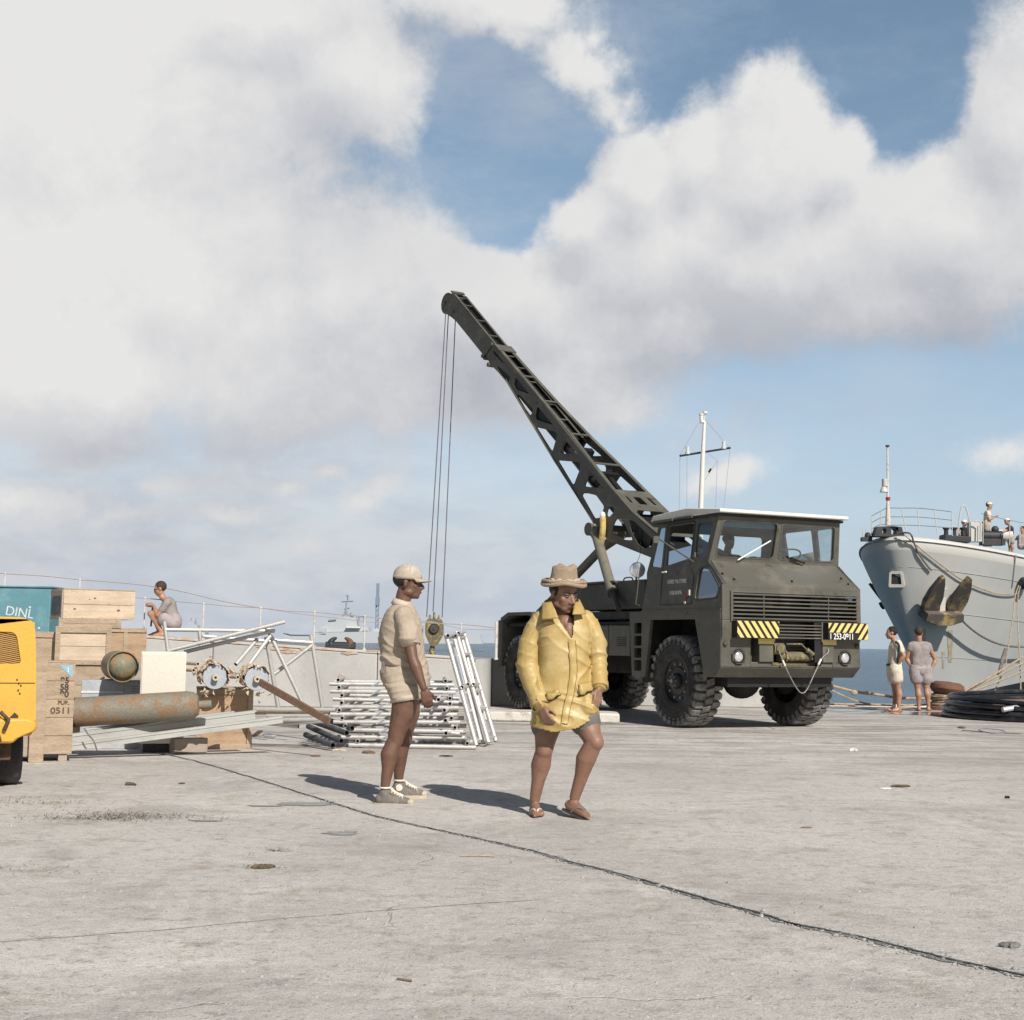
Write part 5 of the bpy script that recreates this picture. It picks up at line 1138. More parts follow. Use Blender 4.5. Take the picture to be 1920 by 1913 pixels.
# bent wire on the ground
m = MB(); c_ = G(1862, 1374); pts = [c_+V(((.17+.02*math.sin(3*a))*math.cos(a), .28*math.sin(a), .02+.02*math.sin(a))) for a in [i*.3 for i in range(24)]]
m.tube(pts, .006, 5); m.tube([c_+V((-.15, 0, .01)), c_+V((-.35, .3, .01)), c_+V((-.42, .1, .01))], .006, 5); m.tube([c_+V((.1, -.2, .01)), c_+V((.3, -.3, .01))], .006, 5)
solo(m, 'bent_wire', 'tangle of bent dark wire on the ground near the hose coil', 'wire', 'rope_dark', tuple(c_))
# signal mast behind the truck
MY = 28.4; mb_ = P(1312, 1300, MY); mb_.z = 0; mst = thing('signal_mast', 'tall white signal mast with a dark crossyard rising behind the truck roof', 'mast', tuple(mb_))
def Q(px, py, d=0): return P(px, py, MY+d)
m = MB(); m.tube([mb_, Q(1314, 955), Q(1318, 850), Q(1321, 790)], .05, 12, rs=[.07, .055, .045, .03]); build(m, 'mast_pole', 'white_paint', mst, True)
m = MB(); m.tube([Q(1275, 855, -.1), Q(1369, 840, .6)], .022, 8); yd = build(m, 'crossyard', 'black', mst, True)
for px, py in ((1289, 852), (1357, 842)):
    m = MB(); q = Q(px, py); m.cyl(q, q+V((0, 0, .05)), .05, 10); m.cyl(q+V((0, 0, .05)), q+V((0, 0, .16)), .035, 10); m.tube([q+V((-.05, 0, .03)), q+V((-.03, 0, .17)), q+V((.03, 0, .17)), q+V((.05, 0, .03))], .006, 5); build(m, 'signal_lamp', 'insulator', yd, True)
m = MB(); q = Q(1317, 793); m.cyl(q, q+V((0, 0, .05)), .06, 12, r2=.05); m.cyl(q+V((-.02, 0, .05)), q+V((-.02, 0, .16)), .04, 12); m.cyl(q+V((-.02, 0, .16)), q+V((-.02, 0, .19)), .05, 12); m.cyl(Q(1322, 776), Q(1322, 772), .05, 12); m.tube([Q(1320, 788), Q(1323, 775)], .008, 5); build(m, 'masthead_lamp', 'white_paint', mst, True)
for a, c_ in (((1310, 793), (1275, 853)), ((1325, 790), (1366, 838)), ((1275, 857), (1273, 1000)), ((1288, 856), (1288, 1000)), ((1369, 842), (1352, 1000)), ((1345, 864), (1340, 1000)), ((1345, 864), (1322, 846)), ((1345, 864), (1322, 900))):
    m = MB(); m.tube([Q(*a), Q(*c_)], .004, 4); build(m, 'halyard', 'fence_w', mst, True)
m = MB(); m.cyl(Q(1329, 886), Q(1333, 879), .022, 8); build(m, 'flag_toggle', 'black', mst, True)
# warship far out, its pale colour standing in for haze
WYS = 520.0
def W(px, py, d=0): return P(px, py, WYS+d)
ws_ = thing('warship', 'pale grey warship with radar mast far out behind the sea wall', 'warship', tuple(V((W(640, 1205).x, WYS, -1.9))))
hp_ = [(530, 1187), (546, 1190), (585, 1190), (640, 1186), (700, 1184), (780, 1186), (900, 1190), (905, 1207.5), (545, 1204.5)]
def plate(mname, pts, depth, mt, parent, d0=0):
    m = MB(); base = [W(a, c_, d0) for a, c_ in pts]; k = len(base); m.add(base+[p+V((0, depth, 0)) for p in base], [tuple(range(k)), tuple(range(2*k-1, k-1, -1))]+[(i, k+i, k+(i+1) % k, (i+1) % k) for i in range(k)])
    return build(m, mname, mt, parent, True, smooth=False)
plate('hull', hp_, 14, 'far', ws_)
sup = plate('superstructure', [(586, 1186), (588, 1180), (600, 1176), (610, 1175), (612, 1164), (632, 1162), (634, 1157), (655, 1157), (668, 1160), (670, 1176), (690, 1176), (692, 1184)], 9, 'far', ws_, 2)
plate('bridge_window', [(616, 1161.5), (630, 1160.5), (630, 1163), (616, 1164)], .5, 'far_dark', sup, 1.4)
plate('white_boat', [(649, 1174.5), (676, 1175), (675, 1178), (650, 1177.5)], 2, 'white_paint', ws_, -.5)
plate('deckhouse', [(700, 1184), (701, 1179), (760, 1180), (762, 1186)], 8, 'far', ws_, 3)
plate('gun_turret', [(598, 1185), (600, 1178), (610, 1178), (612, 1186)], 5, 'far', ws_, -1)
plate('stripe', [(530, 1186), (546, 1189.3), (585, 1190), (585, 1191.2), (545, 1190.8)], .3, 'far_dark', ws_, -.4)
m = MB()
for a, c_ in (((643, 1157), (648, 1146)), ((652, 1157), (650, 1146)), ((645, 1152), (651, 1150)), ((649, 1150), (650, 1128)), ((640, 1128), (662, 1127)), ((652, 1128), (653, 1116)), ((645, 1142), (655, 1140))): m.tube([W(*a, 3), W(*c_, 3)], .35, 5)
m.ball(W(652, 1117, 3), .5); rm_ = build(m, 'radar_mast', 'far_dark', ws_, True)
m = MB(); m.ball(W(660, 1153, 3), (1.0, .6, 1.0)); build(m, 'gun_director', 'far_dark', ws_, True)
m = MB()
for a, c_ in (((668, 1157), (690, 1156)), ((674, 1157), (674, 1164)), ((683, 1155), (682, 1168)), ((687, 1183), (688, 1190)), ((680, 1183), (690, 1183))): m.tube([W(*a, 2), W(*c_, 2)], .28, 5)
build(m, 'aft_mast', 'far_dark', ws_, True)
q = W(706, 1205, 60); py_ = thing('sea_beacon', 'slender blue grey lattice beacon rising from the sea beside the warship', 'beacon', (q.x, q.y, -1.9))
m = MB(); tp = P(708.5, 1094, q.y); mid = P(707.5, 1131, q.y); bt = V((q.x, q.y, -1.9))
for s_ in (-1, 1): m.tube([bt+V((s_*.5, 0, 0)), mid+V((s_*.5, 0, 0))], .22, 5)
for k in range(9): a = bt.lerp(mid, k/9); c_ = bt.lerp(mid, (k+1)/9); m.tube([a+V((-.5, 0, 0)), c_+V((.5, 0, 0))], .14, 4)
build(m, 'lattice_mast', 'far_pole', py_, True)
m = MB(); m.bar(mid, tp, 1.5, 1.2); m.bar(mid+V((0, 0, -1)), mid.lerp(tp, .3), 2.2, 1.6); build(m, 'beacon_head', 'far_pole', py_, True)
# second small ship on the horizon
WYS = 700.0
w2 = thing('patrol_boat', 'tiny pale ship on the horizon beside the squatting man', 'ship', tuple(V((W(360, 1200).x, WYS, -1.9))))
plate('hull', [(338, 1187), (352, 1182), (375, 1182), (385, 1186), (384, 1199), (340, 1199)], 8, 'far', w2)
plate('superstructure', [(348, 1182), (349, 1172), (352, 1172), (353, 1166), (364, 1165), (365, 1172), (370, 1172), (371, 1182)], 6, 'far', w2, 1)
m = MB(); m.tube([W(358, 1168, 2), W(359, 1158, 2)], .3, 5); m.tube([W(366, 1172, 2), W(368, 1159, 2)], .25, 5); build(m, 'mast', 'far_dark', w2, True)
# bow cleats on the wall
def onwall(px, py, Y=WY+.3): return P(px, py, Y)
cz = ztop(-3.2)
CS = .82
cl = thing('wall_cleat', 'black two-horned mooring cleat bolted on top of the sea wall', 'cleat', (-3.06, WY+.3, ztop(-3.06)))
m = MB(); m.tube([(-.27, 0, .055), (.27, 0, .055)], .065, 12); m.box((-.26, -.12, 0), (.26, .12, .05)); build(m, 'cleat_base', 'boot', cl, bevel=.01)
for s_ in (-1, 1):
    m = MB(); m.tube(smoothpts([(s_*.17, 0, .04), (s_*.175, 0, .11), (s_*.13, 0, .165), (s_*.07, 0, .19)], 4), .05, 10, rs=[.075, .07, .068, .066, .06, .055, .05, .045, .04, .035, .03, .024, .015]); build(m, 'cleat_horn', 'rust' if s_ == 1 else 'boot', cl)
# fence stanchions with two lines
posts = [(150, 1087, 1.0), (272, 1122, .3), (382, 1132, .3), (489, 1140, .3), (590, 1148, .3), (684, 1156, .3), (865, 1171, .3), (931, 1168, .3)]
fn = thing('rope_fence', 'thin rope and wire fence on white posts along the sea wall top', 'fence', (-6, WY+.55, ztop(-6)))
FY = WY+.52
for px, py, _ in posts:
    t_ = P(px, py, FY); m = MB(); zb = ztop(max(t_.x, -9.5)) if t_.x < -.5 else .9; m.tube([(t_.x, FY, zb-.02), t_], .013 if px != 931 else .026, 8); m.cyl((t_.x, FY, zb-.01), (t_.x, FY, zb+.02), .04, 10); m.ball(t_, .022, 8, 6); build(m, 'fence_post', 'post', fn, True)
m = MB(); t_ = P(10, 1072, FY); m.tube([(t_.x, FY, 1.0), t_], .014, 6); build(m, 'fence_post', 'post', fn, True)
m = MB(); m.tube(smoothpts([P(a, c_, FY) for a, c_ in ((-60, 1066), (0, 1075), (80, 1080), (150, 1087), (215, 1092), (282, 1099), (340, 1109), (420, 1128), (489, 1140))], 5), .009, 5); build(m, 'fence_rope', 'fence_w', fn, True)
m = MB(); m.tube(smoothpts([P(a, c_, FY) for a, c_ in ((180, 1116), (272, 1122), (330, 1128), (382, 1132), (430, 1137), (489, 1140), (540, 1146), (590, 1148), (640, 1153), (684, 1156), (770, 1166), (865, 1171), (900, 1174), (931, 1178))], 4), .008, 5); build(m, 'fence_rope', 'fence_w', fn, True)
m = MB(); m.tube(smoothpts([P(a, c_, FY) for a, c_ in ((489, 1140), (560, 1151), (640, 1160), (700, 1167), (800, 1165), (865, 1179), (931, 1181))], 4), .006, 5); build(m, 'fence_rope', 'fence_w', fn, True)
# ================================================================== CARGO
MT['rusty_dark'] = mat('rusty_undercarriage', (.05, .03, .022), .7, c2=(.14, .075, .04), scale=9, grain=.2)
def onpl(o_, px, py):
    T = frame(o_).inverted(); a = T @ V((0, 0, CAMZ)); d = T.to_3x3() @ ray(px, py); return a+d*(-a.y/d.y)
def cbox(name, label, px0, px1, pyt, pyb, Y, depth, rot, mt, cat='crate', battens=None, planks=3, group='wooden crates stacked by the sea wall', z0=None, bt='pine_worn', extra=None, end_dark=False):
    """crate whose front face spans the given photo rectangle at distance Y"""
    a = P(px0, (pyt+pyb)/2, Y); c_ = P(px1, (pyt+pyb)/2, Y); W_ = (c_.x-a.x)/math.cos(rot)
    zt = P((px0+px1)/2, pyt, Y).z; zb = P((px0+px1)/2, pyb, Y).z if z0 is None else z0
    t = thing(name, label, cat, (a.x, Y, zb), rot, group); H_ = zt-zb; g = .004
    m = MB(); hh = H_/planks
    for i in range(planks): m.box((0, 0, i*hh+g/2), (W_, .016, (i+1)*hh-g/2)); m.box((0, depth-.016, i*hh+g/2), (W_, depth, (i+1)*hh-g/2)); m.box((W_-.016, .017, i*hh+g/2), (W_, depth-.017, (i+1)*hh-g/2)); m.box((0, .017, i*hh+g/2), (.016, depth-.017, (i+1)*hh-g/2))
    m.box((.017, .017, .005), (W_-.017, depth-.017, .02))
    build(m, 'side_boards', mt, t, bevel=.002)
    m = MB(); n_ = max(2, int(depth/.13)); dd = depth/n_
    for i in range(n_): m.box((-.004, i*dd+g/2, H_+.0005), (W_+.004, (i+1)*dd-g/2, H_+.015))
    build(m, 'lid', bt, t, bevel=.002)
    m = MB(); bw__ = .055
    if battens == 'frame':
        m.box((0, -.02, .0), (bw__, -.0005, H_)); m.box((W_-bw__, -.02, .0), (W_, -.0005, H_)); m.box((bw__, -.02, H_-bw__), (W_-bw__, -.0005, H_)); m.box((bw__, -.02, 0), (W_-bw__, -.0005, bw__))
    if battens == 'thin':
        m.box((0, -.015, H_-.05), (W_, -.0005, H_)); m.box((.0, -.015, .0), (.05, -.0005, H_-.05)); m.box((W_-.05, -.015, .0), (W_, -.0005, H_-.05))
    if battens == 'mid':
        m.box((0, -.015, H_-.035), (W_, -.0005, H_)); m.box((W_*.42, -.012, 0), (W_*.52, -.0005, H_-.035))
    if battens: build(m, 'batten', bt, t, bevel=.002)
    return t, W_, H_
# big crate in front with stencils: planks stand on edge, heavy batten at its left
ct, CW, CH = cbox('wooden_crate', 'tall upright crate stencilled 0511 standing right behind the yellow vehicle', 76, 132, 1243, 1420, 13.2, .5, R(19), 'pine_worn', planks=5, z0=.07)
m = MB(); m.box((-.40, -.01, -.02), (-.005, .5, CH)); build(m, 'side_boards', 'pine_grey', ct, bevel=.003)
m = MB(); m.box((-.09, -.09, -.07), (.045, -.012, CH+.02)); build(m, 'corner_post', 'pine_worn', ct, bevel=.004)
m = MB(); m.box((.18, .02, -.07), (.26, .48, 0)); build(m, 'skid', 'pine_grey', ct)
UP = M4.Rotation(R(90), 4, 'X')
def stencil(s, px, py, size, mt='ink', parent=None, Y=13.25, sx=1.0, off=-.003):
    p = onpl(parent, px, py); text(s, 'stencil', mt, parent, M4.Translation((p.x, off, p.z)) @ UP, size, .0008, sx, bold=.0022)
stencil('95', 113, 1281, .082, parent=ct, sx=1.0); stencil('58', 112, 1294, .082, parent=ct, sx=1.0); stencil('90', 112, 1307, .082, parent=ct, sx=1.0)
stencil('FUB.', 108, 1321, .05, 'ink_brown', parent=ct, sx=1.1); stencil('0511', 94, 1338, .082, 'ink_brown', parent=ct, sx=1.15)
fi = frame(ct).inverted()
m = MB(); q = [onpl(ct, a, c_) for a, c_ in ((111, 1247.5), (137, 1247.5), (136, 1272))]; q = [V((min(p.x, CW-.002), -.003, p.z)) for p in q]; m.add(q, [(0, 2, 1)]); build(m, 'blue_label', 'label_blue', ct, fixn=False, smooth=False)
text('1', 'label_digit', 'white_paint', ct, M4.Translation((onpl(ct, 123.5, 1261).x, -.0045, onpl(ct, 123.5, 1261).z)) @ UP, .07, .0006, 1.2)
# stack behind
YB = 15.6
t_top, wt_, ht_ = t, w__, h__ = cbox('wooden_crate', 'light new pine crate on top of the stack with shade painted on its end', 119, 235, 1106, 1161, YB, .62, R(30), 'pine', planks=2)
m = MB(); m.box((-.02, -.0, 0), (-.002, .06, h__)); m.box((-.02, .06, 0), (-.002, .62, .03)); m.box((-.02, .06, h__-.07), (-.002, .62, h__)); build(m, 'end_frame', 'pine_grey', t, bevel=.003)
m = MB(); m.box((-.012, .1, .05), (-.001, .6, h__-.08)); build(m, 'dark_end', 'tube_dark', t)  # dark sheet paints in the shade on the crate's end
t, w__, h__ = cbox('wooden_crate', 'shallow framed crate lying directly under the new pine crate', 110, 218, 1161, 1177.5, YB, .55, R(17), 'pine_worn', battens='frame', planks=1)
t3, w3, h3 = cbox('wooden_crate', 'framed crate with a dark knot mark in the middle of the stack', 103, 199, 1177.5, 1247, YB-.1, .6, R(18), 'pine', battens='frame', planks=2)
t, w__, h__ = cbox('wooden_crate', 'brown boarded crate at the right end of the stack beside the wall', 200, 268, 1180, 1240, YB+.15, .6, R(19), 'pine_red', battens='mid', planks=1)
t, w__, h__ = cbox('wooden_crate', 'pinkish crate between the yellow vehicle and the framed crate', 40, 102, 1187, 1246, YB, .6, R(12), 'pine_worn', battens='thin', planks=1)
bt_, w__, h__ = cbox('wooden_crate', 'large slatted base crate at the bottom of the stack', 40, 182, 1249, 1330, YB-.2, .8, R(18), 'pine_worn', planks=4, z0=0)
t, w__, h__ = cbox('wooden_crate', 'lower brown crate under the end of the stack, mostly hidden', 184, 268, 1242, 1330, YB+.12, .6, R(18), 'pine_grey', planks=3, z0=0)
def knots(o_, pts, mt='plank'):
    for a, c_, r_ in pts:
        q = onpl(o_, a, c_); m = MB(); n_ = 12; m.add([(q.x, -.0225 if o_ is t3 else -.0015, q.z)]+[(q.x+r_*1.6*math.cos(2*math.pi*i/n_)*(1+.4*noise.noise(V((i, a, 0)))), -.022 if o_ is t3 else -.001, q.z+r_*math.sin(2*math.pi*i/n_)*(1+.4*noise.noise(V((i, c_, 3))))) for i in range(n_)], [(0, 1+i, 1+(i+1) % n_) for i in range(n_)]); build(m, 'knot', mt, o_, fixn=False, smooth=False)
knots(t_top, [(140, 1142, .010), (178, 1122, .010), (222, 1145, .013), (168, 1124, .006), (205, 1134, .006)])
# nail heads along the crates' battens
for o_, W_, H_ in ((t3, w3, h3), (t_top, wt_, ht_)):
    for i in range(5):
        for z in (.02, H_-.02): m = MB(); m.ball((.03+(W_-.06)*i/4, -.021 if o_ is t3 else 0, z), (.004, .003, .004), 6, 4); build(m, 'nail', 'tube_dark', o_)
# teal box with chalk letters
tb = thing('teal_container', 'teal blue painted box with white chalk letters behind the yellow vehicle', 'container', tuple(V((P(-80, 1200, 17.6).x, 17.6, 0))))
W2 = P(91, 1200, 17.6).x-P(-80, 1200, 17.6).x; H2 = P(60, 1099, 17.6).z
m = MB(); m.box((0, 0, .05), (W2, 1.4, H2-.02)); bb_ = build(m, 'container_body', 'teal_box', tb, bevel=.01)
m = MB(); m.box((-.01, -.02, H2-.02), (W2+.01, 1.42, H2)); m.box((0, .0, 0), (W2, 1.4, .05)); build(m, 'container_rim', 'teal_box', tb, bevel=.004)
fi = frame(tb).inverted(); q = fi @ P(9, 1153, 17.6); text('DINL', 'chalk_letters', 'chalk', tb, M4.Translation((q.x, -.003, q.z)) @ M4.Rotation(R(7), 4, 'Y') @ UP, .17, .0008, .95)
for q in ((56, 1139), (73, 1178)): q = fi @ P(*q, 17.6); m = MB(); m.ball((q.x, 0, q.z), (.016, .004, .014), 6, 4); build(m, 'chalk_mark', 'chalk', tb)
# metal boxes, gas cylinder, white cabinet
def onb(px, py, Y): return P(px, py, Y)
a = P(152, 1310, 14.75); c_ = P(262, 1277, 14.75)
t = thing('metal_case', 'dull grey metal case with a perforated plate under the green gas cylinder', 'case', (a.x, 14.75, 0), R(14))
m = MB(); m.box((0, 0, a.z), (c_.x-a.x, .5, c_.z)); m.box((.0, .02, 0), (c_.x-a.x, .5, a.z-.002)); build(m, 'case_body', 'galv', t, bevel=.006)
m = MB(); m.box((.44, -.012, a.z+.01), (c_.x-a.x-.01, -.001, c_.z-.01)); pl = build(m, 'cover_plate', 'galv', t, bevel=.003)
m = MB()
for i in range(7):
    for j in range(4): m.cyl((.36+.16+i*.018, -.0135, a.z+.05+j*.028), (.36+.16+i*.018, -.0125, a.z+.05+j*.028), .006, 8)
build(m, 'vent_holes', 'perf', pl)
m = MB(); m.box((.0, -.008, a.z+.06), (.43, -.0005, a.z+.08)); build(m, 'case_rim', 'white_paint', t)
gc = P(230, 1250, 14.55); gax = V((-.36, .93, 0)).normalized()
gt = thing('gas_cylinder', 'stubby green gas cylinder with a rusty domed end facing the camera', 'gas cylinder', (gc.x, gc.y, gc.z-.155))
def axm(o_, d_, up=V((0, 0, 1))):
    x = d_.normalized(); y = up.cross(x).normalized(); z = x.cross(y); return M4(((x.x, y.x, z.x, o_.x), (x.y, y.y, z.y, o_.y), (x.z, y.z, z.z, o_.z), (0, 0, 0, 1)))
m = MB(); X = axm(gc, gax); m.lathe([(.158, 0), (.160, .03), (.158, .10), (.158, .80), (.14, .90), (.08, .96), (.001, .98)], X, 36); gb = build(m, 'cylinder_body', 'cyl_green', gt, True)
m = MB(); m.lathe([(.001, -.095), (.05, -.090), (.10, -.066), (.135, -.03), (.150, .03)], X, 36, closed=True); build(m, 'domed_end', 'cyl_green', gt, True)
m = MB(); m.lathe([(.153, -.045), (.162, -.045), (.163, .03), (.153, .03)], X, 36, closed=True); m.v = [p for p in m.v]; build(m, 'foot_ring', 'cyl_green', gt, True)
a = P(262, 1305, 14.3); c_ = P(348, 1223, 14.3)
t = thing('white_cabinet', 'white enamel cabinet with rusty edges standing between the gas cylinder and the reels', 'cabinet', (a.x, 14.3, .1), R(15))
m = MB(); m.box((0, 0, 0), (c_.x-a.x, .5, c_.z-.1)); cb_ = build(m, 'cabinet_body', 'white_box', t, bevel=.008)
m = MB(); m.box((.012, -.012, .02), (c_.x-a.x-.012, -.001, c_.z-.125)); build(m, 'cabinet_door', 'white_box', t, bevel=.004)
t = thing('timber_bearer', 'timber bearer under the white cabinet, coloured dark as shadow', 'beam', (a.x, 14.5, 0), R(15)); m = MB(); m.box((0, .02, 0), (.5, .14, .098)); build(m, 'bearer', 'tube_dark', t)  # near-black colour stands in for the shadow beneath the cargo
# long rusty cylinder
a = P(139, 1336, 13.85); c_ = P(372, 1322, 14.0); X = axm(a, c_-a); L_ = (c_-a).length
t = thing('gas_cylinder', 'long rusty gas cylinder lying across the front of the cargo', 'gas cylinder', (a.x, a.y, a.z-.145), 0)
m = MB(); m.lathe([(.14, .02), (.146, .0), (.146, L_-.12), (.135, L_-.05), (.10, L_), (.05, L_+.01)], X, 36); build(m, 'cylinder_body', 'cyl_rust', t, True)
m = MB(); m.lathe([(.001, .06), (.08, .045), (.125, .018), (.138, -.002), (.147, -.004), (.1475, .02)], X, 36, closed=True); build(m, 'base_cup', 'hole', t, True)
m = MB(); m.cyl(c_+(c_-a).normalized()*.0, c_+(c_-a).normalized()*.13, .043, 18); build(m, 'valve_cap', 'cyl_rust', t, True)
# channels
pr_ = lambda t_: t_
for k, (l0, l1, w_, hh, lab) in enumerate((((134, 1386), (478, 1341), .10, .10, 'topmost wide white channel section sloping up to the right'), ((134, 1401), (530, 1349), .10, .07, 'lowest white channel section resting on the wood block'), ((160, 1371), (440, 1338), .09, .05, 'short white channel section lying uppermost against the rusty cylinder'))):
    p = P(*l0, 13.55+.13*(k == 0)+.24*(k == 2)); q = P(*l1, 14.35+.13*(k == 0)+.24*(k == 2)); d = (q-p).normalized(); n_ = d.cross(V((0, 0, 1))).normalized(); u_ = n_.cross(d)
    m = MB(); m.bar(p, q, .006, hh, up=u_)
    for s_ in (-1, 1): m.bar(p+u_*(s_*(hh/2-.003))-n_*.03, q+u_*(s_*(hh/2-.003))-n_*.03, .06, .006, up=u_)
    m.bar(p+u_*(hh*.25)+n_*.006, q+u_*(hh*.25)+n_*.006, .008, .010, up=u_)
    m.bar(p-u_*(hh*.42)+n_*.006, q-u_*(hh*.42)+n_*.006, .010, .016, up=u_)
    m.v = [v_ for v_ in m.v]
    solo(m, 'channel_section', lab, 'channel', 'channel', tuple(p), group='bundle of white channel sections', bevel=.001)
m = MB(); p = [P(a, c_, 13.45) for a, c_ in ((158, 1366), (166, 1378), (176, 1390), (182, 1408))]; m.tube(smoothpts(p, 4), .007, 6); solo(m, 'tie_wire', 'thin wire tied round the left end of the white channels', 'wire', 'rope_dark', tuple(p[0]))
wb = G(368, 1413); m = MB(); M_ = M4.Translation((wb.x, wb.y+.1, .0)) @ M4.Rotation(R(38), 4, 'Z')
m.box((-.30, -.07, .005), (.07, .07, .155), M_); solo(m, 'wood_block', 'short squared timber block propping up the white channels', 'block', 'pine_grey', (wb.x, wb.y+.1, 0), bevel=.006)
# darker rubble under the channels
for k, (px, py, sx, sy, sz, mt, lab) in enumerate(((470, 1383, .22, .10, .07, 'pine_grey', 'weathered grey plank end lying in the shade under the channels'), (430, 1375, .30, .12, .10, 'plank', 'dark brown offcut in the shade under the channels'), (498, 1385, .14, .07, .03, 'galv', 'crumpled grey metal scrap at the tip of the channel bundle'))):
    g_ = G(px, py); m = MB(); m.box((-sx/2, 0, .004), (sx/2, sy, sz), M4.Translation((g_.x, g_.y+.2, 0)) @ M4.Rotation(R(12-k*17), 4, 'Z')); solo(m, 'timber_offcut' if k < 2 else 'metal_scrap', lab, 'scrap', mt, (g_.x, g_.y+.2, 0), bevel=.008)
# red pine crate under the reels
cR, w__, h__ = cbox('wooden_crate', 'reddish crate under the two cable reels', 368, 470, 1293, 1360, 15.0, .55, R(13), 'pine_red', battens='frame', planks=2, z0=.0)
# reels with torn wrapping
def reel(px, py, Y, r, lab, seed):
    c_ = P(px, py, Y); ax = V((-.30, .95, .03)).normalized(); X = axm(c_, ax); t = thing('cable_reel', lab, 'reel', (c_.x, c_.y, c_.z-r), 0, 'cable reels in torn wrapping')
    m = MB(); m.lathe([(.03, -.004), (r, -.006), (r+.004, .0), (r, .012), (.03, .012)], X, 40, closed=True); build(m, 'reel_flange', 'drum_grey', t, True)
    m = MB(); m.lathe([(.014, -.075), (.034, -.075), (.036, .0), (.014, .0)], X, 20, closed=True); hb__ = build(m, 'hub', 'gum', t, True)
    m = MB(); m.lathe([(.001, -.066), (.015, -.066)], X, 16, closed=True); build(m, 'bore', 'hole', hb__, True)
    m = MB(); m.lathe([(r*.8, .012), (r*.93, .03), (r*.97, .20), (r*.93, .44), (r*.5, .46), (.001, .46)], X, 36); build(m, 'winding', 'paper', t, True)
    random.seed(seed); m = MB(); n_ = 30; rows_ = 9; vs = []
    for j in range(rows_+1):
        for i in range(n_+1):
            a = -.6+4.4*i/n_; f_ = j/rows_; rr = r*(1.07+.28*noise.noise(V((i*.35+seed, j*.45, seed)))+.10*noise.noise(V((i*1.1, j*1.3, seed*2))))+.012
            x_ = -.05+.5*f_+.07*noise.noise(V((i*.6, j*.2, seed+5)))*(1 if j < 2 else .3)
            vs.append(X @ V((x_, rr*math.cos(a), rr*math.sin(a))))
    fs = []
    for j in range(rows_):
        for i in range(n_):
            if j == 0 and noise.noise(V((i*.8, 0, seed*1.7))) > .0: continue
            if noise.noise(V((i*.5, j*.6, seed+9))) > .34: continue
            k = j*(n_+1)+i; fs.append((k, k+1, k+n_+2, k+n_+1))
    m.add(vs, fs); w_ = build(m, 'torn_wrapping', 'paper', t, True, smooth=False); md = w_.modifiers.new('s', 'SOLIDIFY'); md.thickness = .004
    return t
reel(403, 1270, 14.75, .125, 'left cable reel, grey flange wrapped in ragged brown paper', 3)
reel(481, 1273, 14.75, .122, 'right cable reel, grey flange beside the brown plank', 8)
m = MB(); random.seed(4)
def crumple(cx, cy, Y, n_, s_):
    for _ in range(n_):
        c_ = P(cx+random.gauss(0, s_), cy+random.gauss(0, s_*.7), Y+random.uniform(-.08, .1)); vs = [c_+V((random.uniform(-.032, .032), random.uniform(-.03, .03), random.uniform(-.03, .03))) for _ in range(5)]
        m.add(vs, [(0, 1, 2), (0, 2, 3), (0, 3, 4)])
crumple(370, 1262, 14.7, 16, 8); crumple(390, 1246, 14.85, 12, 10); crumple(442, 1262, 14.9, 14, 10); crumple(450, 1292, 14.75, 8, 9); crumple(385, 1300, 14.6, 7, 6); crumple(488, 1305, 14.8, 8, 7)
o = build(m, 'torn_paper', 'paper', smooth=False); md = o.modifiers.new('s', 'SOLIDIFY'); md.thickness = .003; o['kind'] = 'stuff'; o['label'] = 'ragged scraps of brown wrapping paper round the reels'
for k, (px, py) in enumerate(((371, 1245), (363, 1257), (446, 1270))):
    m = MB(); p = P(px, py, 14.6); m.pipe(p, p+V((-.2, .35, 0)), .020, .006); solo(m, 'pipe_end', ('upper thin pipe end poking out of the paper left of the reels', 'lower thin pipe end poking out of the paper left of the reels', 'thin pipe end poking out of the paper between the reels')[k], 'pipe', ['paper', 'hole'], tuple(p), group='thin pipes between the reels')
m = MB(); p = P(487, 1279, 14.6); q = P(618, 1353, 14.0); m.bar(p, q, .03, .075); solo(m, 'brown_plank', 'long dark brown plank sloping down from the right reel to the tube pile', 'plank', 'plank', tuple(p), bevel=.003)
# white tube frames behind
def frameobj(lab, segs_, Y, dY=.35, r=.024):
    pts = [(P(a, c_, Y+dY*f0), P(e_, f_, Y+dY*f1)) for (a, c_), (e_, f_), f0, f1 in segs_]; lo = min((p for s_ in pts for p in s_), key=lambda p: p.z)
    t = thing('scaffold_frame', lab, 'scaffold frame', (lo.x, lo.y, lo.z), 0, 'white tubular frames propped behind the cargo')
    for p, q in pts: m = MB(); m.pipe(p, q, r, .004); build(m, 'frame_tube', ['alu', 'hole'], t, True)
    return t
frameobj('white tube frame lying aslant with its tip raised over the wall', [((318, 1220), (534, 1166), 0, .6), ((345, 1223), (508, 1184), .3, .9), ((498, 1178), (515, 1184), .8, .9), ((442, 1246), (482, 1199), .2, 1.0), ((463, 1252), (507, 1192), .4, .9)], 15.6)
frameobj('white tube frame whose crossbar spans in front of the squatting man', [((308, 1165), (315, 1222), 0, 0), ((310, 1181), (514, 1183), 0, 1), ((374, 1184), (377, 1214), .3, .3), ((380, 1193), (508, 1203), .3, 1)], 16.4)
frameobj('white tube frame standing as a tall braced triangle before the wall', [((500, 1176), (568, 1320), 0, .2), ((499, 1195), (522, 1330), 0, .4), ((583, 1190), (606, 1335), .6, .8), ((508, 1200), (585, 1205), .2, .6), ((514, 1264), (585, 1210), .3, .6)], 16.0)
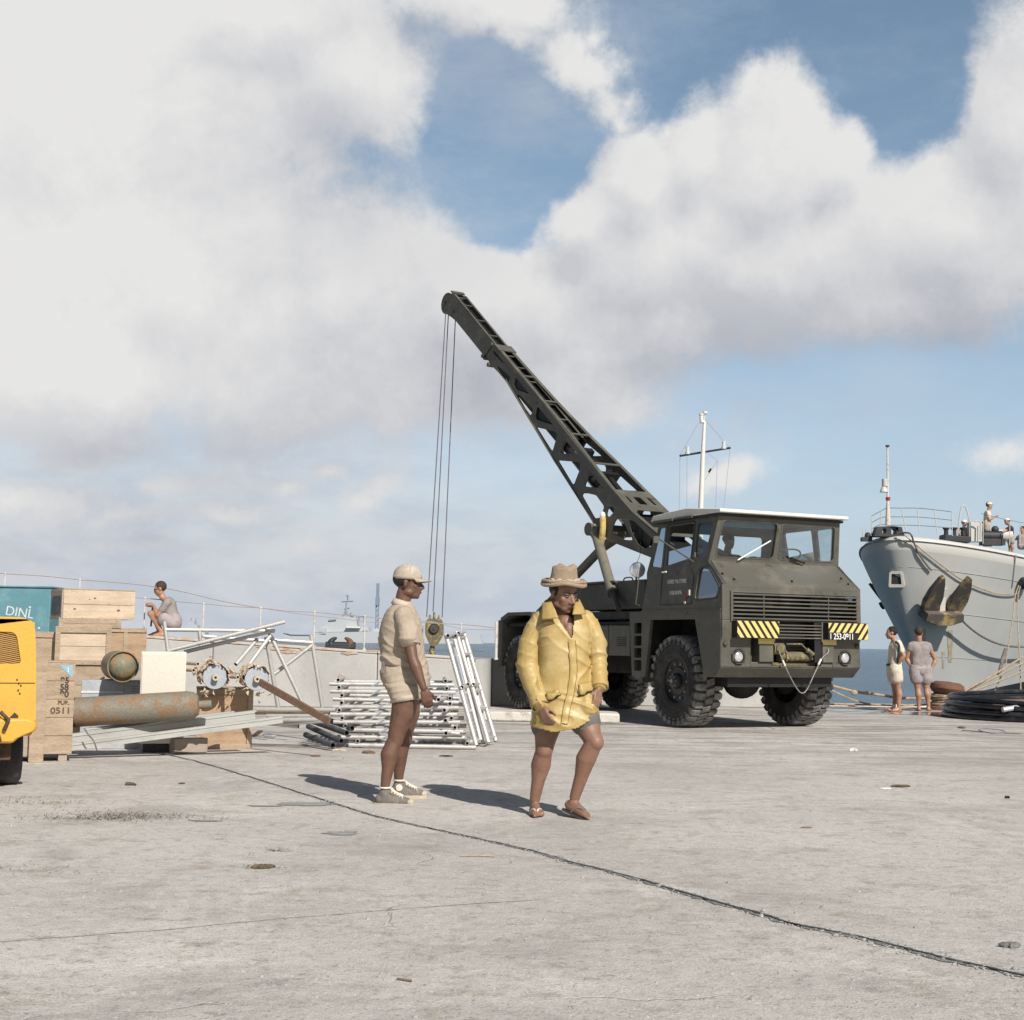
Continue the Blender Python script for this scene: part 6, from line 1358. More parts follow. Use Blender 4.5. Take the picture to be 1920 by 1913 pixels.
# pile of scaffold frames: each lies flat, open tube ends facing the camera
def scaff_frame(L_=1.42, D_=.95, r=.024):
    t = thing('scaffold_frame', 'x', 'scaffold frame', (0, 0, 0), 0, 'aluminium scaffold frames lying in the pile')
    for y in (0, D_): m = MB(); m.pipe((0, y, 0), (L_, y, 0), r, .005); build(m, 'long_tube', ['alu', 'hole'], t)
    for x in (.10, L_-.10): m = MB(); m.pipe((x, -.03, .045), (x, D_+.03, .045), r*.95, .005); build(m, 'cross_tube', ['alu', 'hole'], t)
    m = MB(); m.box((.22, .01, -.018), (.22+.36, .03, .018)); m.bar((.12, .05, .0), (L_*.55, D_-.05, .0), .03, .03); build(m, 'gusset', 'alu', t)
    m = MB(); m.tube([(L_*.34, -.026, -.02), (L_*.40, -.026, .03)], .012, 6); build(m, 'clamp', 'galv', t)
    return t
pl0 = G(650, 1403); pz = .03; fl_l = ['bottom scaffold frame of the pile, resting on the ground', 'second scaffold frame from the bottom of the pile', 'third scaffold frame from the bottom of the pile', 'fourth scaffold frame from the bottom, its two open tube ends showing', 'fifth scaffold frame from the bottom of the pile', 'sixth scaffold frame from the bottom of the pile', 'third scaffold frame from the top of the pile', 'second scaffold frame from the top of the pile', 'topmost scaffold frame of the pile, behind the man in tan']
proto = scaff_frame(); random.seed(21)
for k in range(9):
    o = proto if k == 0 else clone(proto)
    jx = (.20, .07, .06, .02, -.02, .0, -.01, -.05, -.07)[k]; o.location = (pl0.x-.18+jx, pl0.y+.02+(.0, .03, .0, .02, .05, .10, .16, .22, .27)[k], .035+k*.083); o.rotation_euler = (R(random.uniform(-.5, .5)), R(random.uniform(-.8, .8)+(.4 if k > 5 else 0)), R(random.uniform(-2.2, 2.2)+(k > 6)*1.5)); o['label'] = fl_l[k]
random.seed(5)
extra = [((576, 1373), (617, 1385), 15.3, 'black_a'), ]
for k, (a, c_, dY, lab) in enumerate((((578, 1362), (640, 1390), .0, 'upper left dark pipe jutting from the bottom of the tube pile'), ((573, 1378), (624, 1398), -.1, 'lowest dark pipe jutting from the bottom of the tube pile'), ((585, 1352), (650, 1375), .15, 'dark pipe lying above the other dark pipes in the pile'), ((600, 1345), (660, 1366), .25, 'rearmost dark pipe at the left of the tube pile'))):
    p = P(*a, 15.75+dY); q = P(*c_, 15.15+dY); p.z = max(p.z, .03); q.z = max(q.z, .03); m = MB(); m.pipe(p, q, .032, .006); solo(m, 'dark_pipe', lab, 'pipe', ['tube_dark', 'hole'], tuple(q), group='dark pipes at the foot of the pile')
loose = [((482, 1331), (630, 1331), 15.4), ((500, 1343), (615, 1343), 15.3), ((470, 1336), (618, 1337), 15.5), ((484, 1351), (600, 1349), 15.2), ((520, 1357), (606, 1352), 15.2), ((440, 1350), (560, 1362), 15.5)]
ll = ['highest loose white tube left of the pile, touching the plank', 'loose white tube just under the brown plank foot', 'loose white tube crossing behind the plank foot', 'lower loose white tube ending near the dark pipes', 'short loose tube nearest the dark pipes', 'loose tube reaching left under the channel tips']
for k, (a, c_, Y) in enumerate(loose):
    p = P(*a, Y); q = P(*c_, Y-.15); m = MB(); m.pipe(p, q, .024, .005); solo(m, 'loose_tube', ll[k], 'tube', ['alu' if k != 2 else 'paper', 'hole'], tuple(q), group='loose tubes left of the pile')
for k, (px, py) in enumerate(((757, 1333), (779, 1334), (771, 1359), (822, 1312), (833, 1332), (835, 1351), (836, 1375))):
    p = P(px, py, 15.35); m = MB(); m.pipe(p, p+V((.10, .7, .0)), .024, .005); solo(m, 'tube_stub', ['left of two open tube ends side by side mid pile', 'right of two open tube ends side by side mid pile', 'single open tube end below the pair mid pile', 'topmost open tube end at the right of the pile', 'second open tube end down at the right of the pile', 'third open tube end down at the right of the pile', 'lowest open tube end at the right of the pile'][k], 'tube', ['alu', 'hole'], tuple(p), group='open tube ends in the pile')
# leaning frames to the right of the standing man
def leaning(bot, top, Yb, Yt, lab, w_=.30):
    b0, t0 = P(*bot, Yb), P(*top, Yt); b0.z = max(b0.z, .025); side = V((.25, .9, 0)).normalized()*w_; t = thing('leaning_frame', lab, 'scaffold frame', tuple(b0), 0, 'scaffold frames leaning upright on the pile')
    for k in range(2): m = MB(); m.pipe(b0+side*k, t0+side*k, .026, .005); build(m, 'long_tube', ['alu', 'hole'], t, True)
    for f_ in (.04, .30, .46, .52, .80, .96): m = MB(); p = b0.lerp(t0, f_); m.tube([p, p+side], .020, 8); build(m, 'rung', 'alu', t, True)
    p = b0.lerp(t0, .99); m = MB(); m.pipe(p-side*.1+V((.03, -.03, 0)), p+side*.5+V((.04, 0, .02)), .024, .005); build(m, 'cross_tube', ['alu', 'hole'], t, True)
    p = b0.lerp(t0, .52); m = MB(); m.pipe(p+V((.02, -.05, 0)), p+side*.5+V((.03, .02, 0)), .024, .005); build(m, 'cross_tube', ['alu', 'hole'], t, True)
leaning((893, 1398), (836, 1190), 15.75, 16.1, 'front left scaffold frame leaning upright, nearest the standing man')
leaning((901, 1388), (850, 1190), 15.95, 16.3, 'middle scaffold frame leaning upright beside the pile')
leaning((916, 1393), (856, 1186), 15.9, 16.35, 'right hand scaffold frame leaning upright, farthest from the pile')
m = MB(); a = P(850, 1275, 15.95); c_ = P(838, 1215, 16.05); m.bar(P(848, 1216, 16.1), P(866, 1285, 16.0), .03, .075); solo(m, 'perforated_strut', 'grey perforated strut lashed between the leaning frames', 'strut', 'galv', tuple(a))
m = MB(); a = P(880, 1345, 15.7); m.pipe(P(845, 1374, 15.4), P(862, 1376, 15.4), .022, .005); solo(m, 'loose_tube', 'short white tube jutting from the pile towards the leaning frames', 'tube', ['alu', 'hole'], tuple(P(845, 1374, 15.4)), group='loose tubes left of the pile')
# ================================================================== YELLOW VEHICLE at the left edge
vc = P(66, 1300, 10.75); VR = R(23); vt = thing('yellow_truck', 'small yellow industrial vehicle cut off by the left edge, rear grille showing', 'vehicle', (vc.x-.55*math.cos(VR), vc.y-.55*math.sin(VR), 0), VR)
zt = P(40, 1158, 10.75).z; xr = .55; xl = -.75
m = MB()
prof = [(xl, .42), (xr-.01, .42), (xr+.015, .56), (xr, .93), (xr-.02, zt-.10), (xr-.04, zt-.03), (xr-.11, zt), (xl, zt+.02)]
gr_ = [(xl+.25, .95), (-.0+.17, .95), (.235, 1.02), (.21, 1.23), (.17, 1.265), (xl+.25, 1.27)]
f2v = fi = None
fv = frame(vt).inverted(); 
def gx(px, py):
    o_ = fv @ V((0, 0, CAMZ)); d = (fv.to_3x3() @ ray(px, py)); return o_+d*(-o_.y/d.y)
g0 = gx(39, 1240); g1 = gx(32, 1188)
gr_ = rpoly([(g0.x-.5, g0.z-.02), (g0.x-.01, g0.z-.02), (g0.x+.0, g0.z), (g1.x, g1.z-.02), (g1.x-.03, g1.z+.01), (g0.x-.5, g1.z+.02)], .02)
m.prism(rpoly(prof, .03), [gr_], lambda a, c_, t_: V((a, t_, c_)), 0, .03)
m.box((xl, .031, .45), (xr-.025, 1.9, zt-.035)); build(m, 'body', 'yellow', vt, bevel=.02)
m = MB(); zs = gx(30, 1281).z; m.box((xl, -.003, zs-.003), (xr-.005, -.0005, zs+.003)); build(m, 'panel_seam', 'black', vt)
m = MB(); m.box((g0.x-.55, .026, g0.z-.03), (g0.x, .0305, g1.z+.03)); build(m, 'grille_shade', 'plank', vt)
m = MB()
for k in range(24):
    z = g0.z-.16+k*.0155; m.bar((g0.x-.5, .012, z+.10), (g0.x-.002-.12*max(0, (z-g1.z+.02)), .012, z), .004, .004)
m2 = MB(); m2.v = m.v; build(m, 'grille_bars', 'yellow', vt)
m = MB(); zb = gx(40, 1398).z; m.prism([(xl, zb+.02), (.40, zb+.02), (.44, zb+.06), (.57, zb+.12), (.58, zb+.18), (.50, zb+.21), (xl, zb+.21)], [], lambda a, c_, t_: V((a, t_, c_)), -.06, .10); build(m, 'bumper', 'yellow', vt, bevel=.02)
m = MB(); m.box((xl, .1, zb-.12), (.40, 1.5, zb+.1)); m.box((xl, -.03, zb-.02), (.20, .2, zb+.03)); m.cyl((.10, -.03, zb-.10), (.10, .3, zb-.1), .06); m.tube([(.25, -.07, zb+.20), (.30, -.12, zb+.05), (.20, -.08, zb-.10)], .02, 8); m.box((xl, .3, .12), (.3, .6, .3)); build(m, 'undercarriage', 'rusty_dark', vt, bevel=.01)
m = MB(); m.tube([(-.1, -.10, zb+.02), (.10, -.11, zb+.05), (.26, -.11, zb-.02), (.30, -.10, zb-.12)], .018, 7); m.box((.12, -.09, zb-.10), (.22, -.05, zb+.04)); m.tube([(-.1, -.09, zb-.16), (.2, -.1, zb-.14)], .02, 7); m.box((-.2, -.10, zb+.12), (.14, -.06, zb+.19)); m.box((.02, -.12, zb+.02), (.07, -.07, zb+.2)); m.bar((.30, -.02, zb+.10), (.42, -.02, zb+.24), .03, .04); m.tube([(.30, -.06, zb+.26), (.36, -.08, zb+.20), (.33, -.08, zb+.12)], .016, 7); build(m, 'tow_bracket', 'rusty_dark', vt)
m = MB()
for k in range(5): m.ball(gx(35+(-3, 0, 4, -1, 2)[k], (1275, 1282, 1286, 1295, 1301)[k])+V((0, -.0, 0)), (.007, .002, .011), 6, 4)
build(m, 'oil_stain', 'rusty_dark', vt)
for x, y, r in ((.13-.24, .02, .22), (.30, .55, .24)):
    m = MB(); X = M4.Translation((x, y, r)); m.lathe([(r*.5, -.0), (r*.85, -.005), (r*.97, .02), (r, .05), (r, .15), (r*.97, .18), (r*.85, .205), (r*.5, .2)], X, 40); w_ = build(m, 'wheel', 'rubber', vt)
    m = MB(); m.lathe([(r*.5, -.006), (r*.3, .02), (.001, .02)], X, 24, closed=True); build(m, 'rim', 'rusty_dark', w_)
# ================================================================== small things lying on the quay
def chunk(name, lab, px, py, sx, sy, sz, mt, rot=0, cat='debris', seed=1, group=None):
    sx *= .8; sy *= .7; g_ = G(px, py); m = MB(); n_ = 18; vs = []
    for j, (k_, z) in enumerate(((1.0, .002), (1.05, sz*.5), (.7, sz))):
        for i in range(n_):
            a = 2*math.pi*i/n_; q = k_*(.85+.9*noise.noise(V((math.cos(a)*1.6+seed*3.7, math.sin(a)*1.6, seed+j*.2)))+.9*noise.noise(V((math.cos(a)*6+seed, math.sin(a)*6, seed)))); vs.append(M4.Translation((g_.x, g_.y, 0)) @ M4.Rotation(R(rot), 4, 'Z') @ V((sx/2*q*math.cos(a), sy/2*q*math.sin(a), z*(1+.3*noise.noise(V((i, j, seed)))))))
    m.add(vs, [(j*n_+i, j*n_+(i+1) % n_, (j+1)*n_+(i+1) % n_, (j+1)*n_+i) for j in range(2) for i in range(n_)]+[tuple(range(2*n_, 3*n_))]); solo(m, name, lab, cat, mt, (g_.x, g_.y, 0), group, smooth=False)
chunk('wood_scrap', 'small tan wood scrap in front of the dark pipes', 637, 1408, .15, .10, .02, 'pine', 0, seed=1)
chunk('wood_scrap', 'brown wood scrap left of the tan one, farther from the pile', 592, 1419, .12, .09, .02, 'plank', 10, seed=2)
chunk('wood_scrap', 'dark bark-like scrap by the knee of the man in tan', 690, 1413, .17, .10, .03, 'plank', -8, seed=3)
chunk('black_rag', 'flat black rag lying in front of the leaning frames', 838, 1419, .14, .07, .015, 'black', 0, cat='rag', seed=4)
chunk('dry_leaf', 'brown dry leaf on the concrete near the yellow vehicle', 243, 1472, .13, .14, .02, 'straw_debris', 0, cat='leaf', seed=5)
chunk('dry_leaf', 'small brown leaf right of the larger one near the seam', 341, 1470, .07, .09, .01, 'straw_debris', 20, cat='leaf', seed=6)
chunk('dead_weed', 'tuft of dry weed lying in the left foreground', 490, 1628, .13, .08, .02, 'straw_debris', 15, cat='weed', seed=7)
chunk('dead_weed', 'thin tuft of dry weed above the larger tuft', 525, 1595, .10, .12, .015, 'stone', 15, cat='weed', seed=8)
chunk('bark_piece', 'brown bark piece lying right of the barefoot shadow', 1690, 1476, .20, .10, .02, 'straw_debris', 4, cat='bark', seed=9)
chunk('paper_scrap', 'white paper scrap beside the brown bark piece', 1660, 1480, .11, .08, .012, 'white_cloth', 0, cat='paper', seed=10)
chunk('stick', 'short thin stick lying right of the two men', 1510, 1553, .09, .03, .01, 'plank', 5, cat='stick', seed=11)
chunk('slate_piece', 'blue grey slate fragment at the right edge of the foreground', 1898, 1777, .09, .06, .02, 'tar', 12, cat='stone', seed=12)
chunk('white_lump', 'white lump of plaster on the far quay right of the truck', 1600, 1408, .13, .16, .03, 'stone_white', 0, cat='plaster', seed=13)
chunk('black_stone', 'small black stone alone on the right quay', 1888, 1497, .04, .06, .02, 'black', 0, cat='stone', seed=14)
chunk('dark_scrap', 'dark scrap lying before the hose coil', 1805, 1366, .12, .16, .03, 'plank', 0, cat='scrap', seed=15)
m = MB(); a = G(862, 1607); c_ = G(928, 1608); m.tube([a+V((0, 0, .006)), a.lerp(c_, .5)+V((0, .01, .008)), c_+V((0, 0, .006))], .005, 6); solo(m, 'thin_stick', 'long thin straw stick in the middle foreground', 'stick', 'pine_worn', tuple(a))
m = MB(); a = G(745, 1838); c_ = G(772, 1842); m.tube([a+V((0, 0, .005)), c_+V((0, 0, .005))], .004, 6); solo(m, 'twig', 'tiny twig low in the left foreground', 'stick', 'plank', tuple(a))
# seaweed litter: short blades over three patches
random.seed(31); m = MB()
for cx, cy, sx, sy, n_ in ((230, 1531, .26, .13, 900), (160, 1536, .20, .05, 260), (60, 1505, .26, .2, 300), (300, 1534, .28, .04, 120), (1690, 1474, .25, .06, 60), (55, 1632, .2, .1, 60), (488, 1627, .05, .03, 90), (243, 1472, .05, .05, 50), (525, 1595, .05, .04, 40)):
    c_ = G(cx, cy)
    for _ in range(n_):
        p = c_+V((random.gauss(0, sx), random.gauss(0, sy), .002)); a = random.uniform(0, 6.28); L_ = random.uniform(.012, .04); d = V((math.cos(a), math.sin(a), random.uniform(0, .5)))*L_; s_ = V((-math.sin(a), math.cos(a), 0))*.002
        m.add([p-s_, p+s_, p+d+s_*.4, p+d-s_*.4], [(0, 1, 2, 3)])
o = build(m, 'dry_weed_litter', 'straw_debris', smooth=False); o['kind'] = 'stuff'; o['label'] = 'dry seaweed litter on the left foreground'
for k, (cx, cy, rx, ry, lab) in enumerate(((640, 1563, .12, .085, 'small oval grey tar patch in the middle foreground'), (573, 1508, .20, .12, 'grey wedge of tar film left of the canvas shoes'), (500, 1512, .14, .03, 'thin grey film left of the tar wedge'), (388, 1540, .13, .03, 'narrow grey smear beyond the seaweed litter'))):
    g_ = G(cx, cy); m = MB(); blob(m, g_.x, g_.y, rx, ry, .0035+.0004*k, n=36, seed=k*2.7+.4, flat=True); solo(m, 'tar_patch', lab, 'tar patch', 'tar2', (g_.x, g_.y, 0), fixn=False, smooth=False, group='grey tar patches on the concrete')
# ================================================================== PEOPLE
def wrinkle(amp, sc_, seed=0, st=(1, 1, 1)):
    def f(p, n_):
        q = V((p.x*sc_*st[0]+seed, p.y*sc_*st[1], p.z*sc_*st[2])); return amp*(noise.noise(q)+.5*noise.noise(q*2.3))
    return f
def fold(p, n_, amp, freq, ax, seed=0):
    ph = p.dot(ax)*freq+6.0*noise.noise(V((p.x*3.5+seed, p.y*3.5, p.z*3.5))); s_ = math.sin(ph); return amp*(1-abs(s_))**2*max(0, .3+noise.noise(V((p.x*3.2+seed*2, p.y*3.2, p.z*3.2)))*1.6)
def hand(m, wrist, d, palm, s_=1.0, curl=.5, thumb=1, spread=.12):
    """wrist point, direction d of the hand, palm normal (towards which fingers curl), thumb = side sign"""
    d = d.normalized(); palm = (palm-d*palm.dot(d)).normalized(); side = d.cross(palm)*thumb
    k = wrist+d*(.088*s_)
    for i in range(4):
        off = (i-1.5)*.0195*s_; b0 = wrist+side*(-off*.75)+d*.02*s_; b1 = k+side*(-off)+palm*(-.002); m.cap(b0, b1, .0145*s_, .0115*s_, 9)
        L_ = (.078, .088, .082, .064)[i]*s_; dd = (d+side*(-(i-1.5)*spread)).normalized(); p = b1; a = curl*.5
        for j, f_ in enumerate((.45, .32, .23)):
            a += curl*(.35, .75, .6)[j]; q = p+(dd*math.cos(a)+palm*math.sin(a)).normalized()*L_*f_; m.cap(p, q, (.0098, .0088, .0078)[j]*s_, (.0088, .0078, .0070)[j]*s_, 8); p = q
    t0 = wrist+side*.018*s_+d*.022*s_; t1 = t0+(side*.75+d*.75+palm*.35).normalized()*.042*s_; t2 = t1+(side*.35+d*.9+palm*.45).normalized()*.034*s_; t3 = t2+(side*.05+d*.95+palm*.5).normalized()*.026*s_
    m.cap(t0, t1, .0150*s_, .0115*s_, 9); m.cap(t1, t2, .0112*s_, .0098*s_, 8); m.cap(t2, t3, .0098*s_, .0080*s_, 8)
def head(m, c_, f, up, s_=1.0, jaw=1.0):
    """head solids; c_ = centre at eye height, f face direction, up"""
    f = f.normalized(); up = (up-f*up.dot(f)).normalized(); r_ = up.cross(f); M = M4(((r_.x, f.x, up.x, 0), (r_.y, f.y, up.y, 0), (r_.z, f.z, up.z, 0), (0, 0, 0, 1))).to_3x3().to_4x4()
    def at(x, y, z): return c_+(r_*x+f*y+up*z)*s_
    m.ball(at(0, -.012, .030), (.074*s_, .094*s_, .092*s_), 20, 14, M); m.ball(at(0, .028, -.035), (.060*s_, .062*s_, .072*s_), 16, 10, M)
    m.ball(at(0, .042, -.082), (.044*s_*jaw, .042*s_, .034*s_), 14, 8, M); m.ball(at(0, .066, -.098), (.022*s_, .018*s_, .018*s_), 10, 6, M)          # chin
    for q in (-1, 1):
        m.ball(at(q*.040, .052, -.026), (.024*s_, .022*s_, .022*s_), 10, 6, M); m.ball(at(q*.046, .005, -.070), (.022*s_, .040*s_, .026*s_), 10, 6, M)
        m.ball(at(q*.032, .073, .012), (.024*s_, .014*s_, .009*s_), 10, 6, M)       # brow
        m.ball(at(q*.078, -.012, -.010), (.008*s_, .017*s_, .030*s_), 10, 6, M)     # ear
        m.ball(at(q*.014, .092, -.040), (.012*s_, .012*s_, .010*s_), 8, 6, M)
    m.cap(at(0, .080, .004), at(0, .104, -.034), .009*s_, .014*s_, 10)              # nose
    m.ball(at(0, .082, -.062), (.025*s_, .014*s_, .006*s_), 10, 6, M); m.ball(at(0, .080, -.074), (.022*s_, .014*s_, .007*s_), 10, 6, M)   # lips
    return at, M
def face_parts(parent, at, M, s_, hairm='hair', eyes=True):
    for q in (-1, 1):
        if eyes:
            m = MB(); m.ball(at(q*.031, .076, -.004), (.012*s_, .007*s_, .0048*s_), 12, 8, M); e_ = build(m, 'eye', 'eye', parent, True)
            m = MB(); m.ball(at(q*.031, .0815, -.004), (.0055*s_, .003*s_, .0058*s_), 10, 6, M); build(m, 'iris', 'lens', e_, True)
        m = MB(); m.tube([at(q*.014, .086, .016), at(q*.032, .085, .022), at(q*.050, .072, .016)], .0042*s_, 6); build(m, 'eyebrow', hairm, parent, True)
    m = MB(); m.tube([at(-.022, .0925, -.0675), at(0, .0965, -.0685), at(.022, .0925, -.0675)], .0022*s_, 6); build(m, 'mouth', 'lipline', parent, True)
MT['grey_strap'] = MT['short_grey']
MT['lipline'] = mat('mouth_line', (.08, .025, .02), .6, grain=0, bump=0)
def loft(m, rings, n=36, ex=2.3):
    """rings: (centre, half size along X, half size along Y) in world axes, super-elliptic"""
    vs = []
    for c_, rx, ry in rings:
        for i in range(n):
            a = 2*math.pi*i/n; ca, sa = math.cos(a), math.sin(a); vs.append(V(c_)+V((rx*math.copysign(abs(ca)**(2/ex), ca), ry*math.copysign(abs(sa)**(2/ex), sa), 0)))
    k = len(rings); return m.add(vs, [(j*n+i, j*n+(i+1) % n, (j+1)*n+(i+1) % n, (j+1)*n+i) for j in range(k-1) for i in range(n)]+[tuple(range(n-1, -1, -1)), tuple(range((k-1)*n, k*n))])
def lerp(a, c_, t): return V(a).lerp(V(c_), t)
def leg(m, hip, kn, an, bend, s_=1.0):
    """bend = direction of the front of the leg"""
    bd = bend.normalized()*s_
    m.chain([hip, lerp(hip, kn, .35)+bd*.012, lerp(hip, kn, .8), kn+bd*.004], [.100*s_, .094*s_, .066*s_, .058*s_])
    m.ball(kn+bd*.015, (.042*s_, .042*s_, .056*s_))
    m.chain([kn-bd*.004, lerp(kn, an, .30)-bd*.020, lerp(kn, an, .62)-bd*.008, an], [.056*s_, .066*s_, .045*s_, .035*s_])
    m.chain([kn+bd*.012, lerp(kn, an, .5)+bd*.008, an+bd*.006], [.040*s_, .036*s_, .029*s_])
    m.ball(an, (.036*s_, .036*s_, .034*s_))
def foot(m, an, toe, s_=1.0, toes=True, upv=V((0, 0, 1))):
    d = toe-an; d = (d-upv*d.dot(upv)).normalized(); sd = d.cross(upv); g_ = an-upv*(.068*s_)
    m.ball(g_-d*.028*s_+upv*.02*s_, (.034*s_, .034*s_, .034*s_)); m.cap(an-upv*.03*s_, g_+d*.10*s_+upv*.016*s_, .036*s_, .027*s_); m.cap(g_-d*.01*s_+upv*.010*s_+sd*.012*s_, g_+d*.135*s_+upv*.004*s_+sd*.018*s_, .028*s_, .024*s_); m.cap(g_+upv*.010*s_-sd*.012*s_, g_+d*.125*s_+upv*.004*s_-sd*.026*s_, .028*s_, .022*s_)
    if toes:
        for i, (o_, L_, r_) in enumerate(((.030, .048, .0135), (.010, .044, .0105), (-.007, .038, .0098), (-.022, .031, .0092), (-.036, .024, .0088))): p = g_+d*(.14-.012*i)*s_+sd*o_*s_+upv*.004*s_; m.cap(p, p+d*L_*s_-upv*.006*s_, r_*1.05*s_, r_*s_, 8)
def arm(m, sh, el, wr, s_=1.0):
    m.chain([sh, lerp(sh, el, .4), el], [.056*s_, .052*s_, .040*s_]); m.chain([el, lerp(el, wr, .3), lerp(el, wr, .75), wr], [.041*s_, .046*s_, .032*s_, .0265*s_])
# ------------------------------------------------------------------ man in tan, standing in profile
YA = 10.42; p1 = thing('person', 'man in tan cap, shirt and short shorts standing in profile', 'person', tuple(V((P(742, 1500, YA).x, YA, 0))), 0)
A = lambda px, py, d=0: P(px, py, YA+d)
ff = V((1, .10, 0)).normalized(); up = V((.02, 0, 1))
m = MB(); hc_ = A(766, 1092)
at, HM = head(m, hc_, V((1, -.05, -.03)), up, 1.08)
m.chain([A(758, 1112), A(755, 1128), A(753, 1138)], [.058, .061, .066]); m.ball(A(753, 1147), (.06, .10, .04))
m.ball(A(753, 1190), (.10, .135, .17)); m.ball(A(757, 1245), (.10, .125, .13)); m.ball(A(755, 1285), (.10, .14, .08))
# near arm (his right) and far arm
arm(m, A(760, 1164, -.175), A(774, 1236, -.25), A(794, 1290, -.28)); hand(m, A(795.5, 1293, -.28), A(804, 1325, -.27)-A(795, 1293, -.28), V((-.15, .95, 0)), 1.02, .62, 1, .03)
arm(m, A(760, 1164, .175), A(776, 1232, .25), A(792, 1284, .26)); hand(m, A(791, 1287, .24), V((.2, 0, -1)), V((-.15, -.95, 0)), .98, .6, -1, .03)
leg(m, A(761, 1304, -.10), A(740, 1390, -.12), A(722, 1473, -.14), V((1, 0, .1))); leg(m, A(764, 1308, .09), A(757, 1390, .14), A(747, 1462, .20), V((1, .1, .1)))
for a, c_ in ((A(722, 1478, -.14), A(740, 1496, -.16)), (A(746, 1466, .20), A(764, 1484, .22))): m.cap(a, c_, .022, .020)
body = remesh(m, 'body', 'skin', p1, .0062, 5, True)
face_parts(p1, at, HM, 1.08)
# hair: back and sides below the cap
m = MB(); m.ball(at(0, -.024, .022), (.0795*1.08, .090*1.08, .070*1.08), 24, 16, HM)
def clipmb(m, keep):
    k = [i for i, f_ in enumerate(m.f) if keep(sum((m.v[j] for j in f_), V((0, 0, 0)))/len(f_))]; m.f = [m.f[i] for i in k]; m.mi = [m.mi[i] for i in k]; return m
hf = V((1, -.05, -.03)).normalized()
o_h = clipmb(m, lambda p: (p-hc_).dot(hf) < .018+(.0) and (p-hc_).z > -.050 and not ((p-hc_).dot(hf) > -.030 and (p-hc_).z < .0)); build(m, 'hair', 'hair', p1, True, smooth=True, fixn=False)
# cap: domed crown with a seam, long visor
m = MB(); cc = at(0, -.010, .050); m.ball(cc, (.090, .108, .084), 28, 18, HM); clipmb(m, lambda p: (p-cc).z > -.022); base_r = []
cp = build(m, 'cap', 'tan_light', p1, True, smooth=True, fixn=False); md = cp.modifiers.new('s', 'SOLIDIFY'); md.thickness = .004; md.offset = 1
m = MB(); n_ = 26; vs = []
for i in range(n_+1):
    a = 2*math.pi*i/n_; q = cc+(HM.to_3x3() @ V((.093*math.sin(a), .111*math.cos(a), 0))); vs += [q+V((0, 0, -.034)), q*1.0+V((0, 0, -.002))]
m.add(vs, [(2*i, 2*i+2, 2*i+3, 2*i+1) for i in range(n_)]); bd_ = build(m, 'cap_band', 'tan', cp, True, smooth=True); md = bd_.modifiers.new('s', 'SOLIDIFY'); md.thickness = .004
m = MB(); vs = []; R3 = HM.to_3x3()
for j in range(7):
    for i in range(13):
        a = R(-62+124*i/12); f_ = j/6; b0 = V((.091*math.sin(a), .108*math.cos(a), -.028)); ext = .078*math.cos(a*1.25)**.6 if abs(a) < R(70) else 0; q = b0+V((.0, ext*f_, -.012*f_-.020*f_*f_*math.sin(a)**2)); vs.append(cc+R3 @ q)
m.add(vs, [(j*13+i, j*13+i+1, (j+1)*13+i+1, (j+1)*13+i) for j in range(6) for i in range(12)]); vz = build(m, 'visor', 'tan', cp, True, smooth=True, fixn=False); md = vz.modifiers.new('s', 'SOLIDIFY'); md.thickness = .005
m = MB(); m.ball(cc+V((0, 0, .085)), (.008, .008, .004), 8, 5); m.tube([cc+R3 @ V((.091*math.sin(a)*1.0, .03, .083*math.cos(a))) for a in [R(-75+15*i) for i in range(11)]], .0018, 5); build(m, 'cap_seam', 'tan', cp, True)
# shirt
m = MB()
def rg(y, xl, xr, hy, dy=0): return (A((xl+xr)/2, y, dy), (xr-xl)/2*YA/FPX, hy)
loft(m, [rg(1128, 741, 770, .070), rg(1135, 736, 775, .088), rg(1143, 727, 780, .145), rg(1153, 721, 784, .180), rg(1166, 716, 789, .192), rg(1180, 713, 791.5, .195), rg(1197, 711.5, 793, .188), rg(1215, 713, 794.5, .178), rg(1231, 716, 797, .172), rg(1241, 715.5, 799.5, .176), rg(1247, 719, 801, .172), rg(1251, 734, 802, .152), rg(1262, 745, 803, .155), rg(1272, 752, 804.5, .158), rg(1282, 762, 807, .160), rg(1288, 780, 807, .140)])
m.chain([A(757, 1155, -.165), A(763, 1174, -.205), A(767, 1196, -.228)], [.074, .074, .078]); m.chain([A(757, 1155, .165), A(763, 1174, .205), A(767, 1197, .228)], [.074, .074, .078])
m.cap(A(751, 1133), A(750, 1144), .058, .075)
wf = wrinkle(.0065, 9, 3, (1, 1, .45))
def shf(p, n_):
    zz = (p.z-A(757, 1240).z); return wf(p, n_)*.9+fold(p, n_, .016, 30, V((.35, .2, .9)), 2)*(1 if abs(zz) < .18 else .4)+fold(p, n_, .011, 42, V((.8, .1, -.5)), 7)+fold(p, n_, .008, 70, V((.5, .3, .8)), 4)
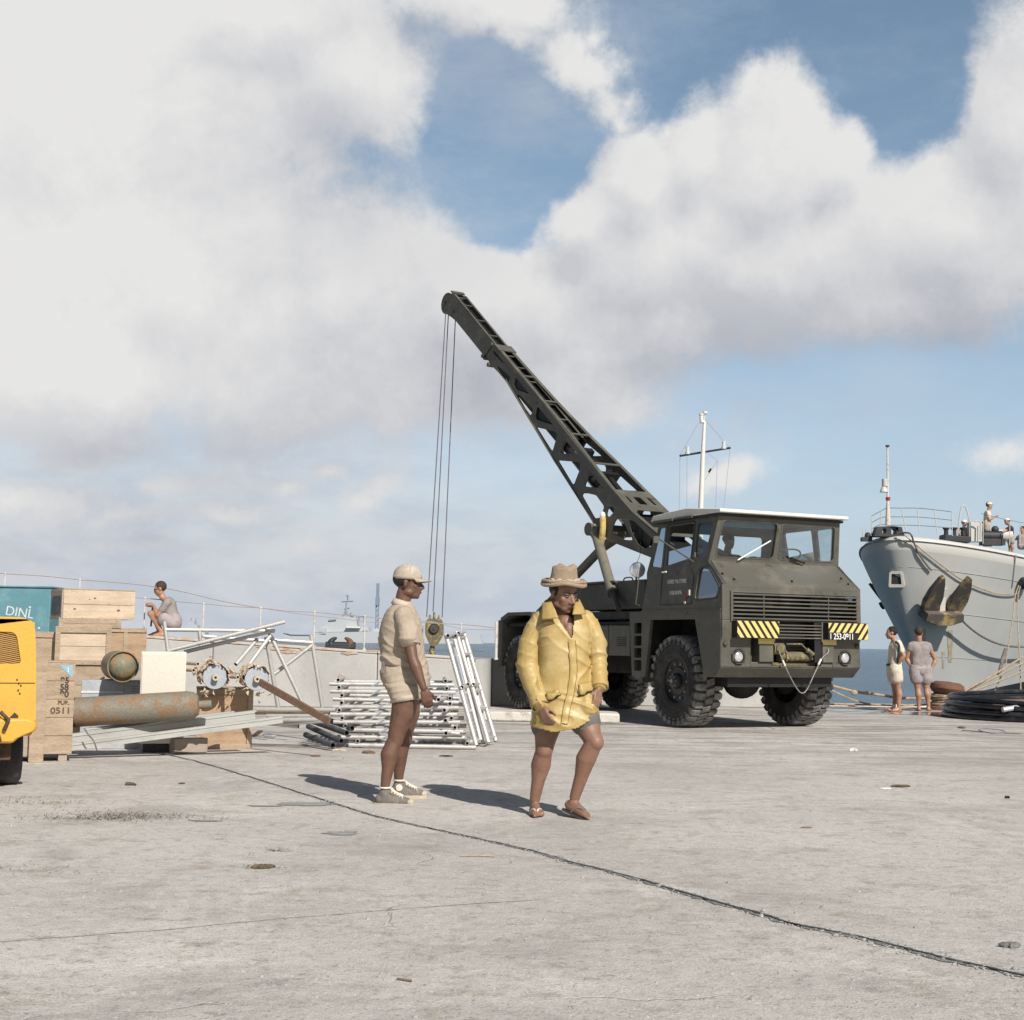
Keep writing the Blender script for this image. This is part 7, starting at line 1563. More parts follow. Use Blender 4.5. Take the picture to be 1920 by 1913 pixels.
# the back is tucked in, the front hangs: trim the lower back
sh_ = remesh(m, 'shirt', 'tan', p1, .0075, 3, True, shf)
m = MB(); q0, q1 = A(745, 1133, 0), A(766, 1143, 0)
ring = []
for i in range(15):
    a = R(-200+i*26); ring.append((A(756, 1131).x+.068*math.cos(a), YA+.072*math.sin(a)))
vs = []
for i, (x, y) in enumerate(ring): zf_ = A(756, 1133).z-.020*math.cos(R(-200+i*26)); vs += [V((x, y, zf_+.026)), V((x+.024*math.cos(R(-200+i*26)), y+.024*math.sin(R(-200+i*26)), zf_-.016))]
m.add(vs, [(2*i, 2*i+2, 2*i+3, 2*i+1) for i in range(14)]); co_ = build(m, 'collar', 'tan_light', sh_, True, smooth=True, fixn=False); md = co_.modifiers.new('s', 'SOLIDIFY'); md.thickness = .006; md.offset = 0
for s_ in (-1, 1):
    m = MB(); m.bar(A(752, 1145, s_*.09)+V((0, 0, .025)), A(757, 1146, s_*.17)+V((0, 0, .012)), .045, .008, up=(0, 0, 1)); build(m, 'shoulder_strap', 'tan', sh_, True, bevel=.002)
m = MB(); m.bar(A(788, 1176, -.125), A(793, 1178, -.06), .012, .030, up=(0, 0, 1)); m.box(tuple(A(781, 1206, -.125)), tuple(A(791, 1176, -.108))); build(m, 'chest_pocket', 'tan', sh_, True, bevel=.003)
m = MB(); c_ = A(769, 1199, -.235)
for cy in (-.235, .235):
    c_ = A(766.5, 1200, cy*.225/.235); vs = []
    for i in range(25): a = 2*math.pi*i/24; vs += [c_+V((.078*math.cos(a), .077*math.sin(a), .020-.02*math.cos(a)*.3)), c_+V((.080*math.cos(a)+.002, .079*math.sin(a), -.012-.02*math.cos(a)*.3))]
    m.add(vs, [(2*i, 2*i+2, 2*i+3, 2*i+1) for i in range(24)])
    build(m, 'sleeve_hem', 'tan', sh_, True, smooth=True); m = MB()
# shorts with turned-up hems
m = MB(); loft(m, [rg(1238, 724, 788, .145), rg(1247, 720, 793, .155), rg(1256, 714, 796, .168), rg(1266, 712.5, 796, .176), rg(1276, 715, 795, .182), rg(1288, 721, 793, .186), rg(1298, 728, 791, .186)])
loft(m, [rg(1284, 720, 792, .096, -.100), rg(1298, 727, 790, .104, -.102), rg(1312, 733.5, 788, .108, -.104)]); loft(m, [rg(1284, 724, 793, .096, .100), rg(1298, 732, 791, .104, .102), rg(1311, 738, 790, .108, .104)])
st_ = remesh(m, 'shorts', 'tan', p1, .0075, 3, True, lambda p, n_: wrinkle(.006, 10, 9)(p, n_)+fold(p, n_, .012, 36, V((.9, .1, .4)), 5)+fold(p, n_, .007, 60, V((-.4, .1, .9)), 8))
for s_, c_ in ((-1, A(760.5, 1311, -.102)), (1, A(764.5, 1310, .102))):
    m = MB(); vs = []
    for i in range(29): a = 2*math.pi*i/28; sk = -.045*math.cos(a)*-1; vs += [c_+V((.107*math.cos(a), .108*math.sin(a), .030+sk*.4)), c_+V((.114*math.cos(a), .114*math.sin(a), .026+sk*.4)), c_+V((.113*math.cos(a), .113*math.sin(a), -.010+sk*.4)), c_+V((.102*math.cos(a), .103*math.sin(a), -.012+sk*.4))]
    m.add(vs, [(4*i+j, 4*i+4+j, 4*i+5+j, 4*i+1+j) for i in range(28) for j in range(3)]); build(m, 'turned_hem', 'tan_light', st_, True, smooth=True)
m = MB(); m.bar(A(719, 1240, -.13), A(718, 1262, -.12), .03, .012, up=(0, 1, 0)); build(m, 'back_pocket_tab', 'canvas', st_, True)
# canvas high-top shoes
def shoe(an, d, lab, yaw_s=1):
    d = d.normalized(); s3 = V((-d.y, d.x, 0)); t = MB(); g_ = V((an.x, an.y, an.z-.095))
    t.cap(an+V((0, 0, -.005)), g_+V((0, 0, .045)), .047, .046); t.cap(g_-d*.030+V((0, 0, .045)), g_+d*.06+V((0, 0, .042)), .044, .042); t.cap(g_+d*.03+V((0, 0, .055)), g_+d*.145+V((0, 0, .035)), .040, .034); t.cap(g_+V((0, 0, .03)), g_+d*.17+V((0, 0, .028)), .042, .034)
    up_ = remesh(t, 'shoe', 'canvas', p1, .007, 3, True)
    def ol(k): return [(-.085, 0), (-.075, .034*k), (-.02, .043*k), (.06, .041*k), (.13, .048*k), (.185, .043*k), (.215, .022*k), (.222, 0)]
    pts = ol(1)+[(a, -c_) for a, c_ in ol(1)[-2:0:-1]]
    t = MB(); t.prism(rpoly(pts, .02), [], lambda a, c_, t_: g_+d*a+s3*c_+V((0, 0, t_)), -.006, .020); build(t, 'sole', 'gum', up_, True, bevel=.004)
    t = MB(); t.ball(g_+d*.185+V((0, 0, .030)), (.034, .034, .024), 14, 8); build(t, 'toe_cap', 'gum', up_, True)
    t = MB(); t.tube([g_+d*.135+V((0, 0, .068)), g_+d*.09+V((0, 0, .088)), g_+d*.055+V((0, 0, .11)), an+d*.046+V((0, 0, .03))], .013, 8); t.tube([an+V((.042*math.cos(a), .044*math.sin(a), .036)) for a in [i*math.pi/8 for i in range(17)]], .008, 6, cap=False)
    for i in range(5): q = (g_+d*.135+V((0, 0, .072))).lerp(an+d*.046+V((0, 0, .02)), i/4.5); t.tube([q-s3*.035-V((0, 0, .014)), q+V((0, 0, .008)), q+s3*.035-V((0, 0, .014))], .0045, 6)
    build(t, 'laces', 'cream', up_, True)
    t = MB(); X = axm(an-s3*yaw_s*.047+V((.0, 0, -.015)), -s3*yaw_s); t.lathe([(.001, -.004), (.024, -.004), (.026, .006), (.001, .008)], X, 18); build(t, 'ankle_patch', 'cream', up_, True)
shoe(A(722, 1486, -.14), V((1, -.12, 0)), '', -1); shoe(A(748, 1472, .20), V((1, .12, 0)), '', 1)
# ------------------------------------------------------------------ man in the yellow oilskin, walking
YB_ = 9.72; p2 = thing('person', 'man in yellow oilskin coat, straw hat and flip-flops walking', 'person', tuple(V((P(1040, 1530, YB_).x, YB_, 0))), 0)
Bq = lambda px, py, d=0: P(px, py, YB_+d)
m = MB(); hf = V((.60, -.76, -.27)).normalized(); hc_ = Bq(1057, 1112, .0)
at, HM = head(m, hc_, hf, V((.03, -.10, 1)), 1.14, 1.10)
m.chain([Bq(1054, 1135, .03), Bq(1055, 1160, .05)], [.060, .066]); m.ball(Bq(1057, 1168, .04), (.12, .07, .05)); m.ball(Bq(1058, 1200, .02), (.13, .10, .15))
m.ball(Bq(1058, 1290), (.13, .10, .2)); m.ball(Bq(1060, 1172, -.045), (.07, .05, .07)); m.ball(Bq(1066, 1186, -.072), (.045, .045, .075))
leg(m, Bq(1029, 1335, .02), Bq(1020, 1408, -.02), Bq(1003, 1498, .02), V((.12, -1, .1)), 1.08); leg(m, Bq(1085, 1335, .0), Bq(1115, 1392, -.17), Bq(1078, 1494, -.08), V((.85, -.55, .1)), 1.08)
foot(m, Bq(1003, 1504, .02), Bq(1012, 1530, -.20), 1.03); a_ = Bq(1077, 1499, -.08); fd = Bq(1117, 1523, -.22)-Bq(1068, 1512, -.05); fup = V((.28, -.05, .95)).normalized(); foot(m, a_+V((0, 0, .0)), a_+fd, 1.03, upv=fup)
arm(m, Bq(1018, 1174, .02), Bq(988, 1250, .02), Bq(1014, 1322, -.16)); hand(m, Bq(1015, 1325, -.17), Bq(1026, 1352, -.22)-Bq(1015, 1325, -.17), V((.65, .75, 0)), .98, .5, 1, .03)
arm(m, Bq(1094, 1174, .04), Bq(1120, 1235, .05), Bq(1123, 1292, -.10)); hand(m, Bq(1122.5, 1293, -.11), Bq(1117, 1325, -.16)-Bq(1122, 1293, -.10), V((-.55, .75, 0)), .98, .5, -1, .03)
body = remesh(m, 'body', 'skin_mid', p2, .0062, 6, True); face_parts(p2, at, HM, 1.14)
m = MB(); m.ball(at(0, -.026, .030), (.0805*1.14, .086*1.14, .080*1.14), 24, 16, HM); R3 = HM.to_3x3(); Ri = R3.transposed()
def keep(p): q = Ri @ (p-hc_); return q.y < .035 and q.z > -.055 and not (q.y > -.025 and q.z < .012 and abs(q.x) > .0) or (q.z > .058)
clipmb(m, keep); build(m, 'hair', 'hair', p2, True, smooth=True, fixn=False)
m = MB()
for q in (-1, 1): m.cap(at(q*.070, .018, .03), at(q*.074, .010, -.012), .009, .006)
build(m, 'sideburn', 'hair', p2, True)
# straw bucket hat: crumpled crown, rolled brim
Ht = V((.02, -.12, 1)).normalized(); hx = V((1, .03, 0)); hx = (hx-Ht*hx.dot(Ht)).normalized(); hy_ = Ht.cross(hx); hc2 = at(0, -.012, .052)
m = MB(); n_ = 44; vs = []; prof = [(.160, .020), (.168, .032), (.160, .040), (.145, .030), (.128, .018), (.106, .016), (.100, .040), (.096, .075), (.092, .108), (.090, .118), (.066, .130), (.030, .112), (.001, .100)]
for j, (r_, z_) in enumerate(prof):
    for i in range(n_):
        a = 2*math.pi*i/n_; k = 1+(.05 if j > 5 else .03)*noise.noise(V((math.cos(a)*2, math.sin(a)*2, j*.45))); zz = z_+.014*noise.noise(V((math.cos(a)*1.6+4, math.sin(a)*1.6, j*.1)))+(.006*math.sin(a*2+2.4)+.010*noise.noise(V((math.cos(a)*1.2, math.sin(a)*1.2, 9))) if 7 < j < 12 else 0)+(-.012*abs(math.cos(a)) if j < 4 else 0)
        vs.append(hc2+hx*(r_*k*math.cos(a)*(.93))+hy_*(r_*k*math.sin(a)*.90)+Ht*zz)
m.add(vs, [(j*n_+i, j*n_+(i+1) % n_, (j+1)*n_+(i+1) % n_, (j+1)*n_+i) for j in range(len(prof)-1) for i in range(n_)])
ht = build(m, 'straw_hat', 'straw', p2, True, smooth=True); md = ht.modifiers.new('s', 'SOLIDIFY'); md.thickness = .008; md.offset = 0
m = MB(); ring = []
for i in range(45): a = 2*math.pi*i/44; ring.append(hc2+hx*(.152*math.cos(a))+hy_*(.147*math.sin(a))+Ht*(.012-.012*abs(math.cos(a))+.005*math.sin(3*a)))
m.tube(ring, .014, 8, cap=False); build(m, 'rolled_brim', 'straw', ht, True)
m = MB(); ring = [hc2+hx*(.100*math.cos(2*math.pi*i/44))+hy_*(.097*math.sin(2*math.pi*i/44))+Ht*(.030+.006*math.sin(i*1.3)) for i in range(45)]; m.tube(ring, .010, 8, cap=False, rs=[.008+.004*abs(math.sin(i*.9)) for i in range(45)]); build(m, 'hat_band', 'tan_light', ht, True)
# oilskin coat
m = MB()
def rb(y, xl, xr, hy, dy=0): return (Bq((xl+xr)/2, y, dy), (xr-xl)/2*YB_/FPX, hy)
loft(m, [rb(1138, 1036, 1078, .06, .05), rb(1145, 1024, 1090, .095, .04), rb(1153, 1016, 1097, .110, .03), rb(1165, 1009, 1104, .124, .02), rb(1185, 1007, 1108, .136, .01), rb(1210, 1011, 1104, .136, .0), rb(1240, 1013, 1103, .138, .0), rb(1270, 1009, 1108, .146, .0), rb(1300, 1002, 1116, .160, -.01), rb(1330, 999, 1121, .170, -.02), rb(1360, 996.5, 1124, .178, -.03), rb(1395, 994, 1128, .185, -.04)], 44, 2.5)
m.ball(Bq(1098, 1325, -.10), (.085, .09, .10))
m.chain([Bq(1014, 1163, .03), Bq(1003, 1180, .03), Bq(993, 1208, .03), Bq(990, 1250, .01), Bq(1000, 1288, -.07), Bq(1010, 1316, -.14)], [.066, .074, .078, .076, .066, .060])
m.chain([Bq(1098, 1161, .05), Bq(1108, 1178, .05), Bq(1116, 1205, .05), Bq(1121, 1240, .04), Bq(1123, 1283, -.07)], [.062, .070, .072, .066, .060])
hem_z = Bq(1057, 1352).z
def cf(p, n_):
    v_ = .010*noise.noise(p*4.5+V((3, 1, 2)))+.002*noise.noise(p*14)
    sleeve = 1 if (p.x < Bq(1006, 1250).x or p.x > Bq(1109, 1250).x) else .0
    ax_s = V((.5, .1, .87)) if p.x < Bq(1050, 1250).x else V((-.4, .1, .9))
    v_ += (fold(p, n_, .011, 36, ax_s, 1)+fold(p, n_, .009, 60, V((.8, .1, .5)), 5)+fold(p, n_, .007, 70, V((-.5, .1, .8)), 8))*sleeve
    low = min(1, max(0, (Bq(1057, 1215).z-p.z)/.25))
    v_ += (1-sleeve)*(fold(p, n_, .020, 15, V((1, .2, .10)), 6)*(.35+low)+fold(p, n_, .014, 24, V((.45, .1, .9)), 11)+fold(p, n_, .008, 38, V((-.7, .1, .7)), 15))
    return v_
co = remesh(m, 'raincoat', 'coat_y', p2, .0075, 3, True, cf)
# trim the coat: flat ragged hem and a V at the neck
bm = bmesh.new(); bm.from_mesh(co.data); fi = frame(co); hl = [(Bq(985, 1358)), (Bq(1037, 1370)), (Bq(1080, 1362)), (Bq(1125, 1336))]
def hemz(x):
    x += p2.location.x
    for a, c_ in zip(hl, hl[1:]):
        if x <= c_.x: return a.z+(c_.z-a.z)*(x-a.x)/(c_.x-a.x)
    return hl[-1].z
vA, vB, vC = Bq(1036, 1146), Bq(1071, 1199), Bq(1077, 1146)
def inV(x, z):
    x += p2.location.x
    if z < vB.z: return False
    t_ = (z-vB.z)/(vA.z-vB.z); return vB.x+(vA.x-vB.x)*t_ < x < vB.x+(vC.x-vB.x)*t_
kill = [f_ for f_ in bm.faces if (f_.calc_center_median().z < hemz(f_.calc_center_median().x) and abs(f_.calc_center_median().x) < .30) or (f_.calc_center_median().y < .03 and inV(f_.calc_center_median().x, f_.calc_center_median().z))]
bmesh.ops.delete(bm, geom=kill, context='FACES'); bm.to_mesh(co.data); bm.free(); md = co.modifiers.new('s', 'SOLIDIFY'); md.thickness = .006; md.offset = -1
# trimmed pieces are projected onto the coat surface
from mathutils.bvhtree import BVHTree
bvh = BVHTree.FromPolygons([fi @ v_.co for v_ in co.data.vertices], [tuple(p_.vertices) for p_ in co.data.polygons])
def on(px, py, off=.006):
    d = ray(px, py); h_ = bvh.ray_cast(V((0, 0, CAMZ)), d.normalized())
    return (h_[0]+h_[1]*(off if h_[1].dot(d) < 0 else -off)) if h_[0] else Bq(px, py, -.15)
def strip(pts, w_, off=.006, tw=None):
    m = MB(); pts = smoothpts([V((a, c_, 0)) for a, c_ in pts], 8); L_ = []; n_ = len(pts)
    for i, p in enumerate(pts):
        d = (pts[min(i+1, n_-1)]-pts[max(i-1, 0)]).normalized(); q = V((-d.y, d.x, 0))*w_/2; L_ += [on(p.x-q.x, p.y-q.y, off*.4), on(p.x, p.y, off), on(p.x+q.x, p.y+q.y, off*.4)]
    m.add(L_, [(3*i+j, 3*i+j+1, 3*i+4+j, 3*i+3+j) for i in range(n_-1) for j in range(2)]); return m
def panel(poly, off, name, mt='coat_y', n_=8):
    """quad panel in photo coordinates draped on the coat"""
    m = MB(); a, b_, c_, d_ = [V((*q, 0)) for q in poly]; vs = []
    for j in range(n_+1):
        for i in range(n_+1):
            u_, w_ = i/n_, j/n_; p = a.lerp(b_, u_).lerp(d_.lerp(c_, u_), w_); edge = min(u_, 1-u_, w_, 1-w_); vs.append(on(p.x, p.y, off*(1 if edge > .01 else .55)))
    m.add(vs, [(j*(n_+1)+i, j*(n_+1)+i+1, (j+1)*(n_+1)+i+1, (j+1)*(n_+1)+i) for j in range(n_) for i in range(n_)]); o = build(m, name, mt, co, True, smooth=True, fixn=False); md = o.modifiers.new('s', 'SOLIDIFY'); md.thickness = .005; return o
m = strip([(1072, 1200), (1074, 1225), (1075, 1262), (1071, 1295), (1063, 1328), (1058, 1358)], 13, .016); build(m, 'placket', 'coat_y', co, True, smooth=True, fixn=False)
for dx in (-6.5, 6.5): m = strip([(1072+dx, 1202), (1074+dx, 1225), (1075+dx, 1262), (1071+dx, 1295), (1063+dx, 1328), (1058+dx, 1358)], 1.5, .013); build(m, 'seam', 'placket', co, True, fixn=False)
panel([(1083, 1284), (1108, 1279), (1110, 1296), (1087, 1303)], .020, 'pocket_flap'); panel([(1025, 1302), (1048, 1294), (1050, 1304), (1028, 1313)], .020, 'pocket_flap')
for q in ([(1082, 1306), (1092, 1304), (1104, 1299)], [(1022, 1316), (1036, 1312), (1052, 1303)]): m = strip(q, 2.4, .010); build(m, 'pocket_opening', 'black', co, True, fixn=False)
# collar: two wide flaps
def flap(pts, name='collar'):
    m = MB(); m.prism(pts_2(pts), [], None, 0, 0) if 0 else None
def collar(quad, lift):
    m = MB(); P4 = [Bq(a, c_, d_) for a, c_, d_ in quad]; n_ = 8; vs = []
    for j in range(n_+1):
        for i in range(n_+1): u_, w_ = i/n_, j/n_; p = P4[0].lerp(P4[1], u_).lerp(P4[3].lerp(P4[2], u_), w_); vs.append(p+V((0, -lift*math.sin(math.pi*u_)*.8-lift*math.sin(math.pi*w_)*.6, .006*noise.noise(V((u_*3, w_*3, lift*50))))))
    m.add(vs, [(j*(n_+1)+i, j*(n_+1)+i+1, (j+1)*(n_+1)+i+1, (j+1)*(n_+1)+i) for j in range(n_) for i in range(n_)]); o = build(m, 'collar', 'coat_y', co, True, smooth=True, fixn=False); md = o.modifiers.new('s', 'SOLIDIFY'); md.thickness = .008; return o
collar([(1018, 1132, .0), (1034, 1129, -.04), (1047, 1159, -.155), (1015, 1163, -.10)], .022)
collar([(1078, 1131, -.04), (1087, 1128, .02), (1098, 1152, -.10), (1073, 1153, -.15)], .022)
m = MB(); pts = [Bq(1019, 1133, .02), Bq(1026, 1127, .11), Bq(1055, 1124, .16), Bq(1080, 1124, .12), Bq(1088, 1129, .03)]; pts = smoothpts(pts, 5); vs = []
for p in pts: vs += [p+V((0, 0, .012)), p+V((0, 0, -.05))]
m.add(vs, [(2*i, 2*i+2, 2*i+3, 2*i+1) for i in range(len(pts)-1)]); o = build(m, 'collar_stand', 'coat_y', co, True, smooth=True, fixn=False); md = o.modifiers.new('s', 'SOLIDIFY'); md.thickness = .01
for c_, d_, r_ in ((Bq(1013, 1322, -.145), Bq(1013, 1322, -.145)-Bq(1001, 1290, -.07), .062), (Bq(1124, 1288, -.08), Bq(1124, 1288, -.08)-Bq(1122, 1240, .04), .058)):
    m = MB(); X = axm(c_, d_); m.lathe([(r_, -.035), (r_+.006, -.03), (r_+.006, .008), (r_-.004, .012)], X, 24, closed=True); build(m, 'cuff', 'coat_y', co, True)
    m = MB(); m.lathe([(.001, .004), (r_-.002, .004)], X, 20, closed=True); 
# grey shorts below the hem
m = MB(); m.ball(Bq(1056, 1318), (.16, .12, .08)); m.chain([Bq(1030, 1320, .01), Bq(1024, 1359, .0)], [.112, .110]); m.chain([Bq(1080, 1318, .0), Bq(1097, 1352, -.075)], [.115, .112])
remesh(m, 'shorts', 'short_grey', p2, .010, 3, True, wrinkle(.006, 10, 4))
# flip-flops
def flipflop(an, toe, mt, mt2, upv=V((0, 0, 1))):
    d = toe-an; d = (d-upv*d.dot(upv)).normalized(); sd = d.cross(upv); g_ = an-upv*.070-upv*.017
    def ol(k): return [(-.075, 0), (-.062, .028*k), (.0, .036*k), (.08, .040*k), (.15, .048*k), (.195, .036*k), (.205, 0)]
    pts = ol(1)+[(a, -c_) for a, c_ in ol(1)[-2:0:-1]]; m = MB(); m.prism(rpoly(pts, .02), [], lambda a, c_, t_: g_+d*a+sd*c_+upv*t_, -.016, .0); s_ = build(m, 'flip_flop', mt, p2, True, bevel=.003)
    m = MB()
    for q in (-1, 1): m.tube(smoothpts([g_+d*.035+sd*q*.038+upv*.004, g_+d*.075+sd*q*.034+upv*.046, g_+d*.12+sd*(q*.012+.008)+upv*.052, g_+d*.155+sd*.018+upv*.020], 4), .0062, 7)
    build(m, 'strap', mt2, s_, True)
flipflop(Bq(1003, 1505, .02), Bq(1012, 1530, -.20), 'gum', 'cream'); flipflop(a_, a_+fd, 'sandal', 'grey_strap', fup)
# ------------------------------------------------------------------ generic distant figure
def figure(lab, J, Y, scale, skin='skin_red', shirt='shirt_grey', shorts='short_lilac', hairm='hair_brown', f=V((1, 0, 0)), cap_=None, sleeve=.55, dep=None, vox=.014, shoes='plank', loc=None, back=0, extra=None, group=None, feet=True, belt=None):
    """J: photo points per joint, optional third value = depth offset (m)"""
    s_ = scale; Jp = {k: P(v[0], v[1], Y+(v[2] if len(v) > 2 else 0)) for k, v in J.items()}
    lo = min(Jp.values(), key=lambda p: p.z); t = thing('person', lab, 'person', loc or (lo.x, Y, lo.z-.08*s_), 0, group)
    m = MB(); f = f.normalized(); at_, HM_ = head(m, Jp['head'], f, V((0, 0, 1)), s_*1.03)
    m.chain([Jp['head']+V((0, 0, -.08*s_))-f*.02*s_, Jp['neck']], [.052*s_, .058*s_])
    sL, sR, hL, hR = Jp['sL'], Jp['sR'], Jp['hL'], Jp['hR']; cs = (sL+sR)/2; ch = (hL+hR)/2; ax_ = sR-sL
    def torso(m, g_):
        m.cap(sL.lerp(sR, .12), sL.lerp(sR, .88), (.068+g_)*s_, (.068+g_)*s_); w0 = max(.11, ax_.length*.36/s_)
        for q in (-1, 1): m.chain([cs+ax_.normalized()*q*w0*.62*s_+(ch-cs)*.12, cs.lerp(ch, .45)+ax_.normalized()*q*.065*s_+f*.01*s_, ch+(hR-hL).normalized()*q*.07*s_], [(.098+g_)*s_, (.096+g_)*s_, (.10+g_)*s_])
        m.cap(cs+(ch-cs)*.15+f*.02*s_, ch, (.10+g_)*s_, (.11+g_)*s_)
    torso(m, 0)
    for q in 'LR':
        if 'e'+q in Jp:
            arm(m, Jp['s'+q], Jp['e'+q], Jp['w'+q], s_); wd = J.get('hd'+q); d = (Jp['f'+q]-Jp['w'+q]) if 'f'+q in Jp else (Jp['w'+q]-Jp['e'+q]); hand(m, Jp['w'+q], d, f*.3+V((0, 0, -.6))+(ch-Jp['w'+q]).normalized()*.5, s_*1.05, .6, 1 if q == 'R' else -1)
        if 'k'+q in Jp: leg(m, Jp['h'+q], Jp['k'+q], Jp['a'+q], J.get('bend', f), s_); foot(m, Jp['a'+q], Jp['a'+q]+(Jp['t'+q]-Jp['a'+q] if 't'+q in Jp else f), s_)
    remesh(m, 'body', skin, t, vox, 2, True); face_parts(t, at_, HM_, s_*1.03, hairm, eyes=False)
    m = MB(); m.ball(at_(0, -.022, .034), (.081*s_, .100*s_, .096*s_), 22, 16, HM_); Ri_ = HM_.to_3x3().transposed()
    clipmb(m, lambda p: (Ri_ @ (p-Jp['head'])).y < .045*s_ and (Ri_ @ (p-Jp['head'])).z > -.06*s_ and not ((Ri_ @ (p-Jp['head'])).y > -.02*s_ and (Ri_ @ (p-Jp['head'])).z < .015*s_) or (Ri_ @ (p-Jp['head'])).z > .055*s_); build(m, 'hair', hairm, t, True, smooth=True, fixn=False)
    if cap_ is not None:
        m = MB(); cc_ = at_(0, -.008, .05); m.ball(cc_, (.093*s_, .105*s_, .075*s_), 18, 12, HM_); clipmb(m, lambda p: (p-cc_).z > -.02*s_)
        if cap_[1]: m.ball(cc_+f*.10*s_-V((0, 0, .018*s_)), (.07*s_, .075*s_, .010*s_), 14, 6, HM_)
        build(m, 'cap' if cap_[1] else 'sailor_cap', cap_[0], t, True, smooth=True)
    if shirt:
        m = MB(); torso(m, .018)
        for q in 'LR':
            if 'e'+q in Jp: m.chain([Jp['s'+q], lerp(Jp['s'+q], Jp['e'+q], sleeve)], [.072*s_, .064*s_])
        remesh(m, 'shirt', shirt, t, vox, 2, True, wrinkle(.008*s_, 8, len(lab)))
    if shorts:
        m = MB(); m.cap(hL.lerp(hR, .1)+V((0, 0, .05*s_)), hL.lerp(hR, .9)+V((0, 0, .05*s_)), .128*s_, .128*s_)
        for q in 'LR':
            if 'k'+q in Jp: m.chain([Jp['h'+q], lerp(Jp['h'+q], Jp['k'+q], .44)], [.125*s_, .122*s_])
        remesh(m, 'shorts', shorts, t, vox, 2, True, wrinkle(.008*s_, 8, len(lab)+3))
    if belt: m = MB(); X = axm(ch+V((0, 0, .10*s_)), V((0, 0, 1)), up=V((1, 0, 0))); m.lathe([(.150*s_, -.02), (.155*s_, .0), (.150*s_, .02)], X, 24, closed=True); build(m, 'belt', belt, t, True)
    if shoes:
        for q in 'LR':
            if 'k'+q in Jp and feet: g_ = Jp['a'+q]; d = (Jp['t'+q]-g_) if 't'+q in Jp else f; d = V((d.x, d.y, 0)).normalized(); m = MB(); m.cap(g_-V((0, 0, .077*s_))-d*.04, g_-V((0, 0, .077*s_))+d*.15*s_, .035*s_, .035*s_); m.v = [V((p.x, p.y, min(p.z, g_.z-.062*s_))) for p in m.v]; build(m, 'sandal', shoes, t, True)
    return t, at_, HM_, Jp
# squatting man on the sea wall
t, at, HM, Jp = figure('man in grey shirt and sunglasses squatting on the sea wall', dict(head=(300, 1104), neck=(305, 1121), sL=(317, 1128, .18), sR=(314, 1130, -.18), hL=(327, 1168, .14), hR=(327, 1169, -.14),
    eL=(298, 1152, .20), wL=(289, 1139, .05), eR=(296, 1154, -.20), wR=(288, 1136, -.04), fL=(282, 1134, 0), fR=(281, 1131, 0), kL=(287, 1152, .14), aL=(298, 1183, .14), kR=(283, 1151, -.12), aR=(303, 1185, -.12), tL=(288, 1187, .14), tR=(294, 1189, -.12), bend=V((-1, 0, .2))),
    WY+.30, 1.06, f=V((-1, -.12, -.28)), shirt='shirt_grey', shorts='short_lilac', vox=.013, shoes='plank', loc=(P(308, 1190, WY+.3).x, WY+.3, ztop(-6.3)))
m = MB(); 
for q in (-1, 1): m.ball(at(q*.032, .088, .0), (.026, .008, .017), 12, 8, HM)
m.tube([at(-.032, .088, .006), at(.032, .088, .006)], .004, 5)
for q in (-1, 1): m.tube([at(q*.055, .082, .004), at(q*.078, .0, .0)], .004, 5)
build(m, 'sunglasses', 'lens', t, True)
m = MB(); a = P(286, 1138, WY+.26); c_ = P(283, 1175, WY+.26); m.tube([a, c_], .016, 8); solo(m, 'dark_stick', 'short dark rod held between the knees of the squatting man', 'rod', 'navy', tuple(c_))
# two men at the quay edge
t, at, HM, Jp = figure('man in cream shorts and pale shirt, hands on hips, looking at the sea', dict(head=(1671, 1187), neck=(1677, 1201), sL=(1676, 1208, .17), sR=(1684, 1208, -.15), hL=(1674, 1256, .10), hR=(1680, 1257, -.09),
    eL=(1693, 1232, .26), wL=(1682, 1248, .15), fL=(1676, 1252, .12), eR=(1695, 1230, -.22), wR=(1682, 1247, -.16), fR=(1674, 1252, -.13), kL=(1678, 1292, .09), aL=(1677, 1325, .10), kR=(1684, 1292, -.06), aR=(1685, 1326, -.08), tL=(1668, 1333, .1), tR=(1674, 1336, -.1), bend=V((-1, -.1, .1))),
    26.6, 1.0, f=V((-1, .15, 0)), shirt='cream_cloth', shorts='cream_cloth', hairm='hair', shoes='plank', loc=(G(1680, 1334).x, 26.6, 0), belt='navy')
m = MB(); q0 = Jp['sR']+V((-.0, -.09, .02)); m.tube(smoothpts([q0+V((-.08, 0, .03)), q0+V((-.02, -.03, -.05)), Jp['wR']+V((.0, -.06, .12)), Jp['wR']+V((.02, .0, .02))], 5), .024, 7); build(m, 'strap', 'navy', t, True)
m = MB(); m.cap(Jp['aL']+V((0, 0, .02)), Jp['aL']+V((0, 0, -.03)), .048, .046); build(m, 'sock', 'white_cloth', t, True)
t, at, HM, Jp = figure('man in grey vest and grey shorts seen from behind, hands on hips', dict(head=(1722, 1187), neck=(1723, 1202), sL=(1708, 1211), sR=(1740, 1211), hL=(1716, 1258), hR=(1736, 1259),
    eL=(1700, 1236, .05), wL=(1709, 1251, .02), fL=(1716, 1253, .0), eR=(1754, 1238, .05), wR=(1747, 1253, .02), fR=(1740, 1254, .0), kL=(1721, 1293), aL=(1723, 1325), kR=(1737, 1293), aR=(1741, 1325), tL=(1719, 1331, .2), tR=(1744, 1331, .2), bend=V((0, 1, .1))),
    26.9, 1.0, f=V((.05, 1, 0)), shirt='shirt_grey', shorts='short_lilac', hairm='hair_brown', sleeve=.25, loc=(G(1730, 1331).x, 26.9, 0))
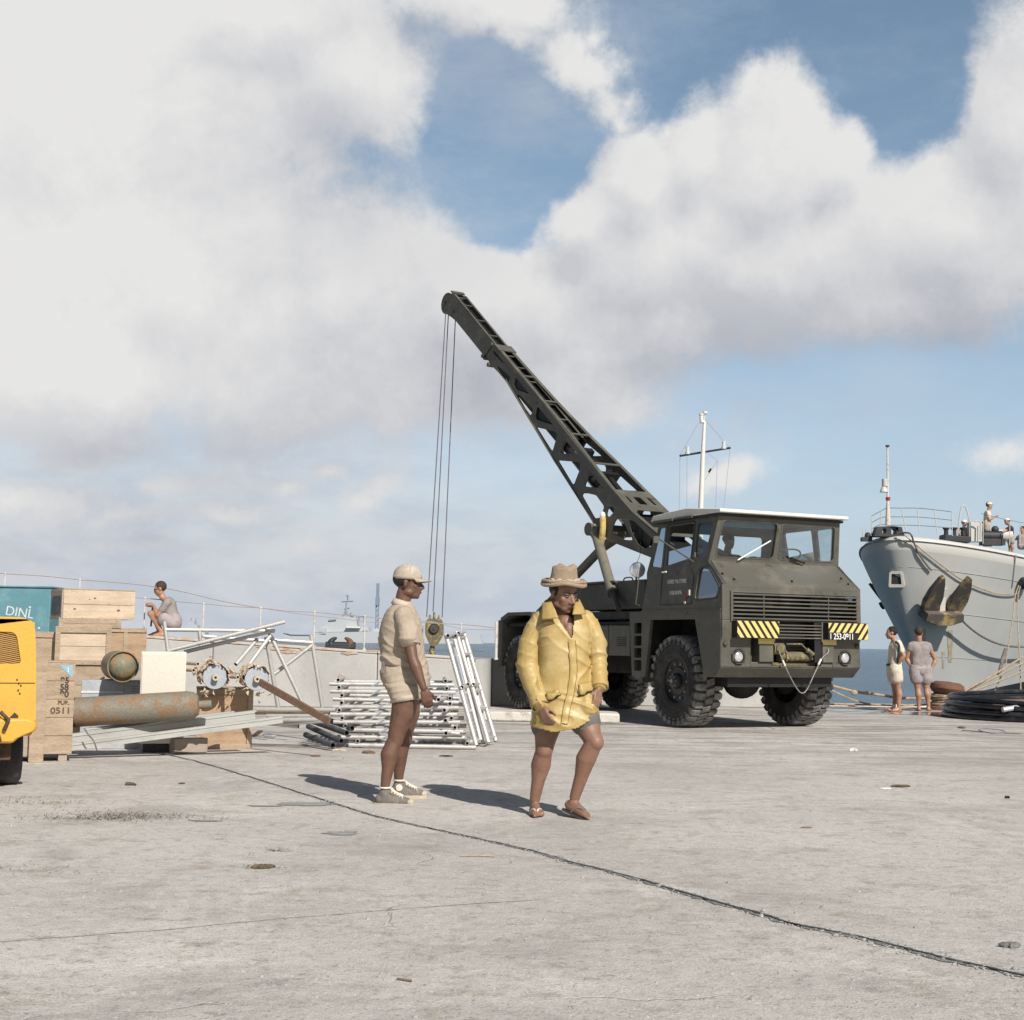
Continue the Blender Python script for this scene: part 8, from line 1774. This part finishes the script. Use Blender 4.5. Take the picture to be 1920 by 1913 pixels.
# men on the foredeck
YF = 43.4
figure('sailor in pale cap and tan shorts standing tallest on the foredeck', dict(head=(1855, 948), neck=(1854, 957), sL=(1850, 962, .15), sR=(1853, 962, -.15), hL=(1849, 985, .1), hR=(1850, 985, -.1), eL=(1852, 974, .2), wL=(1862, 970, .2), eR=(1855, 975, -.2), wR=(1866, 969, -.2), kL=(1847, 1003, .1), aL=(1847, 1019, .1), kR=(1850, 1003, -.1), aR=(1850, 1019, -.1), bend=V((1, 0, .1))), YF, .92, f=V((1, -.1, 0)), shirt='cream_cloth', shorts='tan', cap_=('cream_cloth', True), vox=.018, belt='navy')
figure('crewman bending over a line in dark vest beside the standing sailor', dict(head=(1888, 978), neck=(1892, 984), sL=(1894, 990, .15), sR=(1895, 990, -.15), hL=(1895, 1009, .1), hR=(1896, 1009, -.1), eL=(1883, 995, .2), wL=(1874, 1000, .2), eR=(1884, 996, -.2), wR=(1875, 1002, -.2), kL=(1893, 1023, .1), aL=(1893, 1036, .1), kR=(1897, 1023, -.1), aR=(1898, 1036, -.1), bend=V((-1, 0, .1))), YF, .88, f=V((-1, -.2, -.2)), shirt='navy', shorts='short_lilac', cap_=('white_cloth', False), vox=.018)
figure('crewman in white round cap sitting low behind the black bitts', dict(head=(1808, 981), neck=(1807, 988), sL=(1801, 993), sR=(1812, 993), hL=(1802, 1008), hR=(1811, 1008), eL=(1798, 1001, -.1), wL=(1803, 1006, -.2), eR=(1814, 1001, -.1), wR=(1810, 1006, -.2)), YF-.1, .86, f=V((.4, -1, 0)), shirt='shirt_grey', shorts=None, cap_=('white_cloth', False), vox=.018)
figure('crewman with dark hair at the right edge of the foredeck', dict(head=(1917, 993), neck=(1917, 1001), sL=(1911, 1006), sR=(1923, 1006), hL=(1913, 1025), hR=(1921, 1025), eL=(1905, 1012, .1), wL=(1900, 1010, .1), eR=(1927, 1014, -.1), wR=(1925, 1020, -.2)), YF, .86, f=V((-.8, -.6, 0)), shirt='shirt_grey', shorts='short_lilac', hairm='hair', vox=.018)
figure('man in white round cap crouched on deck between the anchor flukes', dict(head=(1758, 1094), neck=(1758, 1104), sL=(1752, 1108), sR=(1764, 1108), hL=(1754, 1120), hR=(1762, 1120)), 40.6, .8, f=V((0, 1, 0)), shirt='cream_cloth', shorts=None, cap_=('white_cloth', False), vox=.02) if 0 else None
# driver in the cab
TM = M4.Translation(TP) @ M4.Rotation(TH, 4, 'Z')
m = MB(); hc_ = TM @ V((1.02, .05, 2.78)); fd_ = (TM.to_3x3() @ V((.2, -1, -.05))).normalized(); t = thing('person', 'driver in dark clothing sitting in the truck cab behind the windscreen', 'person', tuple(TM @ V((1.02, .05, 1.95))), 0)
at, HM = head(m, hc_, fd_, V((0, 0, 1)), 1.0); T3 = lambda x, y, z: TM @ V((x, y, z))
m.chain([T3(1.02, .07, 2.70), T3(1.02, .10, 2.60)], [.055, .06]); m.cap(T3(.84, .1, 2.50), T3(1.20, .1, 2.50), .075, .075); m.chain([T3(1.02, .12, 2.45), T3(1.02, .15, 2.05)], [.15, .15])
arm(m, T3(.82, .1, 2.48), T3(.80, -.12, 2.26), T3(1.05, -.35, 2.38)); hand(m, T3(1.05, -.35, 2.38), T3(1.35, -.5, 2.5)-T3(1.05, -.35, 2.38), V((0, 0, -1)), 1, .7, 1)
arm(m, T3(1.22, .1, 2.48), T3(1.32, -.12, 2.28), T3(1.40, -.40, 2.45)); hand(m, T3(1.40, -.40, 2.45), T3(1.5, -.6, 2.55)-T3(1.4, -.4, 2.45), V((0, 0, -1)), 1, .7, -1)
m.chain([T3(.92, .1, 2.05), T3(.90, -.40, 2.05)], [.09, .06]); m.chain([T3(1.12, .1, 2.05), T3(1.14, -.40, 2.05)], [.09, .06])
remesh(m, 'body', 'skin', t, .013, 2, True)
m = MB(); m.cap(T3(.84, .1, 2.50), T3(1.20, .1, 2.50), .092, .092); m.chain([T3(1.02, .12, 2.45), T3(1.02, .15, 2.05)], [.17, .17]); m.chain([T3(.82, .1, 2.48), T3(.80, -.12, 2.26), T3(.97, -.28, 2.34)], [.075, .06, .05]); m.chain([T3(1.22, .1, 2.48), T3(1.32, -.12, 2.28), T3(1.38, -.32, 2.4)], [.075, .06, .05])
remesh(m, 'jacket', 'navy', t, .015, 2, True)
m = MB(); m.ball(at(0, -.015, .04), (.09, .10, .08), 18, 12, HM); clipmb(m, lambda p: (p-hc_).z > .005); build(m, 'hair', 'hair', t, True, smooth=True, fixn=False)
m = MB(); c_ = T3(.93, -.72, 2.47); m.ball(c_, (.10, .06, .04)); m.ball(c_+V((.10, 0, 0)), (.05, .05, .035)); solo(m, 'cloth_bundle', 'pale cloth bundle on the dashboard in front of the driver', 'cloth', 'cream_cloth', tuple(c_))
